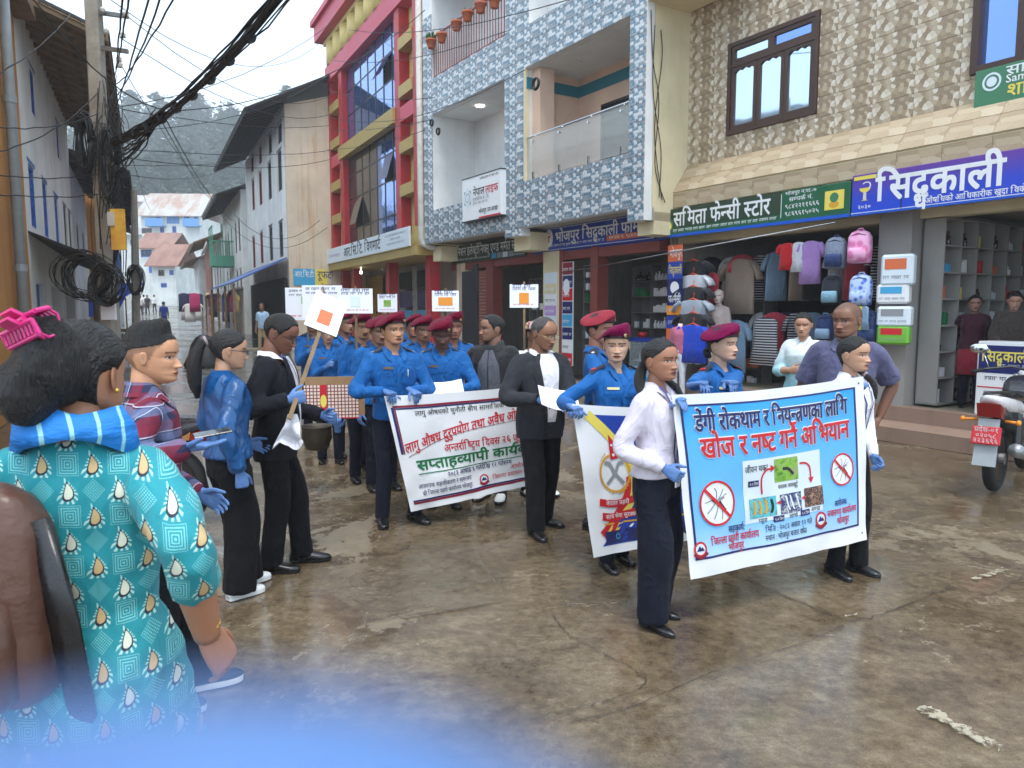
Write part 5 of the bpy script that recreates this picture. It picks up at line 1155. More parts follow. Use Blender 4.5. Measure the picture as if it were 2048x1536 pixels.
def head_into(mb,cols,hh,skin,o,lo=False):
 "face with sockets, nose, lips, brows and eyes; appended to the body surface"
 n=44 if lo else 92
 T=[0,.03,.06,.09,.12,.145]+[.16+.4*i/(20 if lo else 50)for i in range(21 if lo else 51)]+[.59,.63,.68,.73,.78,.83,.87,.91,.94,.965,.985,.998]
 A=[]
 for i in range(n):
  u=-1+2*i/n;A.append(PI*(.5*u+.5*u**3))
 brow=lin(o.get('browc',(22,17,15)))[:3];sk=np.array(lin(skin)[:3]);lip=np.array(lin(o.get('lip',(int(skin[0]*.78),int(skin[1]*.58),int(skin[2]*.58))))[:3])
 eo=o.get('eye',1.0);gz=o.get('gaze',0.0);mo=o.get('mouth',0.0);mus=o.get('mus',0);nz=o.get('nose',1.0);bald=o.get('scalp')
 base=len(mb.v);rings=[]
 for t in T:
  ring=[]
  for a in A:
   x,y=head_pt(a,t,0,o.get('jaw',1.0));ax=abs(x);d=0
   if math.cos(a)>.15 and .02<t<.66:
    An=interp(t,[(.255,0),(.27,.03),(.29,.085),(.315,.108),(.35,.086),(.40,.056),(.45,.032),(.50,.02),(.54,0)])[0]*nz
    d+=An*gau(x,.043 if t>.34 else .052)+.042*nz*gau(ax-.06,.034)*gau(t-.302,.028)
    d+=-.04*gau(ax-.145,.085)*gau(t-.478,.052)+.022*gau(ax-.145,.052)*gau(t-.472,.032)
    d+=.014*gau(ax-.14,.1)*gau(t-.552,.03)+.014*gau(ax-.2,.09)*gau(t-.36,.08)
    d+=.024*gau(x,.10)*(gau(t-.207-mo*.012,.021)+gau(t-.164+mo*.02,.023))-(.02+mo*.05)*gau(x,.085)*gau(t-.186,.009+mo*.012)
    d+=.016*gau(x,.1)*gau(t-.07,.04)
   c=sk.copy()
   if math.cos(a)>0:
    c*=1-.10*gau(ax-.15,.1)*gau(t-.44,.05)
    c=c*(1+.06*gau(x,.1)*gau(t-.33,.1))
    if ax<.12:
     ku=max(0,1-(ax/.12)**2)
     if .186-.042*ku-mo*.03<t<.186+.034*ku+mo*.012:c=lip.copy()
     if abs(t-.186)<.007+mo*.018 and ax<.1-mo*.03:c=lip*.25
    e=((ax-.147)/.068)**2+((t-.472)/(.0185*eo+.003))**2
    if e<1:
     c=np.array((.50,.46,.44))*(.55+.45*eo)
     xi=(ax-.147)+(gz if x>0 else-gz)*.03*-1
     if(xi/.030)**2+((t-.474)/.026)**2<1:c=np.array((.016,.01,.008))
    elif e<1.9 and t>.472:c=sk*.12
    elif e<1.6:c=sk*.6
    bx=(ax-.15)/.105
    if abs(bx)<1 and abs(t-(.552+.018*(1-bx*bx)))<(.018*(1-.4*max(0,bx)))*o.get('brow',1.0):c=np.array(brow)
    if mus and ax<.125 and .212+.05*ax<t<.262-.13*ax:c=np.array(brow)*(1 if mus>1 else 1.6)+sk*(0 if mus>1 else .25)
    if o.get('stub')and t<.27 and not(ax<.12 and .15<t<.225):c=c*(1-.30*o['stub'])
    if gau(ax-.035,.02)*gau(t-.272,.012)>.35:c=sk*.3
   if bald is not None:
    hl=hairline(a,'short')-.03
    k=smoothstep(hl,hl+.05,t)*bald;c=c*(1-k)+np.array(brow)*1.4*k
   ring.append((x*hh,(y+d)*hh,t*hh));cols.append(c)
  rings.append(ring)
 mb.loft(rings)
 for sx in(-1,1):
  k=len(mb.v);mb.ball((0,0,0),(.028*hh,.078*hh,.125*hh),10,8)
  for i in range(k,len(mb.v)):
   x,y,z=mb.v[i];dd=gau(y/hh,.04)*gau(z/hh-.01,.06)
   x=x*1.0-(.028*hh*dd if x>0 else 0)
   w_=.75+.25*(z/hh+.125)/.25
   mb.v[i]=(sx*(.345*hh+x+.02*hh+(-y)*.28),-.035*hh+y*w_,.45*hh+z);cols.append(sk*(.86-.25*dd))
 return base
def hairline(a,st):
 d=abs(math.degrees(a))
 if st=='short':tab=[(0,.83),(30,.83),(48,.80),(58,.68),(70,.60),(78,.44),(92,.42),(97,.56),(112,.52),(122,.24),(150,.17),(180,.16)]
 elif st=='fade':tab=[(0,.80),(40,.79),(55,.72),(75,.68),(110,.64),(140,.56),(180,.48)]
 elif st=='rec':tab=[(0,.93),(25,.95),(45,.90),(60,.74),(74,.60),(80,.46),(94,.43),(99,.57),(112,.52),(122,.24),(180,.16)]
 else:tab=[(0,.80),(22,.805),(42,.75),(58,.66),(72,.60),(82,.52),(96,.53),(112,.46),(122,.16),(180,.08)]
 return interp(d,tab)[0]
def hair_cap(hh,st,thick=.035,lo=False,bumpy=0.0,under=None,part=None,seed=0):
 mb=MB();n=40 if lo else 72;m=12 if lo else 22;rings=[[]for _ in range(m+1)]
 for i in range(n):
  a=-PI+2*PI*i/n;h0=hairline(a,st)+.022*mnoise.noise(Vector((a*9,seed,0)))+.014*mnoise.noise(Vector((a*25,seed,3)))
  if under is not None:h0=max(h0,0)
  for j in range(m+1):
   q=j/m;t=h0+(1.0-h0)*(1-(1-q)**1.3)
   g=thick*smoothstep(0,.22,q)*(1.0 if q>.02 else 0)-.004*(q<.02)
   if st=='fade':g=thick*(.12+.88*smoothstep(.2,.9,q))*(1+.5*max(0,math.cos(a)))
   g+=bumpy*(mnoise.noise(Vector((math.sin(a)*6,math.cos(a)*6,t*7+seed)))*.5)*smoothstep(0,.3,q)
   if part is not None:g-=.02*gau(math.sin(a)*(1-t*.6)-part,.03)*(math.cos(a)>-.2)
   x,y=head_pt(a,min(t,.999),g)
   top=max(0,t-.80)/.2
   rings[j].append((x*hh,y*hh,(t+g*top*1.0)*hh))
 mb.loft(rings,cap=True);return mb
def arm_ik(S,W,l1,l2,pole):
 S,W=Vector(S),Vector(W);d=W-S;L=d.length
 if L>(l1+l2)*.995:W=S+d*((l1+l2)*.995/L);d=W-S;L=d.length
 u=d/L;a=(l1*l1-l2*l2+L*L)/(2*L);hgt=math.sqrt(max(0,l1*l1-a*a))
 p=Vector(pole);p=(p-u*p.dot(u));p=p.normalized()if p.length>1e-6 else Vector((0,-1,0))
 return S+u*a+p*hgt,W
HAND={}
CURL={'grip':((1.25,1.3,.9),.2),'relax':((.35,.45,.3),.5),'flat':((.08,.1,.08),.5),'fold':((1.25,.25,.15),.5),'pinch':((.75,.7,.4),.15),'hold':((.9,.9,.6),.2)}
def hand_mb(pose,side):
 key=(pose,side)
 if key in HAND:return HAND[key]
 cu,th=CURL[pose];mb=MB();sx=-1 if side=='R' else 1
 ps=[(-.045,.027,.021),(0,.029,.021),(.03,.038,.019),(.06,.042,.0175),(.088,.042,.015),(.1,.038,.012)]
 mb.loft([[(w*math.copysign(abs(math.cos(q))**.75,math.cos(q))+sx*.002,y,hgt*math.copysign(abs(math.sin(q))**.8,math.sin(q)))for q in[2*PI*i/14 for i in range(14)]]for y,w,hgt in ps])
 for k,(fx,L)in enumerate(((.030,.070),(.010,.080),(-.0105,.074),(-.030,.058))):
  p=Vector((sx*fx,.082,0));ang=0;pts=[p];spread=sx*fx*2.2
  for j,(c,fr)in enumerate(zip(cu,(.46,.30,.24))):
   ang+=c*(1+.08*(k-1));d=Vector((spread*.35*math.cos(ang),math.cos(ang),-math.sin(ang)))
   p=p+d*L*fr*1.06;pts.append(p)
  rad=[.0088,.0082,.0078,.0062];sp=spline([(*q,r)for q,r in zip(pts,rad)],3)
  mb.tube([q[:3]for q in sp],[q[3]for q in sp],8)
  mb.ball(pts[-1],.0061,8,5)
 d1=Vector((sx*(.75-th*.2),.65,-.45+th*.3)).normalized();d2=Vector((sx*(.25+th*.3),.9,-.35)).normalized()
 p0=Vector((sx*.022,.018,-.006));p1=p0+d1*.042;p2=p1+d2*.034;p3=p2+d2*.026
 sp=spline([(*p0,.017),(*p1,.0125),(*p2,.0108),(*p3,.0075)],3);mb.tube([q[:3]for q in sp],[q[3]for q in sp],8);mb.ball(p3,.0072,8,5)
 v,f=remesh(mb,.0037,1)
 HAND[key]=(v,f);return HAND[key]
def hand_matrix(W,f,n,s):
 y=Vector(f).normalized();z=-Vector(n);z=(z-y*z.dot(y)).normalized();x=y.cross(z)
 m=Matrix((x,y,z)).transposed().to_4x4();m.translation=W
 return m@Matrix.Scale(s,4)
SHOE={}
def shoe_mesh(kind):
 if kind in SHOE:return SHOE[kind]
 mb=MB();L=.275
 tab={'dress':[(0,.026,.062),(.05,.034,.088),(.2,.036,.094),(.36,.036,.08),(.5,.040,.064),(.7,.044,.05),(.86,.038,.04),(.95,.026,.033),(1.0,.010,.024)],'pump':[(0,.024,.055),(.05,.030,.068),(.25,.031,.06),(.45,.034,.05),(.62,.039,.044),(.78,.036,.038),(.9,.024,.03),(1.0,.006,.02)],'sneak':[(0,.030,.07),(.05,.038,.095),(.2,.039,.1),(.38,.040,.09),(.55,.045,.07),(.75,.047,.058),(.9,.040,.05),(.97,.028,.042),(1.0,.014,.034)]}[kind]
 rings=[]
 for y,w,z in spline(tab,3):
  ring=[]
  for i in range(14):
   q=2*PI*i/14;c,s_=math.cos(q),math.sin(q)
   ring.append((w*math.copysign(abs(c)**.7,c),(y-.27)*L,max(.012,z*.5+z*.5*math.copysign(abs(s_)**.8,s_))if s_>-.99 else .012))
  rings.append(ring)
 mb.loft(rings);up=mb.mesh('shoe_upper','leather_black',True)
 sb=MB();out=[(-w*1.05,(y-.27)*L)for y,w,z in spline(tab,2)]
 full=out+[(-x,y)for x,y in out[::-1]];hgt=.028 if kind=='sneak' else .014
 k=len(full);sb.add([(x,y,0.001)for x,y in full]+[(x,y,hgt)for x,y in full],[tuple(range(k)),tuple(range(2*k-1,k-1,-1))]+[(i,(i+1)%k,(i+1)%k+k,i+k)[::-1]for i in range(k)])
 if kind in('dress','pump'):sb.box(-.03,.03,-.27*L,-.27*L+.06,.002,.03)
 SHOE[kind]=(up,sb.mesh('sole','sole'));return SHOE[kind]
def with_mat(o,m):
 o.material_slots[0].link='OBJECT';o.material_slots[0].material=MAT[m];return o
TORSO_M=[(.47,.086,.058,.062),(.52,.090,.062,.066),(.57,.087,.062,.058),(.615,.082,.062,.050),(.68,.088,.066,.054),(.735,.094,.067,.057),(.778,.094,.060,.057),(.805,.086,.050,.052),(.826,.064,.041,.046),(.84,.046,.035,.040),(.85,.038,.031,.036)]
TORSO_F=[(.47,.090,.058,.070),(.52,.095,.062,.073),(.57,.085,.060,.060),(.615,.073,.056,.048),(.68,.077,.064,.050),(.735,.083,.074,.052),(.778,.082,.060,.052),(.805,.074,.046,.048),(.826,.054,.037,.042),(.84,.038,.031,.036),(.85,.032,.028,.032)]
class Person:
 def __init__(s,name,label,loc,face,h=1.65,fem=False,skin=(150,105,78),build=1.0,belly=0.0,lean=0.0,z=0.0,cat='person',group=None,lo=False,seat=None,twist=0.0):
  s.root=empty(name,(loc[0],loc[1],z),-math.radians(face));tag(s.root,label,cat,group)
  s.h,s.fem,s.skin,s.bd,s.lo=h,fem,tuple(min(255,c*k)for c,k in zip(skin,(1.10,1.14,1.20))),build,lo
  s.tab=[(a*h,b*h*build,(c+belly*gau(a-.60,.08))*h*(build**.7),d*h*(build**.7))for a,b,c,d in(TORSO_F if fem else TORSO_M)]
  s.LM=Matrix.Translation((0,0,.50*h))@Matrix.Rotation(-lean,4,'X')@Matrix.Rotation(twist,4,'Z')@Matrix.Translation((0,0,-.50*h))
  s.body=MB();s.cols=[];s.arms={};s.seed=random.random()*50
  s.inv=s.root.matrix_basis.inverted()
 def local(s,w):return s.inv@Vector(w)
 def add(s,name,mb,mats,smooth=True):return mb.build(name,mats,s.root,smooth)
 def grow(s,g):return[(a,b+g,c+g,d+g)for a,b,c,d in s.tab]
 def front(s,x,z,off=0.0,side=1):
  w,df,db=interp(z,s.tab);p=2.3;w+=.012;q=max(0,1-min(1,abs(x)/w)**p)**(1/p)
  y=(df+.012+off)*q if side>0 else-(db+.012+off)*q
  return s.LM@Vector((x,y,z))
 def patch(s,name,mat,outline,off=.006,side=1,nx=4,nz=8):
  "piece of cloth lying on the chest: outline = list of (z, x0, x1)"
  mb=MB();rows=[]
  for i in range(nz+1):
   z=outline[0][0]+(outline[-1][0]-outline[0][0])*i/nz;x0,x1=interp(z if outline[0][0]<outline[-1][0]else z,sorted(outline))
   rows.append([s.front(x0+(x1-x0)*k/nx,z,off,side)[:]for k in range(nx+1)])
  mb.loft(rows,cap=False,closed=False);return s.add(name,mb,mat)
 def garment(s,name,mb,mat,vox,wr=.006,ws=7.0,sm=5,freq=(1,1,.55)):
  v,f=remesh(mb,vox,sm)
  out=MB()
  if wr:
   me=bpy.data.meshes.new('t');me.from_pydata(v.tolist(),[],f);me.update()
   nn=np.empty(len(v)*3);me.vertices.foreach_get('normal',nn);nn=nn.reshape(-1,3);bpy.data.meshes.remove(me)
   d=np.array([mnoise.noise(Vector((p[0]*ws*freq[0]+s.seed,p[1]*ws*freq[1],p[2]*ws*freq[2])))+.55*(.35-2*abs(mnoise.noise(Vector((p[0]*ws*2.1,p[1]*ws*2.1+s.seed,p[2]*ws*1.7)))))for p in v])
   v=v+nn*(d*wr)[:,None]
  out.v=[tuple(p)for p in v];out.f=f;out.m=[0]*len(f)
  return s.add(name,out,mat)
 def arm(s,side,p=None,w=None,hand='relax',f=None,n=None,pole=None,glove=None,out=0.0):
  h=s.h;sx=1 if side=='R' else-1;sh=.100 if not s.fem else .087
  S=s.LM@Vector((sx*sh*h*(s.bd**.6),-.004*h,.792*h))
  if w is not None:p=s.local(w)
  if p is None:p=(sx*(.135+out)*h,.03*h,.47*h)
  E,W=arm_ik(S,p,.172*h,.158*h,pole or(sx*.5,-1,-.3))
  fd=(Vector(f)if f is not None else(W-E).normalized());nv=Vector(n)if n is not None else Vector((-sx,0,-.2))
  s.arms[side]=(S,E,W,fd,nv,hand,glove)
 def dress_top(s,mat,kind='shirt',sleeve='long',hem=.505,loose=.012,vox=.0140,wr=.009,flare=0.0,sr=1.0,name=None,neck=.034):
  h=s.h;mb=MB();tab=s.grow(loose);rings=[]
  zs=np.linspace(hem*h,.846*h,16);n=22
  for z in zs:
   w,df,db=interp(z,tab);k=flare*h*max(0,(.62*h-z)/(.2*h));w+=k;df+=k;db+=k;e=2/2.35
   ring=[]
   for i in range(n):
    a=2*PI*i/n;c,sn=math.cos(a),math.sin(a)
    zz=z-neck*h*smoothstep(.79*h,.846*h,z)*max(0,sn)
    ring.append((s.LM@Vector((w*math.copysign(abs(c)**e,c),(df if sn>0 else db)*math.copysign(abs(sn)**e,sn),zz)))[:])
   rings.append(ring)
  mb.loft(rings)
  for side,(S,E,W,fd,nv,hd,gl)in s.arms.items():
   sx=1 if side=='R' else-1;C=s.LM@Vector((sx*.045*h,-.003*h,.792*h));D=s.LM@Vector((sx*.075*h,-.003*h,.796*h))
   r1,r2,r3,r4=[q*h*sr*(.93 if s.fem else 1)*(s.bd**.5)for q in(.036,.0345,.030,.0245)]
   if sleeve=='long':P=[(*C,r1),(*D,r1),(*S,r1*1.02),(*S.lerp(E,.5),r2),(*E,r3*1.02),(*E.lerp(W,.55),r3*.92),(*E.lerp(W,.98),r4)]
   elif sleeve=='three':P=[(*C,r1),(*D,r1),(*S,r1*1.02),(*S.lerp(E,.5),r2*1.05),(*E,r3*1.12),(*E.lerp(W,.45),r3*1.05)]
   else:P=[(*C,r1),(*D,r1),(*S,r1*1.05),(*S.lerp(E,.55),r2*1.12),(*S.lerp(E,.86),r2*1.18)]
   sp=spline(P,4);mb.tube([q[:3]for q in sp],[q[3]for q in sp],12)
   if sleeve!='long':
    a0=.75 if sleeve=='short' else 1.0
    pts=[(*S.lerp(E,a0),.029*h),(*E,.026*h),(*E.lerp(W,.3),.026*h),(*E.lerp(W,.7),.021*h),(*W,.017*h)]
    if sleeve=='three':pts=pts[1:]
    sp=spline(pts,3);k=len(s.body.v);s.body.tube([q[:3]for q in sp],[q[3]for q in sp],12);s.cols+=[np.array(lin(s.skin)[:3])*.95]*(len(s.body.v)-k)
  return s.garment(name or('shirt' if kind!='suit' else 'jacket'),mb,mat,vox,wr)
 def hands(s,glove_mat='glove'):
  for side,(S,E,W,fd,nv,hd,gl)in s.arms.items():
   v,f=hand_mb(hd,side);Mx=hand_matrix(W,fd,nv,s.h/1.68*(.93 if s.fem else 1.0))
   if gl:
    mb=MB();mb.add([(Mx@Vector(p))[:]for p in v],f);s.add('glove',mb,glove_mat)
   else:
    k=len(s.body.v);s.body.add([(Mx@Vector(p))[:]for p in v],f);s.cols+=[np.array(lin(s.skin)[:3])*.92]*len(v)
    fr=tube_rings([s.LM@Vector((0,0,.79*s.h)),S,E,W,W+fd*.01],.017*s.h/1.6,10)
    k=len(s.body.v);s.body.loft(fr);s.cols+=[np.array(lin(s.skin)[:3])*.92]*(len(s.body.v)-k)
 def legs(s,mat,feet=None,hem=.036,thigh=.056,shoe='dress',shoemat='leather_black',solemat=None,vox=.016,wr=.007,bare=0.0,name='trousers',top=.60):
  h=s.h;feet=feet or((.055,.0,8),(-.055,.03,-8));mb=MB();rings=[]
  for z in np.linspace(.455*h,top*h,7):
   w,df,db=interp(z,s.tab);rings.append([((w+.006)*math.cos(2*PI*i/18),((df if math.sin(2*PI*i/18)>0 else db)+.006)*math.sin(2*PI*i/18),z)for i in range(18)])
  mb.loft(rings)
  for(fx,fy,yaw),sx in zip(feet,(1,-1)):
   A=Vector((fx*h,fy*h,.05*h));Hp=Vector((sx*.047*h*s.bd,0,.49*h));K=Hp.lerp(A,.46)+Vector((0,.022*h,0))
   zh=.022*h+bare*h
   Bt=A.lerp(K,0);Bt=Vector((A.x,A.y,zh))
   P=[(*Hp,thigh*h),(*Hp.lerp(K,.45),thigh*.93*h),(*K,max(hem*1.12,.041)*h),(*K.lerp(Bt,.5),max(hem,.037)*h),(*Bt,hem*h)]
   sp=spline(P,5);mb.tube([q[:3]for q in sp],[q[3]for q in sp],14)
   if bare:
    k=len(s.body.v);s.body.tube([A+Vector((0,0,bare*h)),A,A-Vector((0,0,.02))],[.026*h,.021*h,.021*h],10);s.cols+=[np.array(lin(s.skin)[:3])*.9]*(len(s.body.v)-k)
   up,sole=shoe_mesh(shoe);r=s.h/1.68*(.90 if s.fem else 1.0)
   so=obj('shoe',up,s.root,(fx*h,fy*h-.012,0),(0,0,-math.radians(yaw)),(r,r,r));with_mat(so,shoemat)
   sl=obj('sole',sole,so)
   if solemat:with_mat(sl,solemat)
  return s.garment(name,mb,mat,vox,wr,6.0,4,(1,1,.35))
 def head(s,yaw=0,pitch=0,roll=0,hair='short',hairmat='hair_black',thick=.035,hs=1.0,scarf=None,**o):
  h=s.h;hh=(.143 if not s.fem else .142)*h*hs;P=s.LM@Vector((0,.004*h,.868*h))
  Mx=Matrix.Translation(P)@Matrix.Rotation(-math.radians(yaw),4,'Z')@Matrix.Rotation(math.radians(pitch),4,'X')@Matrix.Rotation(math.radians(roll),4,'Y')@Matrix.Translation((0,.035*hh,-.005*h))
  k=head_into(s.body,s.cols,hh,s.skin,o,s.lo);s.body.xf(Mx,k)
  nk=len(s.body.v);r=(.036 if not s.fem else .029)*h
  top=Mx@Vector((0,-.10*hh,.28*hh));bot=s.LM@Vector((0,-.012*h,.825*h));mid=bot.lerp(top,.5)
  s.body.tube([bot-Vector((0,0,.02*h)),bot,mid,top],[(r*1.5,r*1.3),(r*1.2,r*1.1),(r,r),(r*.98,r)],16)
  ck=s.LM@Vector((0,0,.80*h))
  s.body.ball(ck,((.062 if not s.fem else .05)*h,(.044 if not s.fem else .036)*h,.045*h),14,8)
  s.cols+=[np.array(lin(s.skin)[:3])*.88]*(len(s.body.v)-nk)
  s.hM,s.hh=Mx,hh
  if hair in('short','fade','rec','pull'):
   cap=hair_cap(hh,hair,thick,s.lo,o.get('bumpy',.012),None,o.get('part'),s.seed);cap.xf(Mx);s.hair=s.add('hair',cap,'hair_pulled' if hair=='pull' and hairmat=='hair_black' else hairmat)
  return Mx
 def finish(s):
  s.hands();s.body.col=s.cols;s.body.build('body','skin',s.root,True)
  return s.root
  # ---- pieces worn
 def collar(s,mat,drop=.052,rad=1.0,up=.0,flap=1.45):
  h=s.h;mb=MB();n=22;rows=[[],[],[]];r0=(.040 if not s.fem else .033)*h*rad
  for i in range(n+1):
   a=-PI+.30+(2*PI-.6)*i/n-PI/2+PI*2
   ang=PI/2+.30+(2*PI-.60)*i/n;c,sn=math.cos(ang),math.sin(ang)
   fr=max(0,sn)**3
   rows[0].append((s.LM@Vector((r0*.95*c,r0*.95*sn-.012*h,(.848-.030*fr+up)*h)))[:])
   rows[1].append((s.LM@Vector((r0*1.12*c,r0*1.1*sn-.012*h,(.858-.032*fr+up)*h)))[:])
   rr=r0*(flap+.55*fr);x=rr*c*(1+.45*fr);z=(.832-drop*fr)*h
   q=s.LM@Vector((x,rr*.98*sn-.012*h,z))
   if sn>.25:q=q.lerp(s.front(x,z,.012),smoothstep(.25,.6,sn))
   rows[2].append(q[:])
  mb.loft(rows,cap=False,closed=False);return s.add('collar',mb,mat)
 def placket(s,mat,z0=.52,z1=.815,w=.014,off=.004,btn='button'):
  h=s.h;s.patch('placket',mat,[(z0*h,-w,w),(z1*h,-w,w)],off,1,2,10)
  if btn:
   mb=MB()
   for i in range(6):
    z=(z0+.02+(z1-z0-.02)*i/6)*h;c=s.front(0,z,off+.004);mb.ball(c,(.005,.003,.005),8,4)
   tag(s.add('button',mb,btn),kind='stuff')
 def belt(s,mat='belt',z=.595,buckle='brass'):
  h=s.h;mb=MB();w,df,db=interp(z*h,s.tab);rings=[]
  for dz in(-.012,.012):
   rings.append([((w+.013)*math.cos(2*PI*i/24),((df if i<12 else db)+.013)*math.sin(2*PI*i/24),z*h+dz*h)for i in range(24)])
  mb.loft(rings);b=s.add('belt',mb,mat)
  mb=MB();mb.rbox(-.022,.022,df+.011,df+.024,z*h-.017,z*h+.017,.004);mb.build('buckle',buckle,b)
 def lanyard(s,mat='lanyard',card=True,z1=.56,spread=.037,off=.010):
  h=s.h;mb=MB()
  for sx in(-1,1):
   rows=[]
   for i in range(15):
    q=i/14;z=(.845-(.845-z1)*q)*h;x=sx*spread*h*(1-q)**.8
    a,b=s.front(x-.006,z,off),s.front(x+.006,z,off);rows.append([a[:],b[:]])
   mb.loft(rows,cap=False,closed=False)
  ly=s.add('lanyard',mb,mat)
  if card:
   c=s.front(0,(z1-.025)*h,off+.006);mb=MB();mb.rbox(c.x-.028,c.x+.028,c.y-.003,c.y+.003,c.z-.05,c.z+.04,.003);mb.build('id_card','card_white',ly)
 def beret(s,mat='beret',badge=True,side=1):
  hh=s.hh;n=36;prof=[(0,1.035,.0),(.08,1.05,.02),(.085,1.06,.06),(.2,1.19,.13),(.42,1.26,.20),(.62,1.2,.255),(.8,.98,.295),(.92,.6,.315),(1,.04,.32)]
  mb=MB();rings=[]
  for q,r,dz in prof:
   ring=[]
   for i in range(n):
    a=2*PI*i/n;x,y=head_pt(a,.70,.02);x*=r;y=(y+.02)*r-.03
    lift=.055*math.cos(a)
    tilt=-side*x*.38*smoothstep(.05,.5,q)
    sag=-.10*smoothstep(.15,.45,side*x)*smoothstep(.1,.4,q)*(1-smoothstep(.8,1,q)*.6)
    xo=side*.10*smoothstep(.06,.5,q)
    wob=.014*mnoise.noise(Vector((math.cos(a)*1.7,math.sin(a)*1.7,q*2+s.seed)))*smoothstep(.1,.4,q)
    ring.append(((x+xo)*hh,(y+.0)*hh,(.675+lift+dz*(1-.12*side*x)+tilt+sag+wob)*hh))
   rings.append(ring)
  mb.loft(rings);mb.xf(s.hM);b=s.add('beret',mb,mat)
  bd=MB();bd.loft([[((head_pt(2*PI*i/n,.70,.02)[0]*k)*hh,((head_pt(2*PI*i/n,.70,.02)[1]+.02)*k-.03)*hh,(.672+.055*math.cos(2*PI*i/n)+dz)*hh)for i in range(n)]for k,dz in((1.045,-.012),(1.075,-.008),(1.075,.04),(1.05,.046))]);bd.xf(s.hM);bd.build('band','band_black',b,True)
  if badge:
   bb=MB();a=-side*.55;x,y=head_pt(a,.70,.02);cx,cy=x*1.12,(y+.02)*1.12-.03
   k0=len(bb.v);bb.lathe([(.001,-.012),(.045,-.012),(.06,0),(.045,.012),(.02,.03),(.001,.034)],12);bb.xf(Matrix.Scale(hh,4)@Matrix.Translation((cx,cy,.80))@Matrix.Rotation(-a,4,'Z')@Matrix.Rotation(-PI/2+.25,4,'X')@Matrix.Diagonal((1,1.35,1,1)))
   bb.xf(s.hM);bb.build('badge','badge',b,True)
 def glasses(s,mat='frame_dark',rim=True):
  hh=s.hh;mb=MB();gl=MB()
  for sx in(-1,1):
   pts=[]
   for i in range(17):
    q=2*PI*i/16;c,sn=math.cos(q),math.sin(q)
    pts.append((sx*.150*hh+.098*hh*math.copysign(abs(c)**.7,c),(.448-.05*abs(.15+.098*c*sx*sx)**2)*hh,.465*hh+.064*hh*math.copysign(abs(sn)**.75,sn)))
   mb.tube(pts,.0018,6)
   gl.quad(*[(x,y,z)for x,y,z in pts[:-1]])
   mb.tube([(sx*.248*hh,.43*hh,.48*hh),(sx*.33*hh,.33*hh,.487*hh),(sx*.365*hh,-.02*hh,.49*hh),(sx*.36*hh,-.09*hh,.45*hh)],.0019,6)
  mb.tube([(-.052*hh,.452*hh,.475*hh),(0,.468*hh,.485*hh),(.052*hh,.452*hh,.475*hh)],.0018,6)
  mb.xf(s.hM);gl.xf(s.hM);g=s.add('glasses',mb,mat);gl.build('lens','clear_glass',g)
 def tail(s,pts,rad,mat='hair_black',band=None,n=12):
  "hair tied back: points in head heights, in head axes"
  hh=s.hh;sp=spline([(*[c*hh for c in p],r*hh)for p,r in zip(pts,rad)],6);mb=MB()
  mb.tube([q[:3]for q in sp],[(q[3],q[3]*.72)for q in sp],n);mb.xf(s.hM)
  for i,v in enumerate(mb.v):
   d=mnoise.noise(Vector((v[0]*60,v[1]*60,v[2]*9)))*.004;mb.v[i]=(v[0]+d,v[1]+d,v[2])
  t=mb.build('hair_tail',mat,s.hair,True)
  if band is not None:
   b=MB();i=band;P=[np.array(q[:3])for q in sp];d=Vector(P[i+1]-P[i]).normalized();c=Vector(P[i])
   b.tube([c-d*.008,c,c+d*.008],[sp[i][3]*1.05,sp[i][3]*1.22,sp[i][3]*1.05],12);b.xf(s.hM);b.build('hair_band','hair_band',t,True)
 def epaulettes(s,star=True,mark='brass'):
  h=s.h
  for sx in(-1,1):
   mb=MB();rows=[]
   for i in range(6):
    q=i/5;x=sx*(.052+.062*q)*h*(s.bd**.6);zz=(.842-.022*q-.012*q*q)*h+.010
    w=(.021+.004*q)*h;rows.append([(s.LM@Vector((x,-w-.004*h,zz-.006)))[:],(s.LM@Vector((x,-w*.4-.004*h,zz+.004)))[:],(s.LM@Vector((x,w*.4-.004*h,zz+.004)))[:],(s.LM@Vector((x,w-.004*h,zz-.006)))[:]])
   mb.loft(rows,cap=False,closed=False);e=s.add('epaulette',mb,'navy_cloth')
   st=MB();c=s.LM@Vector((sx*.094*h*(s.bd**.6),-.004*h,.822*h+.017))
   k=len(st.v)
   if star=='bar':st.rbox(-.016,.016,-.02,-.008,-.002,.002,.001);st.rbox(-.016,.016,.002,.014,-.002,.002,.001)
   elif star:st.prism([(math.sin(2*PI*i/10)*(.016 if i%2==0 else .0075),math.cos(2*PI*i/10)*(.016 if i%2==0 else .0075))for i in range(10)][::-1],-.002,.002);st.xf(Matrix.Rotation(PI/2,4,'X'),k)
   else:continue
   st.xf(Matrix.Translation(c)@Matrix.Rotation(sx*.35,4,'Y'),k);st.build('rank_mark',mark,e)
 def plate(s,mat,x,z,w,hh_,off=.008,name='name_plate'):
  h=s.h;s.patch(name,mat,[((z-hh_/2)*h,(x-w/2)*h,(x+w/2)*h),((z+hh_/2)*h,(x-w/2)*h,(x+w/2)*h)],off,1,3,2)
 def pocket(s,mat,x,z=.735,w=.062,hgt=.06):
  h=s.h;s.patch('pocket',mat,[((z-hgt)*h,(x-w/2)*h,(x+w/2)*h),(z*h,(x-w/2)*h,(x+w/2)*h)],.004,1,4,4)
  s.patch('pocket_flap',mat,[((z-.02)*h,(x-.01)*h,(x+.01)*h),((z-.012)*h,(x-w/2)*h,(x+w/2)*h),(z*h,(x-w/2)*h,(x+w/2)*h)],.008,1,4,4)
  c=s.front(x*h,(z-.016)*h,.012);mb=MB();mb.ball(c,(.006,.003,.006),8,4);s.add('button',mb,'button_dark')
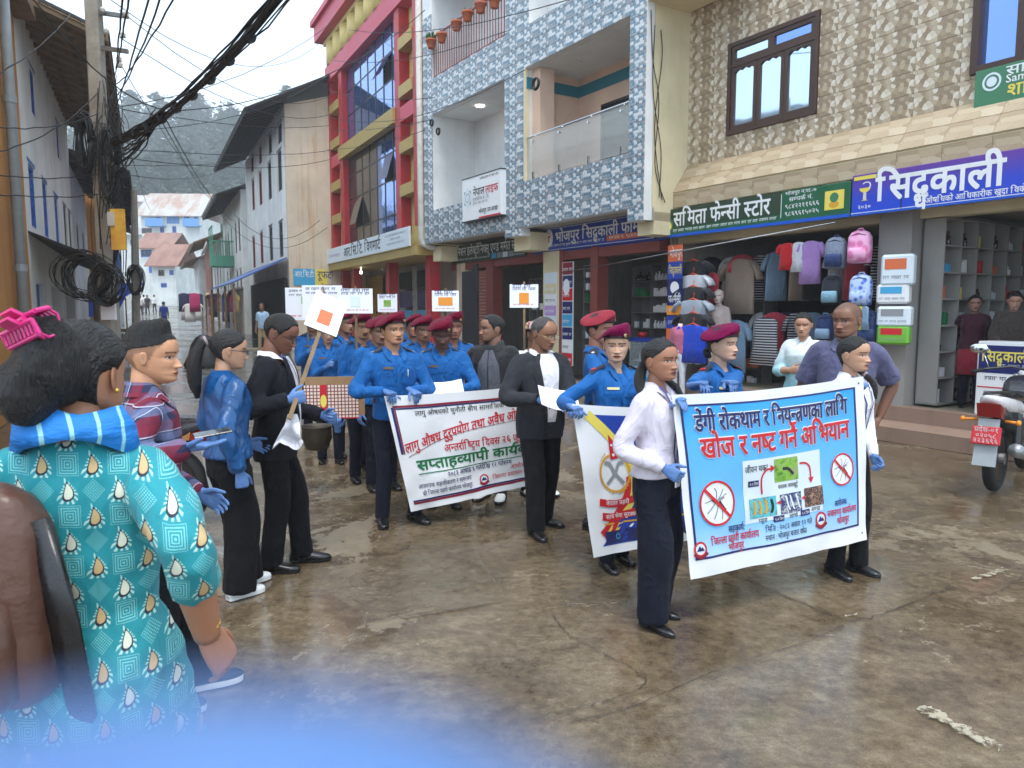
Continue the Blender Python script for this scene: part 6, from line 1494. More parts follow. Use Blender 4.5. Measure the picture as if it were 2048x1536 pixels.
 def suit_front(s,mat,shirt='shirt_white',zv=.60,bot=.003,off=.016,wx=.036):
  "open jacket: shirt front, lapels, button"
  h=s.h;z1=.838
  s.patch('shirt_front',shirt,[(zv*h,-bot*h,bot*h),((zv+.1)*h,-max(bot,wx*.62)*h,max(bot,wx*.62)*h),(.80*h,-wx*h,wx*h),(z1*h,-.034*h,.034*h)],off,1,8,14)
  for sx in(-1,1):
   o=[(zv*h,bot*h,bot*h+.012*h),((zv+.10)*h,max(bot,wx*.6)*h,(max(bot,wx*.6)+.022)*h),(.765*h,wx*.93*h,(wx+.034)*h),(.775*h,wx*.95*h,(wx+.020)*h),(.80*h,wx*.97*h,(wx+.026)*h),(z1*h,.033*h,.047*h)]
   o=[(z,min(sx*a,sx*b),max(sx*a,sx*b))for z,a,b in o]
   s.patch('lapel',mat,o,off+.007,1,3,18)
  mb=MB()
  for i in range(2):mb.ball(s.front(.006,(zv-.012-.05*i)*h,off+.004),(.008,.004,.008),8,4)
  tag(s.add('button',mb,'button_dark'),kind='stuff')
  # ------------------------------------------------------------------ the people in the street
def spot(px,y):return((px-1024)/FPX*y*1.0,y)
def wp(sh,a,b,y=0.0):return sh.root.location+Vector(sh.fn(a*sh.W,b*sh.H,y))
def P3(px,py,y):return at(px,py,y)
def police(label,loc,face,h=1.68,skin=(158,112,84),fem=False,yaw=0,pitch=0,R=None,L=None,beret='beret',mark=True,markm='silver',lo=False,feet=None,plate='name_dark',bside=1,hair='short',build=1.0,group='police officers in the procession',badge=True,lean=0.0,**hd):
 p=Person('person',label,loc,face,h,fem,skin,build,lo=lo,group=group,lean=lean)
 for sd,a in(('R',R),('L',L)):
  a=dict(a or{});a.setdefault('glove',True);p.arm(sd,**a)
 p.dress_top('police_blue',vox=.0175 if lo else .0140);p.legs('navy_trousers',feet,vox=.02 if lo else .016);p.head(yaw,pitch,0,hair,thick=.03,**hd);p.beret(beret,badge,bside)
 p.collar('police_blue');p.placket('police_blue',btn=None if lo else 'button_dark');p.belt();p.epaulettes(mark,markm)
 p.plate(plate,.048,.757,.046,.010)
 if not lo:p.pocket('police_blue',.05);p.pocket('police_blue',-.05);p.plate('badge',-.113*1,.70,.0,.0)if False else None
 if fem:p.tail([(0,-.42,.35),(0,-.55,.30),(0,-.52,.16),(0,-.42,.12)],[.10,.14,.13,.06])
 return p
DN=(0,0,-1)
# front woman, white shirt
p=Person('person','young woman in pale lilac shirt holding the near end of the dengue banner',(.80,4.02),132,1.575,True,(146,98,72),1.08)
p.arm('R',w=P3(1330,938,3.83),hand='hold',f=(.05,.9,-.35),n=(-.9,.1,-.2),pole=(.7,-1,-.4),glove=True)
p.arm('L',w=wp(d1,.03,.93,.06),hand='fold',f=(.2,.7,.5),n=(.2,.5,-.8),pole=(-.8,-.4,-.8),glove=True)
p.dress_top('shirt_lilac',hem=.53,loose=.016,sr=1.06);p.legs('navy_trousers',((.06,.03,10),(-.055,-.03,-5)),hem=.058,thigh=.062,shoe='pump')
p.head(8,2,0,'pull',thick=.03,part=0.0,mouth=.15,bumpy=.006,gaze=.3,lip=(120,66,62));p.tail([(.10,-.42,.42),(.22,-.46,.12),(.34,-.36,-.16),(.40,-.22,-.42)],[.12,.17,.17,.07]);p.tail([(-.10,-.42,.35),(-.32,-.26,.02),(-.40,.16,-.22),(-.36,.42,-.62)],[.10,.13,.13,.05])
p.collar('shirt_lilac',drop=.06);p.placket('shirt_lilac');p.lanyard(z1=.555);p.finish()
# right woman
p=Person('person','young woman in white shirt with a braid at the far end of the dengue banner',(2.21,4.80),148,1.56,True,(172,128,98),1.06)
p.arm('R',w=P3(1706,790,4.66),hand='hold',f=(.0,.3,.9),n=(0,1,.2),pole=(.3,-1,-.6),glove=True);p.arm('L',w=P3(1748,915,4.62),hand='hold',f=(.25,.75,-.75),n=(.8,.2,-.2),pole=(-1,-.8,-.2),glove=True)
p.dress_top('shirt_white',hem=.55,loose=.014);p.legs('black_trousers',((.055,.0,14),(-.06,.03,-4)),hem=.040,shoe='dress');p.head(-4,0,0,'pull',thick=.028,part=0.0,mouth=.3,bumpy=.005,gaze=.3,lip=(150,86,80))
p.tail([(-.05,-.42,.38),(-.26,-.34,.10),(-.46,.02,-.10),(-.50,.36,-.42),(-.46,.46,-.82)],[.10,.13,.11,.12,.04],band=13);p.collar('shirt_white',drop=.055);p.placket('shirt_white');p.lanyard(card=False,z1=.62);p.finish()
# policewoman behind the dengue banner
x,y=spot(1443,5.05)
p=police('policewoman with wine beret looking over the dengue banner',(x,y),150,1.615,(176,134,106),True,-12,2,dict(w=wp(d1,.07,1.0,.07),hand='fold',f=(-.1,.9,.2),n=DN,pole=(.8,-.6,-.7)),dict(w=wp(d1,.26,1.0,.10),hand='fold',f=(.3,.9,.1),n=DN,pole=(-.8,-.6,-.7)),'beret_wine','bar','v_red',plate='name_gold',hair='pull',eye=.4,mouth=.25,build=1.1);p.finish()
# policewoman with the police banner
p=police('policewoman with wine beret turned sideways holding the blue police banner',(.70,4.98),160,1.62,(180,138,108),True,26,-4,dict(w=wp(d3,.02,.98,.05),hand='hold',f=(-.1,.9,-.1),n=DN,pole=(.8,-.7,-.6)),dict(w=wp(d3,.75,.97,.06),hand='fold',f=(0,.9,.1),n=DN,pole=(-.8,-.6,-.7)),'beret_wine','bar','v_red',plate='name_gold',hair='pull',eye=.6,mouth=.35,feet=((.055,.05,4),(-.05,-.02,-4)),build=1.1);p.finish()
# officer with the faded beret
x,y=spot(1196,5.85)
p=police('officer with faded beret and crossed-star epaulettes seen from behind the policewoman',(x,y),108,1.70,(150,100,78),False,18,0,dict(p=(.16,.34,1.02),hand='hold',n=DN,pole=(.9,-.6,-.5)),dict(),'beret_faded',True,'v_white');p.finish()
# man in charcoal suit reading
p=Person('person','older man in charcoal suit and thin glasses reading a sheet of paper',(.22,5.72),150,1.68,False,(128,86,62),1.2,.016)
p.arm('R',w=P3(1078,800,5.42),hand='pinch',f=(-.35,.85,.05),n=(-.5,-.1,-.8),pole=(1,-.7,-.7),glove=True);p.arm('L',w=P3(1140,815,5.40),hand='pinch',f=(.3,.85,.0),n=(.4,.2,-.8),pole=(-1,-.6,-.7),glove=True)
p.dress_top('suit_charcoal','suit','long',.445,.022,wr=.007,sr=1.1,neck=.05);p.legs('dark_pinstripe',((.06,.06,10),(-.075,-.08,-25)),hem=.043);p.head(-14,-14,0,'rec','hair_grey',.016,stub=.15,eye=.35,brow=.8,nose=1.15,browc=(60,56,54));p.glasses('frame_gold');p.suit_front('suit_charcoal',zv=.53,wx=.052,bot=.022);p.collar('shirt_white',rad=1.0,drop=.034,flap=1.2);p.belt(z=.585);p.finish()
pp=empty('paper_sheet',P3(1118,795,5.36));tag(pp,'lavender-white sheet of paper held by the man in the charcoal suit','paper')
def paper(root,w,h,rot,bend=.03,mat='paper'):
 mb=MB();rows=[[(w*(i/6-.5),bend*math.sin(i/6*PI)*(1-.5*j/4),h*(j/4-.5))for i in range(7)]for j in range(5)];mb.loft(rows,cap=False,closed=False);o=mb.build('sheet',mat,root,True,None,rot);return o
paper(pp,.30,.21,(-.95,.18,.25))
# man with patterned cap behind him
x,y=spot(1070,6.9)
p=Person('person','man in patterned cloth cap and white track jacket behind the suited man',(x,y),150,1.63,False,(120,80,58));p.arm('R');p.arm('L');p.dress_top('track_white','jacket',loose=.02,sr=1.15);p.legs('black_trousers',shoe='sneak',shoemat='sneaker_white');Mx=p.head(-4,-6,0,'short',thick=.02)
def topi(p,mat):
 hh=p.hh;n=30;mb=MB();rings=[]
 for q,r in((0,1.04),(.03,1.06),(.20,1.03),(.34,.97),(.40,.80),(.40,.3)):
  rings.append([((head_pt(2*PI*i/n,.70,.03)[0]*r)*hh,((head_pt(2*PI*i/n,.70,.03)[1])*r-.01)*hh,(.66+q*(1+.25*math.cos(2*PI*i/n+.7))+.03*math.cos(2*PI*i/n))*hh)for i in range(n)])
 mb.loft(rings);mb.xf(p.hM);p.add('cloth_cap',mb,mat)
def dhaka():
 a=N('topi');v=a.n('ShaderNodeTexVoronoi');a.l(a.coord('Object'),v.inputs['Vector']);v.inputs['Scale'].default_value=42;a.base(a.ramp(a.sep(v.outputs['Color'])[0],[(0,lin((214,200,190))),(.35,lin((176,96,120))),(.55,lin((224,196,150))),(.75,lin((150,80,70)))],True));a.rough(.85)
dhaka();topi(p,'topi');p.patch('scarf','shirt_white',[(.62*p.h,-.05,.05),(.82*p.h,-.06,.06)],.02)
for sx in(-1,1):p.patch('dark_panel','track_black',[(.56*p.h,min(sx*.06,sx*.14),max(sx*.06,sx*.14)),(.80*p.h,min(sx*.07,sx*.13),max(sx*.07,sx*.13))],.012)
p.finish()
# man in grey track jacket
x,y=spot(986,6.75)
p=Person('person','man in grey and black zipped track jacket looking away to the left',(x,y),196,1.685,False,(132,92,70),1.12);p.arm('R');p.arm('L');p.dress_top('track_black','jacket',loose=.02,hem=.47,sr=1.12,neck=.0,name='jacket');p.legs('track_black',shoe='sneak',shoemat='sneaker_white');p.head(52,0,0,'short',thick=.03,stub=.2,nose=1.15)
p.patch('grey_front','track_grey',[(.485*p.h,-.105,.105),(.62*p.h,-.11,.11),(.74*p.h,-.10,.10),(.82*p.h,-.035,.035)],.024,1,10,14);p.patch('zip','track_black',[(.485*p.h,-.004,.004),(.835*p.h,-.004,.004)],.030)
for side in('R','L'):
 S,E,W_=p.arms[side][:3];sx=1 if side=='R' else-1
 for k in range(3):m=MB();o=Vector((sx*.062,.012-.016*k,0));m.tube([S+Vector((sx*.02,.0,.055))+Vector((0,.012-.016*k,0)),S+o,S.lerp(E,.5)+o,E+o*.95,E.lerp(W_,.5)+o*.82],.0045,6);p.add('white_stripe',m,'v_white')
p.collar('track_black',drop=.02,rad=1.15,up=.012);p.finish()
# leading officer with the white banner
p=police('leading officer with two-star epaulettes holding the white banner',(-.97,6.02),152,1.69,(166,116,84),False,-8,2,dict(w=wp(d2,.02,1.03,.05),hand='fold',f=(-.25,.8,-.1),n=DN,pole=(1,-.6,-.6)),dict(w=wp(d2,.17,1.03,.06),hand='fold',f=(-.2,.8,-.2),n=DN,pole=(-1,-.4,-.6)),mouth=.45,feet=((.075,.02,12),(-.085,.05,-16)),build=1.12);p.patch('pen','v_white',[(.715*p.h,-.082,-.076),(.75*p.h,-.082,-.076)],.012);p.finish()
# officer with moustache and paper
x,y=spot(884,6.55)
p=police('officer with a moustache reading a paper beside the leading officer',(x,y),172,1.655,(92,60,46),False,0,-20,dict(p=(.10,.33,1.06),hand='pinch',f=(-.5,.8,0),n=DN,pole=(1,-.5,-.7)),dict(p=(-.13,.33,1.06),hand='pinch',f=(.5,.8,0),n=DN,pole=(-1,-.5,-.7)),mark=True,markm='v_gold',mus=2,eye=.4,nose=1.15,build=1.14);pm=p;p.finish()
q_=pm.root.matrix_basis@Vector((-.02,.45,1.10));pp=empty('paper_sheet',q_);tag(pp,'white sheet of paper read by the officer with the moustache','paper');paper(pp,.26,.19,(-1.0,-.1,.15))
back=[('officer with a placard at the far left end of the back rows',626,9.6,1.70,(150,108,82),158,8,dict(p=(.08,.28,1.22),hand='grip',n=(-1,0,0)),'beret'),('policewoman in glasses half hidden by the leaning placard',655,8.4,1.60,(170,124,98),160,0,dict(p=(.05,.30,1.12),hand='hold',n=(-1,0,0)),'beret_wine'),('officer holding a wooden stick behind the cardboard sheet',689,8.8,1.69,(140,98,74),140,-18,dict(p=(.06,.30,1.15),hand='grip',n=(-1,0,0)),'beret'),('officer with thin moustache behind the thin placard stick',722,7.5,1.685,(168,118,86),150,0,dict(p=(.10,.26,.98),hand='hold',n=(-1,0,0)),'beret'),('officer with thick moustache just behind the leading officer',756,7.15,1.66,(134,94,72),150,0,dict(),'beret'),('tall officer standing highest in the last row',776,9.2,1.79,(160,118,92),165,5,dict(p=(.1,.28,1.2),hand='grip',n=(-1,0,0)),'beret'),('policewoman with purple beret squeezed between two officers',741,8.1,1.63,(176,128,100),145,0,dict(),'beret_wine'),('officer frowning behind the moustached officer shoulder',845,7.7,1.66,(140,96,72),165,-5,dict(),'beret'),('officer mostly hidden at the left of the frowning officer',828,8.5,1.66,(150,100,76),160,0,dict(),'beret'),('officer right behind the moustached officer under the yellow placard',906,7.35,1.69,(140,92,70),160,6,dict(p=(.12,.2,1.25),hand='grip',n=(-1,0,0)),'beret')]
BK=[]
VB=((1.0,.02),(1.05,.05),(1.12,0),(1.08,.04),(1.16,.02),(1.0,-.03),(1.02,.03),(1.15,.05),(1.1,0),(1.05,.02))
for i,(lb,px,y,h,sk,fc,yw,R,br)in enumerate(back):
 x,y=spot(px,y);p=police(lb,(x,y),fc,h,sk,'woman' in lb,yw,(-2,-8,3,-4,-12,2,-6,-10,0,-3)[i],R,dict(out=.01*(i%3)),br,build=VB[i][0],lean=VB[i][1],jaw=(1,.9,1.1,1,1.15,.95,.9,1.15,1.05,1)[i],nose=(1,.9,1.15,1,1.2,1.05,.9,1.2,1.1,1)[i],mark=True,markm='silver' if i%2 else 'v_gold',lo=i not in(3,4,7),hair='pull' if 'woman' in lb else 'short',mus=(1 if i==3 else 2 if i==4 else 0),mouth=.25 if i in(3,6)else 0)
 if 'glasses' in lb:p.glasses()
 p.finish();BK.append(p)
 # ---- bystanders on the left
 # woman with backpack, seen from behind
def kurta_print():
 a=N('kurta');co=a.coord('Object');X=a.sep(co);s_=17.5
 u=a.math('MULTIPLY',a.math('ADD',X[0],a.math('MULTIPLY',X[1],.55)),s_);v=a.math('MULTIPLY',X[2],s_)
 fu=a.math('SUBTRACT',a.math('FRACT',u),.5);fv=a.math('SUBTRACT',a.math('FRACT',v),.5);par=a.math('MODULO',a.math('ABSOLUTE',a.math('ADD',a.math('FLOOR',u),a.math('FLOOR',v))),2.0)
 col_row=a.math('MODULO',a.math('ABSOLUTE',a.math('FLOOR',v)),2.0)
 au,av=a.math('ABSOLUTE',fu),a.math('ABSOLUTE',fv);box=a.math('MAXIMUM',au,av);dia=a.math('ADD',au,av)
 rings=a.math('MULTIPLY',a.math('GREATER_THAN',a.math('SINE',a.math('MULTIPLY',box,62.0)),.35),a.math('LESS_THAN',box,.43))
 dots=a.math('MULTIPLY',a.math('MULTIPLY',a.math('GREATER_THAN',a.math('SINE',a.math('MULTIPLY',a.math('ADD',fu,fv),52.0)),-.1),a.math('GREATER_THAN',a.math('SINE',a.math('MULTIPLY',a.math('SUBTRACT',fu,fv),52.0)),-.1)),a.math('LESS_THAN',dia,.47))
 # paisley drop: an egg that narrows and bends upward
 px=a.math('ADD',fu,a.math('MULTIPLY',a.math('MULTIPLY',fv,fv),.6));w=a.math('SUBTRACT',.17,a.math('MULTIPLY',fv,.30));e=a.math('ADD',a.math('POWER',a.math('DIVIDE',a.math('ABSOLUTE',px),a.math('MAXIMUM',w,.02)),2.0),a.math('POWER',a.math('DIVIDE',a.math('ADD',fv,.02),.34),2.0))
 teal=lin((14,132,142));pale=lin((120,190,188));c=a.mix(a.map(a.noise(co,4,3),.3,.7),sc(teal,.88),sc(teal,1.1))
 c=a.mix(a.math('MULTIPLY',a.math('MULTIPLY',par,a.math('SUBTRACT',1.0,col_row)),rings),c,pale);c=a.mix(a.math('MULTIPLY',a.math('MULTIPLY',par,col_row),dots),c,pale)
 ev=a.math('SUBTRACT',1.0,par);rays=a.math('MULTIPLY',a.math('LESS_THAN',e,3.2),a.math('GREATER_THAN',a.math('SINE',a.math('MULTIPLY',a.math('ARCTAN2',fv,fu),14.0)),.1))
 c=a.mix(a.math('MULTIPLY',ev,rays),c,lin((164,204,194)));c=a.mix(a.math('MULTIPLY',ev,a.math('LESS_THAN',e,1.35)),c,lin((30,34,52)));c=a.mix(a.math('MULTIPLY',ev,a.math('LESS_THAN',e,.8)),c,a.mix(col_row,lin((190,160,112)),lin((206,208,188))))
 a.base(c);a.rough(.75);a.bump(a.noise(a.coord('Object',(1,1,.4)),9,3,.55,.5),.5,.05);a.set(Sheen_Weight=.1)
kurta_print()
def plaid():
 a=N('plaid');X=a.sep(a.coord('Object'));u=a.math('MULTIPLY',a.math('ADD',X[0],a.math('MULTIPLY',X[1],.8)),9.0);v=a.math('MULTIPLY',X[2],9.0)
 def st(t,w,o):return a.math('LESS_THAN',a.math('ABSOLUTE',a.math('SUBTRACT',a.math('FRACT',a.math('ADD',t,o)),.5)),w)
 c=lin((32,34,66));c=a.mix(a.math('MULTIPLY',st(u,.20,0),.75),c,lin((118,20,44)));c=a.mix(a.math('MULTIPLY',st(v,.20,.1),.65),c,lin((122,20,44)));c=a.mix(a.math('MULTIPLY',st(v,.13,.5),.4),c,lin((120,130,168)));c=a.mix(a.math('MULTIPLY',st(u,.10,.5),.35),c,lin((120,130,168)));c=a.mix(a.math('MULTIPLY',st(u,.018,.35),.7),c,lin((196,196,210)));c=a.mix(a.math('MULTIPLY',st(v,.018,.30),.7),c,lin((196,196,210)))
 a.base(c);a.rough(.85);a.bump(a.noise(a.coord('Object',(1,1,.5)),9,3,.55,.5),.5,.05)
plaid()
def scarfmat():
 a=N('scarf_blue');X=a.sep(a.coord('Object'));u=a.math('FRACT',a.math('MULTIPLY',a.math('ADD',X[0],X[1]),14.0));c=a.mix(a.math('LESS_THAN',u,.16),lin((26,120,200)),lin((150,206,214)));n=a.noise(a.coord('Object'),9,2);c=a.mix(a.map(n,.66,.69),c,lin((214,186,60)));a.base(c);a.rough(.7);a.bump(a.noise(a.coord('Object',(1,1,3)),12,3),.5,.03)
scarfmat();M('bag_brown',(86,56,44),.38,.15,7,.35,14,dist=.02);M('clip_pink',(206,44,122),.3,.06);M('gold',(206,164,74),.3,.08,60,.3,200,.9);M('phone',(22,22,26),.15,.02)
W1w=(-1.00,1.70)
p=Person('person','woman in teal paisley kurta with brown backpack seen from behind at the left edge',W1w,2,1.715,True,(160,108,78),1.04);kw=p
p.arm('R',w=P3(415,1270,1.60),hand='relax',f=(.25,.35,-.85),n=(-1,.3,0),pole=(.8,-1,-.1));p.arm('L',p=(-.30,.10,.86))
p.dress_top('kurta','kurta','three',.26,.016,flare=.035,wr=.011,sr=1.12,name='kurta',neck=.02);p.legs('black_trousers',shoe='sneak')
p.head(6,-2,0,'pull',thick=.05,bumpy=.035,hs=.93)
hh=p.hh;m=MB();m.ball((0,-.40*hh,.60*hh),(.36*hh,.36*hh,.42*hh),22,14);m.ball((-.16*hh,-.55*hh,.36*hh),(.30*hh,.28*hh,.36*hh),18,12);m.ball((.02*hh,-.50*hh,.86*hh),(.26*hh,.22*hh,.24*hh),18,10)
v_,f_=remesh(m,.010,4);m=MB();m.add([tuple(c*(1+.05*mnoise.noise(Vector(c*30))))for c in v_],f_);m.xf(p.hM);bun=m.build('hair_bun','hair_black',p.hair,True)
# claw clip: two toothed halves and a spring bar
ck=empty('hair_claw',(0,0,0));bpy.data.objects.remove(ck);m=MB();Lc=.115
for sgn in(-1,1):
 for i in range(9):
  q=-1+2*i/8;m.tube([(q*Lc*.5,sgn*.010,.03),(q*Lc*.5,sgn*.034,.012),(q*Lc*.5,sgn*.032,-.018),(q*Lc*.46,sgn*.012,-.035)],.0035,6)
 for z_,y_ in((.030,.012),(.004,.036)):m.tube([(-Lc*.52,sgn*y_,z_),(Lc*.52,sgn*y_,z_)],.0058,8)
 for q in(-1,1):m.tube([(q*Lc*.52,sgn*.012,.030),(q*Lc*.52,sgn*.036,.004)],.0058,8)
 m.box(-.022,.022,sgn*.012-.004,sgn*.012+.004,.03,.062)
m.tube([(-.03,0,.032),(.03,0,.032)],.008,8);m.xf(p.hM@Matrix.Translation((-.06*hh,-.60*hh,.95*hh))@Matrix.Rotation(1.05,4,'X')@Matrix.Rotation(-.42,4,'Y')@Matrix.Rotation(.1,4,'Z')@Matrix.Scale(.92,4));cl=m.build('hair_claw','clip_pink',None);cl.parent=p.root
m=MB();m.ball(p.hM@Vector((.375*hh,-.01*hh,.33*hh)),.006,8,6);p.add('earring',m,'gold')
m=MB();S,E,W_=p.arms['R'][:3];ax=(W_-E).normalized();c=E.lerp(W_,.86);m.tube([c+Vector((.031*math.cos(t),.026*math.sin(t),.012*math.sin(t*2)*0))-ax*(ax.dot(Vector((.031*math.cos(t),.026*math.sin(t),0))))for t in np.linspace(0,2*PI,20)],.0045,6);p.add('bangle',m,'gold')
m=MB();rr=[]
for k,(z_,r_)in enumerate(((.878,.044),(.880,.052),(.858,.066),(.836,.070),(.830,.060))):rr.append([(r_*1.15*p.h*math.cos(t),(r_*.95*math.sin(t)-.012)*p.h,(z_+.010*math.sin(t*2+k)-.012*math.sin(t))*p.h)for t in np.linspace(0,2*PI,26)[:-1]])
m.loft(rr,cap=False);p.add('scarf',m,'scarf_blue')
p.finish()
# backpack on her left shoulder
bp=empty('backpack',kw.root.matrix_basis@Vector((-.13,-.165,.90)),kw.root.rotation_euler.z);tag(bp,'brown leather backpack worn by the woman in the teal kurta','backpack')
m=MB();rings=[]
for z_,w_,d_ in((0,.12,.06),(.02,.15,.085),(.12,.16,.10),(.26,.155,.095),(.38,.14,.08),(.45,.11,.055),(.475,.06,.03)):rings.append([(w_*math.copysign(abs(math.cos(t))**.6,math.cos(t)),d_*math.copysign(abs(math.sin(t))**.6,math.sin(t)),z_)for t in np.linspace(0,2*PI,29)[:-1]])
m.loft(rings);v_,f_=remesh(m,.014,2);m=MB();m.add([tuple(c+.008*mnoise.noise(Vector(c*11)))for c in v_],f_);m.build('bag_body','bag_brown',bp,True)
m=MB();rings=[[(w_*math.copysign(abs(math.cos(t))**.6,math.cos(t)),-.085+d_*math.copysign(abs(math.sin(t))**.6,math.sin(t)),z_)for t in np.linspace(0,2*PI,25)[:-1]]for z_,w_,d_ in((.02,.10,.03),(.04,.12,.045),(.16,.125,.05),(.24,.115,.04),(.26,.08,.02))];m.loft(rings);pk=m.build('front_pocket','bag_brown',bp,True)
m=MB();m.tube([(-.12,-.13,.235),(0,-.137,.25),(.12,-.13,.235)],.006,6);m.build('zip','leather_black',pk);m=MB();m.box(.10,.115,-.15,-.14,.15,.235);m.build('zip_pull','steel',pk)
for sx in(-1,1):m=MB();m.tube([(sx*.09,.08,.05),(sx*.10,.11,.25),(sx*.09,.10,.48),(sx*.085,.16,.60),(sx*.08,.26,.60),(sx*.085,.31,.45)],[(.024,.008)]*6,8);m.build('strap','bag_brown',bp,True)
m=MB();m.tube([(.135,-.02,.40),(.19,-.03,.20),(.20,.02,-.15),(.17,.05,-.30)],[(.035,.010),(.035,.010),(.032,.010),(.02,.008)],8);m.build('hanging_strap','leather_black',bp,True)
# young man in plaid shirt
p=Person('person','young man in red and navy plaid shirt with swept-up hair holding a phone',spot(286,3.12),66,1.66,False,(186,132,96),.97,lean=.03)
p.arm('R',w=P3(372,895,2.95),hand='flat',f=(.35,.9,.1),n=(0,0,1),pole=(.7,-1,-.5),glove=True);p.arm('L',p=(-.15,.2,.9),glove=True)
p.dress_top('plaid','shirt','long',.50,.018,sr=1.15,wr=.011);p.legs('black_trousers',shoe='sneak',shoemat='sneaker_navy',solemat='sole_white',feet=((.055,.0,5),(-.055,.1,-5)));p.head(18,-2,0,'fade',thick=.11,scalp=.55,nose=.95,bumpy=.03,brow=.8);p.collar('plaid',drop=.045,up=.01)
m=MB();S,E,W_=p.arms['R'][:3];m.tube([E.lerp(W_,.84),E.lerp(W_,.99)],[.040,.037],12);p.add('cuff',m,'shirt_white')
p.finish()
ph=empty('mobile_phone',P3(425,866,3.0));tag(ph,'dark mobile phone lying on the gloved palm of the man in plaid','phone');m=MB();m.rbox(-.075,.075,-.036,.036,-.004,.004,.003);m.build('phone_body','phone',ph,False,None,(.1,-.12,.5));m=MB();m.box(-.07,.07,-.033,.033,.0042,.005);m.build('screen','glass_dark',ph,False,None,(.1,-.12,.5))
# woman in blue satin shirt
p=Person('person','woman in blue satin shirt with a long ponytail and glasses',(-1.72,4.42),46,1.615,True,(176,130,100),1.04)
p.arm('R',w=P3(480,945,4.20),hand='hold',f=(.1,.1,-1),n=(-.9,.2,0),pole=(.6,-1,0),glove=True);p.arm('L',p=(-.16,.2,.9),glove=True);p.dress_top('satin_blue','shirt','long',.53,.020,sr=1.22,wr=.014);p.legs('black_trousers',hem=.062,thigh=.066,shoe='sneak',shoemat='sneaker_white',solemat='sole_white',feet=((.055,.0,-4),(-.055,.08,-5)))
p.head(16,-8,0,'pull',thick=.035,bumpy=.006);p.glasses();p.tail([(0,-.45,.66),(0,-.66,.58),(-.02,-.80,.15),(-.05,-.74,-.4),(-.10,-.62,-.85)],[.10,.15,.26,.24,.08],band=4);p.collar('satin_blue',drop=.04);p.finish()
# man in black suit with the placard
p=Person('person','man in black suit with glasses and lanyard gripping a placard stick',(-1.585,4.90),84,1.715,False,(112,72,54),1.16,.012)
p.arm('R',w=P3(578,800,4.62),hand='grip',f=(-.15,.95,.2),n=(-.9,.1,0),pole=(.5,-.6,-1),glove=True);p.arm('L',p=(-.10,.30,1.02),hand='grip',glove=True,n=(1,0,0));p.dress_top('suit_black','suit','long',.44,.022,sr=1.12,wr=.008,neck=.05);p.legs('black_trousers',((.06,-.02,2),(-.06,.08,-4)),hem=.045);p.head(6,-24,0,'short',thick=.03,stub=.2,eye=.4,nose=1.1);p.glasses();p.suit_front('suit_black',zv=.55,wx=.052,bot=.016);p.collar('shirt_white',rad=1.0,drop=.034,flap=1.2);p.lanyard('lanyard',False,.66,.045,.028)
m=MB();S,E,W_=p.arms['R'][:3];m.tube([E.lerp(W_,.62),E.lerp(W_,.97)],[.041,.034],14);p.add('cuff',m,'shirt_white');p.finish()
hk=empty('handkerchief',P3(585,835,4.58));tag(hk,'white cloth hanging from the hand of the man in the black suit','cloth')
m=MB();rows=[[(.075*(1+.3*j/6)*math.cos(t)*(.4+.6*j/6)-.03*j/6,.03*math.sin(t*2+j)*(.5+j/6),.02-.17*j/6-.05*abs(math.sin(t*1.5))*j/6)for t in np.linspace(0,2*PI,22)]for j in range(7)];m.loft(rows,cap=False,closed=False);m.build('fabric','shirt_white',hk,True)
# ---- bystanders on the right
p=Person('person','heavy man with shaved head in slate polo shirt behind the dengue banner',spot(1694,5.75),205,1.775,False,(118,80,60),1.22,.035);p.arm('R',p=(.27,.0,.86),pole=(1,-.8,0));p.arm('L',p=(-.25,-.10,.90),pole=(-1,-.8,0));p.dress_top('polo_slate','polo','short',.46,.018,sr=1.15);p.legs('dark_pinstripe',bare=.0);p.head(28,-4,0,'none',hs=1.06,scalp=.45,eye=.5,jaw=1.15,nose=1.2);p.collar('polo_slate',drop=.04,rad=1.15);p.placket('polo_slate',z0=.72);p.finish()
p=Person('person','woman in white and pale blue top with folded arm holding a phone',spot(1606,8.0),222,1.70,True,(168,122,94),1.1);p.arm('R',p=(.05,.20,1.10),hand='relax',f=(-1,.2,.1),n=(0,-1,0),pole=(1,-.6,-.6));p.arm('L',p=(-.12,.22,.90),hand='grip',n=(1,0,0),pole=(-1,-.8,-.2))
grad('ombre',[(0,(116,168,184)),(.45,(150,196,206)),(.75,(214,222,224)),(1,(218,224,226))],2,.8,1.45,.7);p.dress_top('ombre','top','three',.50,.02,sr=1.15,wr=.010,name='top');p.legs('brown_skirt');p.head(-10,-6,0,'pull',thick=.04,eye=.6);p.collar('ombre',drop=.04)
m=MB();q_=p.arms['L'][2];m.rbox(q_.x-.02,q_.x+.10,q_.y+.02,q_.y+.035,q_.z-.09,q_.z-.02,.004);p.add('phone',m,'phone');p.finish()
p=Person('person','woman in maroon knit top and red kurti standing inside the right pharmacy',FR.w(FR.px(1944,700,.75),.75)[:2],205,1.56,True,(134,98,82),1.05,z=.38);p.arm('R',p=(.12,-.12,.85));p.arm('L',p=(-.12,-.12,.85));p.dress_top('knit_maroon','top','long',.52,.03,sr=1.25,name='sweater',neck=.01);p.legs('navy_trousers',hem=.04)
m=MB();m.loft([[((w_)*p.h*math.cos(t),d_*p.h*math.sin(t),z_*p.h)for t in np.linspace(0,2*PI,25)[:-1]]for z_,w_,d_ in((.30,.125,.10),(.42,.118,.092),(.53,.112,.088))]);p.add('kurti',m,'kurti_red');p.head(0,-4,0,'pull',thick=.03,eye=.5);p.finish()
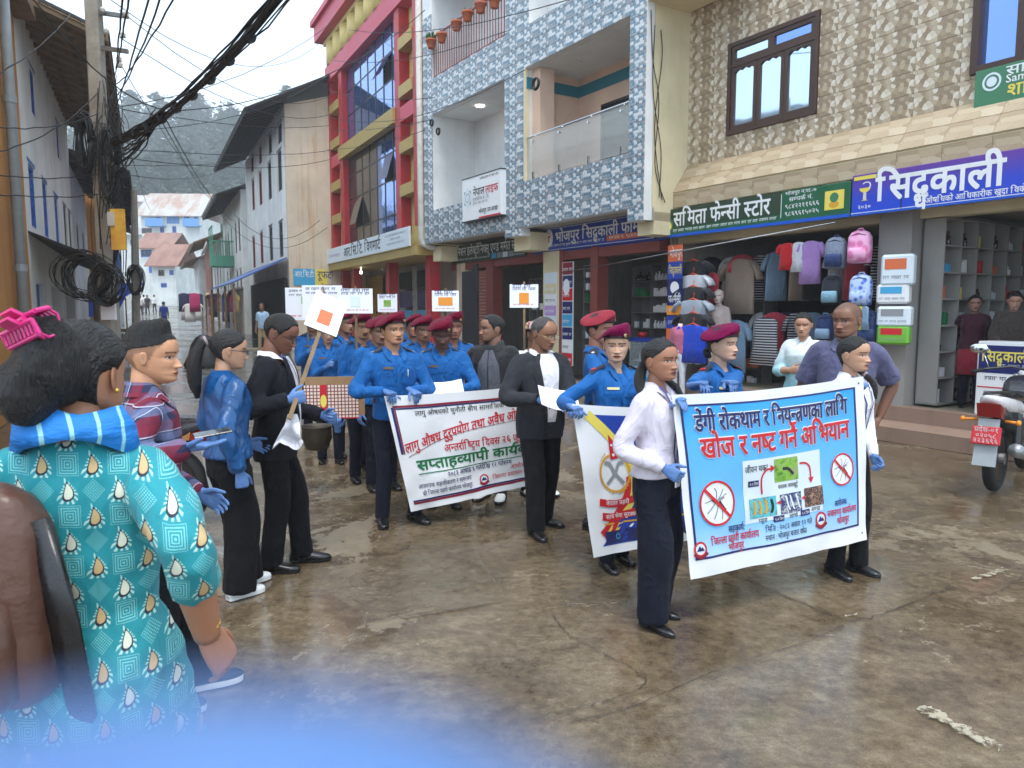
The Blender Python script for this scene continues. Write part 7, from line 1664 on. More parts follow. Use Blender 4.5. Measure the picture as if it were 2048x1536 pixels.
p=Person('person','woman in dark brown top behind the pharmacy display stand at the right edge',FR.w(FR.px(2022,700,.55),.55)[:2],215,1.60,True,(146,106,86),1.15,z=.38);p.arm('R',p=(.08,.22,.86),pole=(1,-.6,-.4));p.arm('L',p=(-.10,.24,.86),pole=(-1,-.6,-.4));p.dress_top('knit_brown','top','three',.46,.025,sr=1.2,name='top',neck=.01);p.legs('black_trousers');p.head(-8,-16,0,'pull',thick=.04,eye=.4);p.finish()
p=Person('person','woman in red top behind the counter of the blue-signed pharmacy',FR.w(FR.px(1208,640,1.1),1.1)[:2],150,1.60,True,(160,112,88),1.1,z=.16);p.arm('R',p=(.1,.30,.98),pole=(1,-.6,-.3));p.arm('L',p=(-.08,.36,.98),pole=(-1,-.6,-.3));p.dress_top('red_top','top','three',.46,.02,sr=1.15,name='top',neck=.02);p.legs('black_trousers');p.head(0,-10,0,'pull',thick=.05,eye=.5);p.finish()
xw,zw=FRD.p(778,160,.55)
p=Person('person','woman leaning out of the open pane of the blue glass wall',FRD.w(xw,.62)[:2],200,1.6,True,(168,120,96),z=zw-1.32,lo=True);p.arm('R',p=(.08,.2,1.15));p.arm('L',p=(-.08,.2,1.15));p.dress_top('shirt_white','top','short',.5,.015,name='top',vox=.02);p.legs('black_trousers',vox=.02);p.head(10,-14,0,'pull',thick=.05);p.finish()
# ---- far down the street
def far_person(label,px,y,h,top,bottom,face,skin=(120,84,64),hair='short',fem=False,z=None,yaw=0):
 x,y=spot(px,y);p=Person('person',label,(x,y),face,h,fem,skin,lo=True,z=gz(x,y)if z is None else z);p.arm('R');p.arm('L');p.dress_top(top,'shirt','short' if not fem else 'long',.48,.02,vox=.025);p.legs(bottom,vox=.028,shoe='sneak',feet=((.06,.04,0),(-.06,-.05,0)));p.head(yaw,0,0,hair,thick=.04);p.finish();return p
cloth('shirt_sky',(150,180,206),.8);cloth('khaki_trousers',(150,128,96),.85);cloth('track_royal',(34,62,150),.7);cloth('tee_white',(214,214,214),.8);cloth('tee_dark',(40,42,48),.8)
far_person('man in light blue shirt standing at the cloth stall',527,25.2,1.66,'shirt_sky','khaki_trousers',190,z=.30)
far_person('person in royal blue tracksuit walking away down the street',331,44,1.68,'track_royal','track_royal',-20)
far_person('distant man in white shirt and dark trousers at the street end',285,64,1.7,'tee_white','tee_dark',150);far_person('distant person in black at the street end',299,66,1.68,'tee_dark','tee_dark',170);far_person('distant person in grey-white clothes by the far pole',292,68,1.65,'tee_white','track_grey',10);far_person('distant person in pale top farthest down the street',313,70,1.6,'tee_white','tee_dark',180,fem=True,hair='pull')
# ------------------------------------------------------------------ poles, cables
PY=13.4
pole=empty('utility_pole',(*spot(222,PY),0));tag(pole,'tall concrete utility pole wrapped in cables on the left of the street','pole')
pb=pole.location;loc=lambda px,py,y=PY:at(px,py,y)-pb
m=MB();rows=[]
for q in np.linspace(0,1,10):
 c=Vector((0,0,0)).lerp(loc(180,-120),q);r=.145-.035*q;rows.append([(c.x+r*sx*(1-.3*k),c.y+r*sy*(.7+.3*k),c.z)for sx,sy,k in((1,1,1),(1,1,0),(1,-1,0),(1,-1,1),(-1,-1,1),(-1,-1,0),(-1,1,0),(-1,1,1))])
m.loft(rows);m.build('post','concrete_pole',pole)
rnd=random.Random(11)
def loops(n,c,rx,rz,wy,r=.011,jit=.12,tilt=0.0):
 mb=MB()
 for i in range(n):
  a=rx*rnd.uniform(1-jit,1+jit);b=rz*rnd.uniform(1-jit,1+jit);oy=rnd.uniform(-wy,wy);ox,oz=rnd.uniform(-.05,.05),rnd.uniform(-.05,.05)
  mb.tube([(c.x+ox+a*math.cos(t),c.y+oy+.04*math.sin(3*t+i)+tilt*math.cos(t),c.z+oz+b*math.sin(t))for t in np.linspace(0,2*PI,30)],r*rnd.uniform(.7,1.3),6)
 return mb
tag(loops(20,loc(172,552,PY-.25),.42,.36,.14,.009,.22).build('cable_coil','cable_black',pole,True),kind='stuff');tag(loops(14,loc(214,570,PY-.3),.24,.28,.12,.010,.25).build('cable_coil','cable_black',pole,True),kind='stuff');tag(loops(24,loc(172,290,PY-.15),.11,.47,.10).build('cable_coil','cable_black',pole,True),kind='stuff');tag(loops(16,loc(218,330,PY-.22),.13,.60,.12).build('cable_coil','cable_black',pole,True),kind='stuff')
m=MB()
for i in range(64):
 y0=rnd.uniform(150,420);y1=y0+rnd.uniform(60,240);x0=200+rnd.uniform(-8,40);x1=x0+rnd.uniform(-10,25)
 pts=[loc(x0,y0,PY-.2),loc((x0+x1)/2+rnd.uniform(-14,14),(y0+y1)/2,PY-.25),loc(x1,min(y1,600),PY-.22)];m.tube([p[:]for p in spline(pts,5)],rnd.uniform(.005,.011),5)
tag(m.build('cable_tangle','cable_black',pole,True),kind='stuff')
m=MB()
for i in range(7):c=loc(198+i,250+i*14,PY);m.tube([(c.x+.17*math.cos(t),c.y+.17*math.sin(t),c.z)for t in np.linspace(0,2*PI,14)],.012,6)
tag(m.build('cable_wrap','cable_grey',pole),kind='stuff')
def on_pole(name,mat,x0,x1,y0,y1,yy):a=loc(x0,y1,yy);b=loc(x1,y0,yy);m=MB();m.rbox(a.x,b.x,a.y-.02,a.y+.02,a.z,b.z,.005);return m.build(name,mat,pole)
on_pole('yellow_board','board_yellow',224,249,418,500,PY-.35);on_pole('meter_box','pipe_white',216,228,424,452,PY-.38);on_pole('pasted_notice','paper',203,231,600,640,PY-.16)
for px,py in((205,20),(212,62),(252,28),(246,70),(238,118),(240,130)):
 c=loc(px,py,PY-.1);m=MB();m.lathe([(.02,-.05),(.05,-.04),(.035,-.01),(.05,.01),(.035,.03),(.02,.05)],12,c);m.build('insulator','pipe_white',pole,True)
for py in(25,95):a,b=loc(196,py,PY),loc(256,py+8,PY-.1);m=MB();m.obox((a+b)/2,(b-a)/2,(0,.03,0),(0,0,.035));m.build('cross_arm','steel',pole)
p2=empty('utility_pole',(*spot(273,27),gz(*spot(273,27))));tag(p2,'slimmer concrete pole farther down the left side of the street','pole')
m=MB();c=at(268,380,27)-p2.location;m.tube([(0,0,0),c*.5,c],[.16,.14,.11],8);m.build('post','concrete_pole',p2);tag(loops(14,at(272,560,26.8)-p2.location,.22,.5,.15,.018).build('cable_coil','cable_black',p2),kind='stuff')
def wire(a,b,sag,r,root=None,name='overhead_wire',jit=0.0,mat='cable_black',n=14):
 A,B=at(*a),at(*b);o=A.lerp(B,.5);pts=[]
 for i in range(n+1):
  q=i/n;p=A.lerp(B,q);p.z-=sag*4*q*(1-q);p+=Vector((rnd.uniform(-jit,jit),0,rnd.uniform(-jit,jit)))if 0<i<n else Vector((0,0,0));pts.append((p-(root.location if root else o))[:])
 m=MB();m.tube(pts,r,6);w=m.build(name,mat,root,True,None if root else o)
 if not root:tag(w,'thin dark wire strung overhead across the street','wire','overhead wires')
 return w
bun=empty('cable_bundle',at(225,285,PY));tag(bun,'thick bundle of black cables running from the pole to the upper right','cable')
for i in range(16):
 j=lambda k:rnd.uniform(-k,k);wire((222+j(6),285+j(10),PY-.2),(598+j(26),-45+j(14),8.2),.30+j(.10),rnd.uniform(.008,.016),bun,'cable',.02)
for i in range(12):j=lambda k:rnd.uniform(-k,k);wire((322+j(10),222+j(8),11.5),(230+j(16),330+j(50),PY-.2),.12+j(.08),rnd.uniform(.007,.012),bun,'cable',.02)
for i in range(9):
 q=.1+i*.09;c=(at(222,285,PY-.2).lerp(at(598,-45,8.2),q))-bun.location-Vector((0,0,.30*4*q*(1-q)));d=(at(598,-45,8.2)-at(222,285,PY)).normalized();m=MB();m.tube([c-d*.03,c+d*.03],.075,8);m.build('cable_tie','cable_black',bun)
for a,b,s_ in(((225,175,PY),(352,-10,6),.1),((228,200,PY),(322,-10,6),.1),((224,232,PY),(300,-10,6),.08),((230,150,PY),(246,-10,6),.05),((232,140,PY),(258,-10,6),.05),((215,-5,PY),(664,60,27),1.2),((238,20,PY),(664,190,27),.8),((240,75,PY),(664,228,27),.6),((232,215,PY),(668,40,24),.4),((232,265,PY),(664,145,26),.4),((320,225,11.5),(850,20,18),.5),((228,296,PY),(664,300,27),.15),((230,312,PY),(664,318,27),.25),((226,215,PY),(664,250,27),.2),((-40,252,9),(200,225,PY),.12),((-40,345,9),(205,346,PY),.08),((-40,386,9),(205,388,PY),.05),((-40,310,9),(200,180,PY),.2),((60,-10,8),(330,218,11.5),.25),((-30,160,9),(140,30,12),.1),((322,240,11.5),(425,400,34),.2),((330,235,11.5),(468,442,30),.3),((245,250,PY),(300,420,40),.2),((236,120,PY),(430,395,36),.3),((430,415,34),(655,455,26),1.2),((470,430,30),(640,440,27),.8),((655,180,26),(870,195,19),.15),((662,120,26),(1020,60,16),.3),((664,235,26),(1050,140,15.5),.5),((664,260,26),(862,240,19),.1),((700,60,24),(1200,-20,12),.3),((655,300,26),(850,260,19),.1),((225,330,PY),(500,318,31),.1),((228,345,PY),(460,330,31),.3)):wire(a,b,s_,.0085,None,jit=.01)
SWF=Frame(FB.w(.0,.0)[:2],FB.n)
for i,pts in enumerate((((1302,20),(1306,120),(1318,205),(1310,330),(1330,405)),((1322,60),(1324,120),(1309,260),(1324,400)),((1310,50),(1306,180),(1322,300),(1318,395)))):
 P_=[]
 for q in pts:x,z=SWF.p(*q,-.03);P_.append(SWF.w(x,-.03,z))
 o=P_[0];m=MB();m.tube([tuple(Vector(p)-o)for p in spline(P_,6)],.008,6);w=m.build('wall_cable','cable_black',None,True,o);tag(w,('longest','shortest','middle')[i]+' loose cable dangling down the cream side wall','wire','cables on the cream side wall')
def coil(label,px,py,fr,y,r,n=5):
 x,z=fr.p(px,py,y);o=empty('cable_coil',fr.w(x,y,z),fr.rz);tag(o,label,'cable')
 for i in range(n):m=MB();k=r*(1-.06*i);m.tube([(k*math.cos(t)+.01*i,-.02*(i%3),k*math.sin(t))for t in np.linspace(0,2*PI,26)],.014,6);m.build('cable_loop','cable_black',o,True)
coil('coil of black cable hung by the peach balcony',1072,168,FB,-.05,.125);coil('upper small ring of black cable at the left balcony corner',864,246,FB,-.05,.09,3);coil('lower small ring of black cable at the left balcony corner',877,263,FB,-.05,.09,3)
# ------------------------------------------------------------------ flower pots on the railing
for i,(px,py)in enumerate(((865,82),(886,70),(916,46),(938,27),(964,10),(992,0))):
 x,z=FB.p(px,py+6,-.06);r=empty('flower_pot',FB.w(x,-.10,z-.12),FB.rz)
 lb=('leftmost terracotta pot with green leafy plant on the upper railing','second terracotta pot from the left on the upper railing','third terracotta pot with dry stems on the upper railing','fourth terracotta pot from the left on the upper railing','fifth terracotta pot from the left at the top edge','rightmost terracotta pot at the top edge of the photo')[i];tag(r,lb,'flower pot','pots on the upper railing')
 m=MB();m.lathe([(.085,0),(.09,.01),(.125,.17),(.145,.175),(.148,.225),(.135,.225),(.12,.19),(.001,.19)],20);m.build('pot','terracotta',r,True);lf=MB()
 for k in range(26 if i==0 else 9):
  a=rnd.uniform(0,6.28);e=rnd.uniform(.3,1.2);L=rnd.uniform(.10,.26 if i==0 else .16);b=Vector((.04*math.cos(a),.04*math.sin(a),.2));t=b+Vector((math.cos(a)*math.cos(e),math.sin(a)*math.cos(e),math.sin(e)))*L;n_=Vector((-math.sin(a),math.cos(a),0))*(.035 if i==0 else .012);mid=b.lerp(t,.6)+Vector((0,0,.02));lf.add([b[:],(mid+n_)[:],t[:],(mid-n_)[:]],[(0,1,2,3)])
 tag(lf.build('leaves','leaf' if i<2 else 'twig',r),kind='stuff')
 # ------------------------------------------------------------------ placards
def placard(label,px,py,w,h,y,foot,pic,rot=0.0,lean=0.0,pw=.42,ph=.34,pz=-.02,rows=((.36,.035),(.24,.03)),two=None):
 c=at(px,py,y);r=empty('placard',c,rot);tag(r,label,'placard','hand-held paper placards');m=MB();m.box(-w/2,w/2,0,.006,-h/2,h/2);m.build('backing','cardboard',r);m=MB();m.box(-w/2-.004,w/2+.004,-.004,-.001,-h/2-.004,h/2+.004);m.build('paper','paper',r)
 f=at(*foot)-c;R_=Matrix.Rotation(-rot,3,'Z');f=R_@f;m=MB();top=Vector((0,.014,h/2+.03));m.obox((top+f)/2,(top-f)/2,Vector((.011,0,0)),Vector((0,.006,0)));m.build('stick','wood_old',r)
 if pic:rect(r,'picture',pic,-w*pw/2,w*pw/2,h*pz-h*ph/2,h*pz+h*ph/2,-.005)
 for z_,s_ in rows:scribble(r,-w*.42,w*.42,h*z_,s_,'v_txtnavy',-.0055)
 scribble(r,-w*.40,w*.40,-h*.42,h*.07,'v_txtred',-.0055)
 return r
placard('placard with a green picture at the far left of the procession',614,608,.52,.40,9.4,(618,720,9.5),'ph_green',.12,pw=.26,ph=.24,pz=.12);placard('plain white placard behind the leaning one',645,605,.46,.40,8.9,(668,700,8.7),None,.1);placard('wide placard with a mosquito drawing in the middle of the back rows',711,602,.31*1.05,.22*1.05,7.2,(714,720,7.25),'v_pale',.0,pw=.3,ph=.45)
placard('placard with a green picture beside the yellow shutter',775,606,.235,.20,8.6,(776,700,9.0),'ph_green',-.25,pw=.38,ph=.38);placard('placard with a yellow picture above the moustached officer',891,602,.245,.185,7.0,(890,690,7.2),'v_orange2',-.05,pw=.55,ph=.42);placard('placard with an orange picture of two pots above the capped man',1048,592,.26,.21,7.0,(1049,720,7.0),'v_orange2',-.02,pw=.35,ph=.48,pz=-.1)
# leaning placard of the man in the black suit
c0,c1=at(592,800,4.60),at(652,628,5.1);r=empty('placard',c1);tag(r,'leaning placard with an orange picture held by the man in the black suit','placard','hand-held paper placards');d=(c1-c0).normalized();sx_=Vector((.80,.45,-.10)).normalized();sx_=(sx_-d*sx_.dot(d)).normalized();nn=-sx_.cross(d);nn=nn if nn.y>0 else-nn
m=MB();m.obox((c0-c1)*.5-d*.02+nn*.012,d*((c1-c0).length/2+.12),sx_*.013,nn*.007);m.build('stick','wood_old',r);m=MB();m.obox((0,0,0),sx_*.11,d*.155,nn*.003);m.build('backing','cardboard',r);m=MB();m.obox(-nn*.006,sx_*.113,d*.158,nn*.001);m.build('paper','paper',r);m=MB();m.obox(-nn*.009-d*.04,sx_*.045,d*.06,nn*.001);m.build('picture','v_orange',r)
# patterned carton sheet
cb=empty('carton_sheet',at(668,797,6.35),.18);tag(cb,'brown cardboard sheet faced with red and cream patterned paper','cardboard');m=MB();m.box(-.24,.26,0,.008,-.15,.19);m.build('card','cardboard',cb)
def cartonmat():
 a=N('carton_print');X=a.sep(a.coord('Object'));fu=a.math('FRACT',a.math('MULTIPLY',X[0],34.0));fv=a.math('FRACT',a.math('MULTIPLY',X[2],34.0));k=a.math('MULTIPLY',a.math('GREATER_THAN',fu,.28),a.math('GREATER_THAN',fv,.28));a.base(a.mix(k,lin((120,30,44)),lin((224,206,190))));a.rough(.4)
cartonmat();rect(cb,'patterned_paper','carton_print',-.25,.21,-.165,.12,-.002);rect(cb,'red_stripe','v_red',-.115,-.06,-.165,.12,-.005);disc(cb,'yellow_oval','v_yellow',-.088,-.02,.026,-.009,rz=.055);rect(cb,'red_edge','v_red',-.25,.21,-.175,-.165,-.002)
hv,hf=hand_mb('hold','R');m=MB();m.add([tuple(p)for p in hv],hf);Mx=hand_matrix(Vector((.02,.05,-.26)),(0,-.35,.9),(0,-1,-.2),1.0);m.xf(Mx);BKo=BK[3].root;g_=m.build('glove','glove',None,True);wm=Matrix.Translation(cb.location)@Matrix.Rotation(.18,4,'Z');g_.matrix_world=BKo.matrix_basis.inverted()@wm;g_.parent=BKo
M('pot_dull',(70,62,52),.5,.2,12,.2,40,.4);bk=empty('metal_pot',at(634,872,6.9));tag(bk,'dull metal pot hanging beside the carton sheet','pot');m=MB();m.lathe([(.02,-.14),(.10,-.12),(.14,-.02),(.135,.08),(.15,.10),(.14,.10),(.12,.08),(.12,-.02),(.001,-.10)],20);m.build('pot_body','pot_dull',bk,True);m=MB();m.tube([(.14*math.cos(t),0,.09+.16*math.sin(t))for t in np.linspace(0,PI,14)],.005,6);m.build('handle','steel',bk)
# ------------------------------------------------------------------ motorcycle at the right edge
def motorcycle(loc,az,label,body='bike_white',seat='leather_black'):
 r=empty('motorcycle',loc,-math.radians(az)+PI/2);tag(r,label,'motorcycle')
 for x,nm in((-.62,'rear'),(.66,'front')):
  R=.29;t=MB();t.loft([[((R-.045+.05*math.cos(q))*math.cos(a)+x,.05*math.sin(q),.30+(R-.045+.05*math.cos(q))*math.sin(a))for q in np.linspace(0,2*PI,11)[:-1]]for a in np.linspace(0,2*PI,37)],cap=False);w=t.build('wheel','tyre',r,True)
  m=MB();m.loft([[(k*math.cos(a)+x,y,.30+k*math.sin(a))for a in np.linspace(0,2*PI,33)[:-1]]for k,y in((.215,-.03),(.225,-.035),(.225,.035),(.215,.03))]);m.build('rim','metal_black',w)
  for k in range(5):a=2*PI*k/5;m=MB();m.obox((x+.11*math.cos(a),0,.30+.11*math.sin(a)),(.1*math.cos(a),0,.1*math.sin(a)),(-.018*math.sin(a),0,.018*math.cos(a)),(0,.02,0));m.build('spoke','metal_black',w)
  m=MB();m.tube([(x,-.07,.30),(x,.07,.30)],.05,12);m.build('hub','steel',w)
 def sec(rows,name,mat,n=16):
  m=MB();m.loft([[(x,w*math.copysign(abs(math.cos(q))**.7,math.cos(q)),zc+h*math.copysign(abs(math.sin(q))**.7,math.sin(q)))for q in np.linspace(0,2*PI,n+1)[:-1]]for x,w,zc,h in spline(rows,4)]);return m.build(name,mat,r,True)
 tl=sec([(-1.02,.015,.86,.012),(-.98,.06,.845,.035),(-.80,.11,.80,.07),(-.55,.13,.76,.085),(-.25,.12,.72,.075),(-.05,.10,.68,.05)],'tail_cowl',body);sec([(-.70,.10,.69,.09),(-.45,.13,.60,.14),(-.15,.13,.50,.16),(.05,.10,.46,.14)],'side_cover','metal_black');sec([(-.92,.06,.868,.02),(-.6,.13,.845,.035),(-.25,.14,.81,.045),(.10,.12,.79,.04),(.16,.06,.78,.02)],'seat',seat)
 sec([(.12,.10,.76,.06),(.28,.15,.82,.11),(.45,.14,.86,.10),(.55,.08,.86,.05)],'fuel_tank','bike_dark');sec([(.62,.05,.92,.05),(.72,.11,.90,.11),(.80,.12,.86,.12),(.86,.08,.84,.08)],'headlamp_cowl',body);sec([(-.05,.09,.42,.10),(.15,.12,.36,.13),(.35,.10,.40,.12),(.42,.05,.44,.06)],'engine','steel')
 m=MB();m.prism([(-1.03,.815),(-.84,.76),(-.86,.665),(-.98,.70)],-.085,.085);tlp=m.build('tail_lamp','lamp_red',r)
 for sy in(-1,1):m=MB();m.prism([(-.86,.80),(-.72,.76),(-.74,.70),(-.84,.71)],sy*.088-.004,sy*.088+.004);m.build('lamp_lens','chrome',tlp);m=MB();m.tube([(-.88,sy*.10,.66),(-.92,sy*.19,.66)],.012,8);m.ball((-.92,sy*.2,.66),(.03,.02,.025),10,6);m.build('indicator','v_orange2',r,True)
 m=MB();m.add([(-.96,-.075,.68),(-.96,.075,.68),(-1.08,.085,.30),(-1.08,-.085,.30),(-.94,-.075,.68),(-.94,.075,.68),(-1.06,.085,.30),(-1.06,-.085,.30)],[(0,3,2,1),(4,5,6,7),(0,1,5,4),(2,3,7,6),(1,2,6,5),(0,4,7,3)]);m.build('mud_flap','pipe_grey',r)
 pl=empty('t');bpy.data.objects.remove(pl);m=MB();m.rbox(-.105,.105,-.006,.006,-.075,.075,.006);Mp=Matrix.Translation((-1.045,0,.55))@Matrix.Rotation(-PI/2,4,'Z')@Matrix.Rotation(-.28,4,'X');m.xf(Mp);pl=m.build('number_plate','v_red',r)
 for tx,z_ in(('प्रदेश-०१',.03),('०२०५८',-.018),('२२३६९६',-.062)):V,F,w_=text2d(tx,.012);k=.034/.62;kx=min(k,.18/w_);mm=MB();mm.add([(Mp@Vector((a*kx-w_*kx/2,-.009,z_+b*k)))[:]for a,b,l in V],F);tag(mm.build('lettering','v_white',pl),kind='stuff')
 m=MB();m.tube([(.52,0,1.0),(.50,.12,1.03),(.44,.33,1.0),(.34,.40,.98)],.013,8);m.tube([(.52,0,1.0),(.50,-.12,1.03),(.44,-.33,1.0),(.34,-.40,.98)],.013,8);hb=m.build('handlebar','metal_black',r,True)
 for sy in(-1,1):m=MB();m.tube([(.42,sy*.345,.995),(.32,sy*.41,.975)],.019,10);m.build('grip','tyre',hb,True);m=MB();m.tube([(.45,sy*.30,1.0),(.47,sy*.36,1.16)],.006,6);m.ball((.46,sy*.40,1.20),(.018,.085,.05),12,8);m.build('mirror','chrome',hb,True)
 for sy in(-1,1):m=MB();m.tube([(.66,sy*.085,.30),(.52,sy*.085,.96)],.024,8);m.build('fork_leg','steel',r,True)
 m=MB();m.tube([(.10,-.12,.32),(-.25,-.14,.30),(-.45,-.17,.34),(-.85,-.18,.42)],[.025,.03,.055,.06],12);m.build('exhaust','steel',r,True);m=MB();m.tube([(-.62,.10,.30),(-.2,.10,.40)],[(.03,.03)]*2,8);m.build('swing_arm','metal_black',r);m=MB();m.tube([(-.55,-.13,.35),(-.45,-.12,.68)],.03,10);m.build('shock_absorber','metal_black',r);m=MB();m.loft([[(.66+(.33)*math.cos(a),y,.30+.33*math.sin(a))for a in np.linspace(.4,2.6,14)]for y in(-.07,0,.07)],cap=False,closed=False);m.build('front_mudguard',body,r,True)
 return r
M('bike_dark',(36,36,44),.25,.05,coat=.3);M('bike_white',(210,208,210),.25,.03,3,.02,20,coat=.4);M('tyre',(24,24,25),.8,.1,20,.4,60);M('lamp_red',(140,10,16),.15,.1,20,.2,60,coat=.5)
gxy=G(1985,985)
f_az=44;fdir=Vector((math.sin(math.radians(f_az)),math.cos(math.radians(f_az)),0));bl=Vector((*gxy,0))+fdir*.72
motorcycle(bl,f_az,'white and black motorcycle with red number plate at the right edge').scale=(1.1,1.1,1.1)
bl2=Vector((*spot(262,6.3),0));motorcycle(bl2,300,'dark motorcycle parked behind the man in plaid','bike_dark')
for i,(px,y,lb)in enumerate(((255,21,'motorcycle parked under the far pole on the left'),(264,23,'motorcycle parked just past the far left pole'))):q2=spot(px,y);motorcycle((*q2,gz(*q2)),250,lb,'bike_dark')
# covered handcart shape in the street
q2=spot(408,21.5);tp=empty('tarpaulin_heap',(*q2,gz(*q2)));tag(tp,'black tarpaulin heap standing at the right of the far street','tarpaulin');m=MB();m.loft([[(w_*math.cos(t)*(1+.1*math.sin(4*t)),.8*w_*math.sin(t)*(1+.12*math.cos(3*t)),z_)for t in np.linspace(0,2*PI,21)[:-1]]for z_,w_ in((0,.52),(.06,.55),(.35,.42),(.65,.34),(.85,.22),(.95,.08))]);m.build('sheet','tarp_black',tp,True)
q2=spot(243,30);st=empty('market_stall',(*q2,gz(*q2)));tag(st,'street stall with bright blue tarpaulin beyond the pole','stall');m=MB();m.add([(-.9,-.6,1.9),(.6,-.6,2.0),(.6,1,2.6),(-.9,1,2.6),(-.9,-.62,1.2),(.2,-.62,1.3)],[(0,1,2,3),(0,4,5,1)]);m.build('tarpaulin','tarp_bright',st)
for x in(-.85,.55):m=MB();m.tube([(x,-.55,0),(x,-.55,1.95)],.03,6);m.build('post','wood_old',st)
m=MB();m.box(-.8,.5,-.3,.9,.6,.7);m.build('table_top','wood_old',st)
for i in range(9):q2=spot(372+i*3.6,36+(i%3)*2.5);o=hang(None,q2[0],q2[1],gz(*q2)+2.2-(i%2)*.5,.5,.9,('garment5','garment1','garment3','garment7')[i%4],i%2,False,'hanging_garment',.4);tag(o,'small garment hanging outside the far right shops, '+ORD[i]+' from the left','clothing','garments at the far right shops')
# ------------------------------------------------------------------ goods of the fancy store
def fpos(px,py,y):x,z=FR.p(px,py,y);return x,z
def goods(name,px,pyt,pyb,wpx,y,mat,label,cat='clothing',group='clothes hung at the fancy store front',sleeves=True,dress=False,rz=0.0,th=.05,hanger=None):
 x,z1=fpos(px,pyt,y);z0=fpos(px,pyb,y)[1];w=abs(fpos(px+wpx/2,pyt,y)[0]-fpos(px-wpx/2,pyt,y)[0]);r=empty(name,FR.w(x,y,z1),FR.rz+rz);tag(r,label,cat,group)
 hang(r,0,0,0,w,z1-z0,mat,sleeves,dress,'fabric',0,th=th)
 if hanger:
  m=MB();m.tube([(0,0,.10),(.02,0,.13),(.035,0,.10),(0,0,.06),(0,0,.02)],.004,6);m.tube([(0,0,.03),(-w*.40,0,-.05),(w*.40,0,-.05),(0,0,.03)],.012,6);m.build('hanger',hanger,r)
 return r
M('pack_green',(110,176,60),.35,.06);M('hanger_orange',(226,84,30),.35,.03);M('mannequin',(206,180,164),.35,.03)
for n,c in dict(g_black=(34,34,38),g_stripe=(150,160,174),g_royal=(24,66,190),g_pink=(176,96,122),g_coral=(196,70,86),g_beige=(158,140,126),g_red=(186,24,34),g_pale=(196,198,206),g_lilac=(160,124,184),g_sky=(120,146,172),g_floral=(196,180,176)).items():cloth(n,c,.8)
def stripes(name,c1,c2,k,ax=2):
 a=N(name);X=a.sep(a.coord('Object'));a.base(a.mix(a.math('LESS_THAN',a.math('FRACT',a.math('MULTIPLY',X[ax],k)),.45),lin(c1),lin(c2)));a.rough(.85);a.bump(a.noise(a.coord('Object'),9,3),.4,.05)
stripes('g_bw',(30,30,34),(200,200,204),22)
for i,(py,mt)in enumerate(((520,'g_black'),(548,'g_pale'),(572,'g_black'),(598,'g_stripe'),(625,'g_black'),(648,'g_royal'))):
 goods('shirt_on_hanger',1386,py+2,py+(60 if i<5 else 78),58,-.18-.055*i,mt,('black top on the topmost orange hanger','white top on the second orange hanger','black top on the third orange hanger','grey striped top on the fourth orange hanger','black top on the fifth orange hanger','royal blue shirt on the lowest orange hanger')[i],hanger='hanger_orange',th=.04)
for a in((1575,486,540,30,'g_red','red T-shirt hanging from the shop rail'),(1598,484,544,28,'g_pale','white and grey T-shirt hanging beside the red one'),(1622,482,568,44,'g_lilac','long lilac T-shirt hanging from the shop rail')):goods('hanging_shirt',a[0],a[1],a[2],a[3],-.2,a[4],a[5])
for a in((1480,518,628,62,'g_beige','large beige T-shirt hung inside the fancy store',True,False,.5),(1470,640,745,48,'g_sky','pale blue shirt on a crimson hanger',True,False,.3),(1532,635,730,50,'g_bw','black and white striped dress on display',False,True,.35),(1425,545,672,28,'g_coral','coral pink dress draped beside the hangers',False,True,.15)):goods('display_garment',a[0],a[1],a[2],a[3],a[8],a[4],a[5],sleeves=a[6],dress=a[7])
for i in range(30):x=.0+(i%15)*.25;o=hang(None,*FR.w(x,.7+.3*(i%3))[:2],2.75-1.05*(i//15),.42,.85,('g_black','garment5','g_bw','g_sky','garment9','garment1','g_coral','g_black','g_beige')[i*5%9],True,False,'rack_garment',FR.rz+1.2);tag(o,'garment on the crowded racks deep inside the fancy store','clothing','garments inside the fancy store')
# shop mannequins
def mannequin(label,px,pyt,y,h,top,headed,skirt):
 x,z1=fpos(px,pyt,y);loc_=FR.w(x,y);p=Person('mannequin',label,loc_[:2],212,h,True,(206,180,164),z=.19 if y<0 else .38,cat='mannequin',lo=True);p.arm('R',out=-.01);p.arm('L',out=-.01)
 p.dress_top(top,'top','three',.50,.012,vox=.018,name='top',neck=.02);p.legs(skirt,vox=.02)
 if headed:p.head(0,0,0,'none',eye=.1)
 else:
  k=len(p.body.v);p.body.ball((0,0,.80*h),(.05*h,.036*h,.045*h),14,8);p.body.tube([(0,0,.80*h),(0,0,.87*h)],[.05,.042],14);p.cols+=[np.array(lin(p.skin)[:3])]*(len(p.body.v)-k)
 p.finish();return p
M('mannequin_white',(206,200,196),.4,.03)
mannequin('headless mannequin in a dusty pink top at the store entrance',1362,590,-.45,1.50,'g_pink',False,'g_pale');mannequin('white-headed mannequin in a floral dress beside the orange hangers',1440,500,.05,1.72,'g_floral',True,'g_floral')
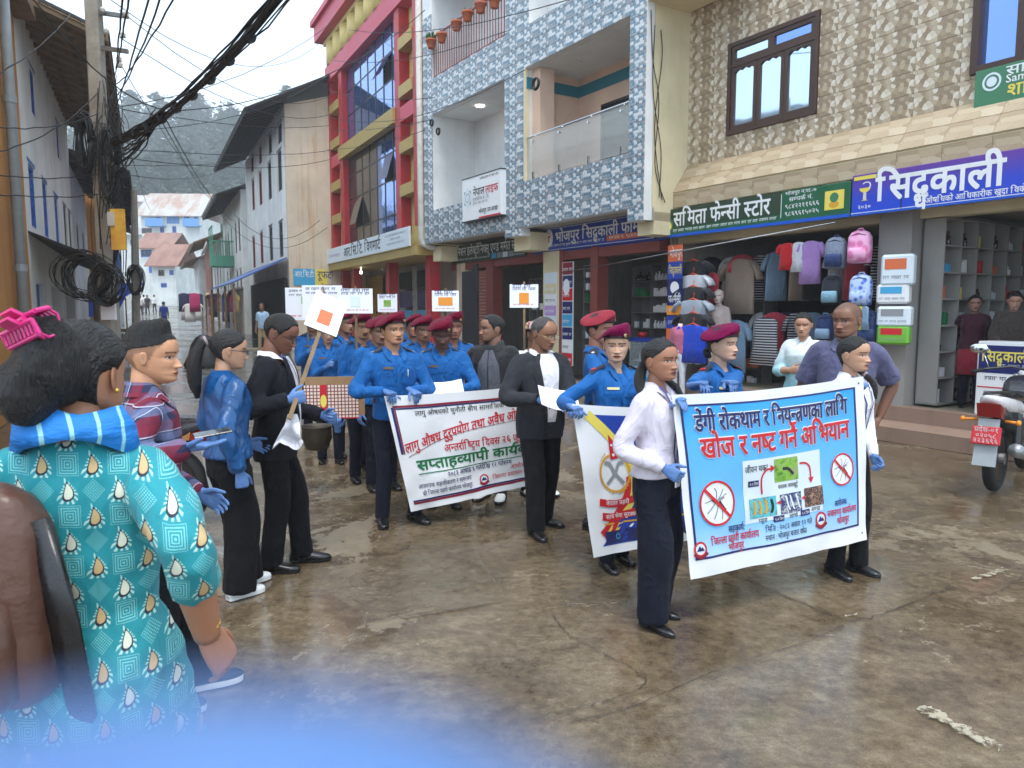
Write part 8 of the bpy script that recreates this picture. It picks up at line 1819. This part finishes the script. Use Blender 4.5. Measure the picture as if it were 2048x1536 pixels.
# school bags
def schoolbag(label,px,py,w,h,y,c1,c2):
 x,z=fpos(px,py,y);r=empty('school_bag',FR.w(x,y,z),FR.rz+.25);tag(r,label,'bag','school bags hung at the fancy store');m=MB()
 m.loft([[(w_*w*math.copysign(abs(math.cos(t))**.55,math.cos(t)),d_*math.copysign(abs(math.sin(t))**.55,math.sin(t)),z_*h)for t in np.linspace(0,2*PI,25)[:-1]]for z_,w_,d_ in((-.5,.42,.06),(-.47,.48,.09),(-.1,.5,.11),(.3,.47,.10),(.44,.36,.07),(.5,.18,.03))]);m.build('bag_body',c1,r,True)
 m=MB();m.loft([[(w_*w*math.copysign(abs(math.cos(t))**.5,math.cos(t)),-.10+d_*math.copysign(abs(math.sin(t))**.5,math.sin(t)),z_*h)for t in np.linspace(0,2*PI,21)[:-1]]for z_,w_,d_ in((-.44,.34,.03),(-.42,.40,.05),(-.12,.40,.055),(-.04,.36,.03))]);m.build('front_pocket',c2,r,True)
 m=MB();m.tube([(-.04,0,h*.49),(-.03,0,h*.56),(.03,0,h*.56),(.04,0,h*.49)],.01,6);m.build('handle',c2,r)
 m=MB();m.tube([(-w*.45,-.05,h*.05),(-w*.3,-.085,h*.34),(0,-.09,h*.40),(w*.3,-.085,h*.34),(w*.45,-.05,h*.05)],.006,6);m.build('zip','metal_black',r)
def blotch(name,c1,c2,s_):
 a=N(name);v=a.n('ShaderNodeTexVoronoi');a.l(a.coord('Object'),v.inputs['Vector']);v.inputs['Scale'].default_value=s_;a.base(a.mix(a.map(v.outputs['Distance'],.25,.55),lin(c1),lin(c2)));a.rough(.6);a.bump(a.noise(a.coord('Object'),14,3),.3,.03)
blotch('bag_pink',(206,108,158),(222,160,196),9);blotch('bag_pattern',(60,96,190),(170,190,226),14);cloth('bag_navy',(34,52,96),.6);cloth('bag_greyblue',(112,122,142),.6);cloth('bag_black',(32,36,46),.6);cloth('bag_ice',(120,156,176),.5)
for a in(('grey and navy school bag hung at the top left',1672,506,.30,.46,-.30,'bag_greyblue','bag_navy'),('pink patterned school bag hung at the top right',1720,494,.32,.46,-.30,'bag_pink','bag_pink'),('black and ice-blue school bag below the grey one',1664,580,.28,.42,-.28,'bag_black','bag_ice'),('blue and white patterned school bag below the pink one',1722,580,.30,.44,-.30,'bag_pattern','bag_pattern'),('dark navy bag at the bottom of the hanging bags',1735,655,.32,.48,-.24,'bag_navy','bag_navy'),('blue soft bag under the black and ice-blue one',1650,655,.26,.38,-.2,'bag_navy','g_sky')):schoolbag(*a)
for i,(px,c)in enumerate(((1712,'g_coral'),(1722,'v_yellow'),(1732,'g_sky'))):x,z=fpos(px,612,-.36);o=hang(None,*FR.w(x,-.38)[:2],z,.12,.34,c,False,True,'small_towel',FR.rz,th=.02);tag(o,('crimson','pale yellow','sky blue')[i]+' small towel hanging below the patterned bag','towel')
# packs on the pillar
for px,py,w,h,mt,m2,lb in((1797,540,.42,.42,'v_pale','v_orange','white plastic bag of goods hanging at the top of the pillar'),(1788,588,.42,.27,'v_white','v_sky','white and blue baby wipes pack on the pillar'),(1790,633,.44,.28,'v_pale','v_grey','white vented plastic box on the pillar'),(1788,670,.42,.26,'pack_green','v_red','green pack at the bottom of the pillar')):
 x,z=fpos(px,py,-.25);r=empty('goods_pack',FR.w(x,-.25,z),FR.rz+.2);tag(r,lb,'package','packs hung on the shop pillar');m=MB();m.rbox(-w/2,w/2,-.08,.08,-h/2,h/2,.03);m.build('pack',mt,r);rect(r,'label_print',m2,-w*.36,w*.3,h*.02,h*.36,-.082);scribble(r,-w*.4,w*.4,-h*.3,h*.12,'v_grey',-.084)
 # shoes in front of the store
for i in range(7):x,z=fpos(1508+i*13,772,-.3);up,so=shoe_mesh('sneak');o=obj('display_shoe',up,None,FR.w(x,-.4-.1*(i%2),.20),(0,0,1.0+.2*i),(.85,)*3);with_mat(o,('v_red','leather_black','v_maroon')[i%3]);tag(o,'shoe set out on the step of the fancy store','shoe','shoes on the step')
m=MB();x,z=fpos(1340,470,-.3);A=FR.w(-3.2,-.5,2.55);B=FR.w(3.3,-.3,3.02);m.tube([(0,0,0),(B-A)[:]],.012,6);o=m.build('clothes_rail','chrome',None,True,A);tag(o,'thin metal rail under the fancy store sign','rail')
# ------------------------------------------------------------------ shelves and medicines
BXM={}
def med(kind,mat):
 if(kind,mat)not in BXM:
  m=MB()
  if kind=='box':m.rbox(-.045,.045,-.03,.03,0,.10,.003)
  else:m.lathe([(.028,0),(.032,.01),(.032,.075),(.012,.095),(.012,.105),(.016,.105),(.016,.125),(.001,.125)],12)
  BXM[kind,mat]=m.mesh('medicine_'+kind,mat,kind!='box')
 return BXM[kind,mat]
MED=('v_white','v_pale','v_sky','v_white','v_orange','v_pale','v_red','v_white','v_txtgreen','v_yellow')
def shelf_unit(fr,label,o,rz,L,H,dep,rows,cols,mat,lab,kind,seed,fill=.8,skip=()):
 "upright shelf: local x along, y into the wall"
 R_=random.Random(seed);r=empty('shelf_unit',o,rz);tag(r,label,'shelf');m=MB();m.box(0,L,dep-.02,dep,0,H);m.build('back_panel',mat,r)
 for j in range(rows+1):m=MB();z=H*j/rows;m.box(0,L,0,dep-.02,z,z+.02);m.build('shelf_board',mat,r)
 for i in range(cols+1):m=MB();x=L*i/cols;m.box(x-.01,x+.01,.002,dep-.022,.021,H-.001);m.build('divider',mat,r)
 M_=Matrix.Translation(o)@Matrix.Rotation(rz,4,'Z')
 for j in range(rows):
  for i in range(cols):
   if R_.random()>fill:continue
   n=int((L/cols-.06)/.095);k=R_.choice(kind);c=R_.choice(MED)if k=='box' else R_.choice(('bottle_brown','v_white','bottle_brown'))
   for q in range(n):
    if R_.random()<.12:continue
    b=obj('medicine_'+k,med(k,c),None,M_@Vector((L*i/cols+.06+q*.095,dep*.35,H*j/rows+.021)),(0,0,rz),(1,1.2,R_.uniform(1.0,2.0)));tag(b,lab,'medicine',lab)
M('shelf_dark',(104,100,98),.6,.1);M('bottle_brown',(52,30,20),.15,.1,20,0,10,coat=.3)
shelf_unit(FR,'white pigeonhole shelf along the left wall of the right pharmacy',FR.w(4.60,.25,.42),FR.rz+PI/2,2.6,2.55,.30,7,6,'shelf_grey','medicine standing on the pigeonhole shelf of the right pharmacy',('bottle','box','box'),5,1.0)
shelf_unit(FR,'dark shelf across the back of the right pharmacy',FR.w(4.7,2.9,.42),FR.rz,3.2,2.55,.3,7,5,'shelf_grey','medicine standing on the back shelf of the right pharmacy',('box','bottle','box'),6,1.0)
x0=FR.px(1126,600,.5);shelf_unit(FR,'shelf of boxes behind the counter of the blue-signed pharmacy',FR.w(gx(1196)-.3,.95,.3),FR.rz,3.6,2.4,.3,7,6,'shelf_dark','medicine standing on the shelf of the blue-signed pharmacy',('box','box','bottle'),7)
shelf_unit(FR,'narrow shelf of boxes in the side bay of the blue-signed pharmacy',FR.w(gx(1150),-.02,.3),FR.rz,gx(1178)-gx(1150),2.4,.25,9,2,'shelf_dark','medicine standing on the narrow side shelf',('box',),8,.95)
# counter of the blue-signed pharmacy
cx0,cx1=gx(1215),-.55;c=FR.root('shop_counter','blue and glass counter of the blue-signed pharmacy','counter',x=cx0,y=.35,z=.16);L=cx1-cx0
for z0,z1,mt in((0,.12,'v_blue'),(.92,1.0,'v_blue')):m=MB();m.box(0,L,0,.5,z0,z1);m.build('counter_frame',mt,c)
m=MB();m.box(.02,L-.02,0,.012,.12,.92);m.build('glass_front','glass_counter',c);m=MB();m.box(.02,L-.02,.1,.48,.50,.52);m.build('glass_shelf','v_pale',c)
rect(c,'counter_sign','v_sky',.1,L-.1,.14,.42,-.003);lettering(c,'सिद्धकाली फार्मेसी',.2,.20,.14,'v_white',-.008,L-.4,bold=.02)
for i in range(9):b=obj('medicine_box',med('box','v_white'),None,FR.w(cx0+.2+i*.2,.55,.685),(0,0,FR.rz),(1.4,1,1.4));tag(b,'white medicine carton inside the glass counter','medicine','cartons inside the glass counter')
for px,mt,s_,lb in((1228,'v_red',.11,'red bowl on the pharmacy counter'),(1285,'v_pale',.08,'white plastic tub on the pharmacy counter')):m=MB();m.lathe([(s_*.7,0),(s_,s_),(s_*.92,s_),(s_*.6,.02),(.001,.02)],18);o=m.build('tub',mt,None,True,FR.w(gx(px),.55,1.16));tag(o,lb,'tub')
# poster strips between the bays
def poster_strip(label,px0,px1,z0,z1,y,fr,rowsm):
 x0,x1=gx(px0),gx(px1);r=FR.root('poster_strip',label,'poster',x=x0,y=y,z=z0);n=len(rowsm);H=(z1-z0)/n;m=MB();m.box(0,x1-x0,.004,.02,0,z1-z0);m.build('backing','v_white',r)
 for i,mt in enumerate(rowsm):rect(r,'printed_panel',mt,.02,x1-x0-.02,i*H+.01,(i+1)*H-.01,-.0);scribble(r,.04,x1-x0-.04,i*H+H*.3,min(.08,H*.25),'v_white' if mt!='v_white' else 'v_black',-.004)
 return r
r=poster_strip('tall navy pharmacy poster strip beside the cream pillar',1126,1148,.5,2.8,-.28,FR,('v_red','v_white','v_navy','v_sky','v_navy','v_red','v_navy','v_maroon'));disc(r,'round_emblem','v_white',.17,1.75,.12,-.006,rz=.18)
poster_strip('torn notices and posters pasted on the cream pillar',1089,1114,1.1,2.6,-.26,FR,('v_white','v_pale','v_lilac','v_white','plaster_cream','v_pale'))
x0=FR.px(1335,600,-.35);r=FR.root('standing_banner','narrow orange and blue pharmacy banner beside the orange hangers','banner',x=x0,y=-.36,z=1.2);m=MB();m.box(0,.38,0,.012,0,1.72);m.build('cloth','v_navy',r)
for z0,z1,mt in((1.42,1.72,'v_orange'),(1.1,1.42,'v_blue'),(.45,.62,'v_orange2'),(.2,.42,'v_blue'),(0,.2,'v_orange')):rect(r,'printed_panel',mt,0,.38,z0,z1,-.002)
lettering(r,'भोजपुर',.04,1.50,.13,'v_white',-.006,.32);lettering(r,'सिद्धकाली',.03,1.20,.12,'v_yellow',-.006,.33);lettering(r,'फार्मेसी',.04,.68,.12,'v_white',-.006,.31);disc(r,'round_emblem','v_white',.19,.95,.11,-.005);scribble(r,.04,.34,.50,.07,'v_white');scribble(r,.04,.34,.27,.08,'v_white')
# electronics shop bay
shelf_unit(FR,'dark shelf of goods in the electronics shop doorway',FR.w(gx(1022),.3,.2),FR.rz,gx(1084)-gx(1022),2.3,.3,6,4,'shelf_dark','small carton on the electronics shop shelf',('box',),9,.8)
m=MB();m.box(gx(1015),gx(1022),-.2,-.12,.16,2.85);m.box(gx(986),gx(1014),-.12,-.10,.2,2.7);m.build('shop_door','metal_black',r2)
# display stand of the right pharmacy
x0=FR.px(1952,720,-.05);r=FR.root('display_stand','white pharmacy display stand with navy header behind the motorcycle','display stand',x=x0,y=-.02,z=.395);m=MB();m.rbox(0,1.1,0,.4,0,.95,.01);m.build('cabinet','v_white',r);rect(r,'navy_header','v_navy',.02,1.08,.55,.9,-.002);lettering(r,'सिद्धकाली फार्मेसी',.05,.70,.12,'v_yellow',-.006,1.0,bold=.02);scribble(r,.25,.85,.62,.05,'v_white');scribble(r,.1,1.0,.46,.05,'v_black');rect(r,'pink_line','v_red',.02,1.08,.36,.375,-.003)
for i in range(3):rect(r,'product_picture',('v_grey','v_sky','v_pale')[i],.1+i*.33,.36+i*.33,.05,.32,-.003)
# ------------------------------------------------------------------ photographer's gloved fingertip, just under the lens
gh=empty('gloved_hand',(.0030,.0165,CAM_H-.0181));tag(gh,'out-of-focus blue gloved fingertip across the lower left of the photo','hand')
m=MB();pts=[(-.085,.004,-.075),(-.062,.004,-.042),(-.040,.003,-.018),(-.022,.001,-.0045),(-.0085,0,-.0005),(-.001,0,-.0045),(.0015,0,-.008)];sp=spline([(*p,r)for p,r in zip(pts,(.012,.0115,.0105,.0095,.0088,.0070,.0040))],6);m.tube([q[:3]for q in sp],[q[3]for q in sp],18)
for k in range(3):sp=spline([(-.095+.004*k,.026+.02*k,-.085),(-.07,.030+.02*k,-.06-.01*k),(-.045,.030+.018*k,-.056-.012*k),(-.03,.028+.016*k,-.07-.012*k)],5);m.tube([tuple(q)for q in sp],.0105,12)
m.ball((-.112,.028,-.112),(.045,.04,.052),18,12);m.tube([(-.125,.03,-.14),(-.14,.03,-.21)],[.032,.036],16);v_,f_=remesh(m,.0022,3);m=MB();m.add([tuple(c)for c in v_],f_);m.build('glove','glove',gh,True)
bpy.data.scenes.remove(TMP)
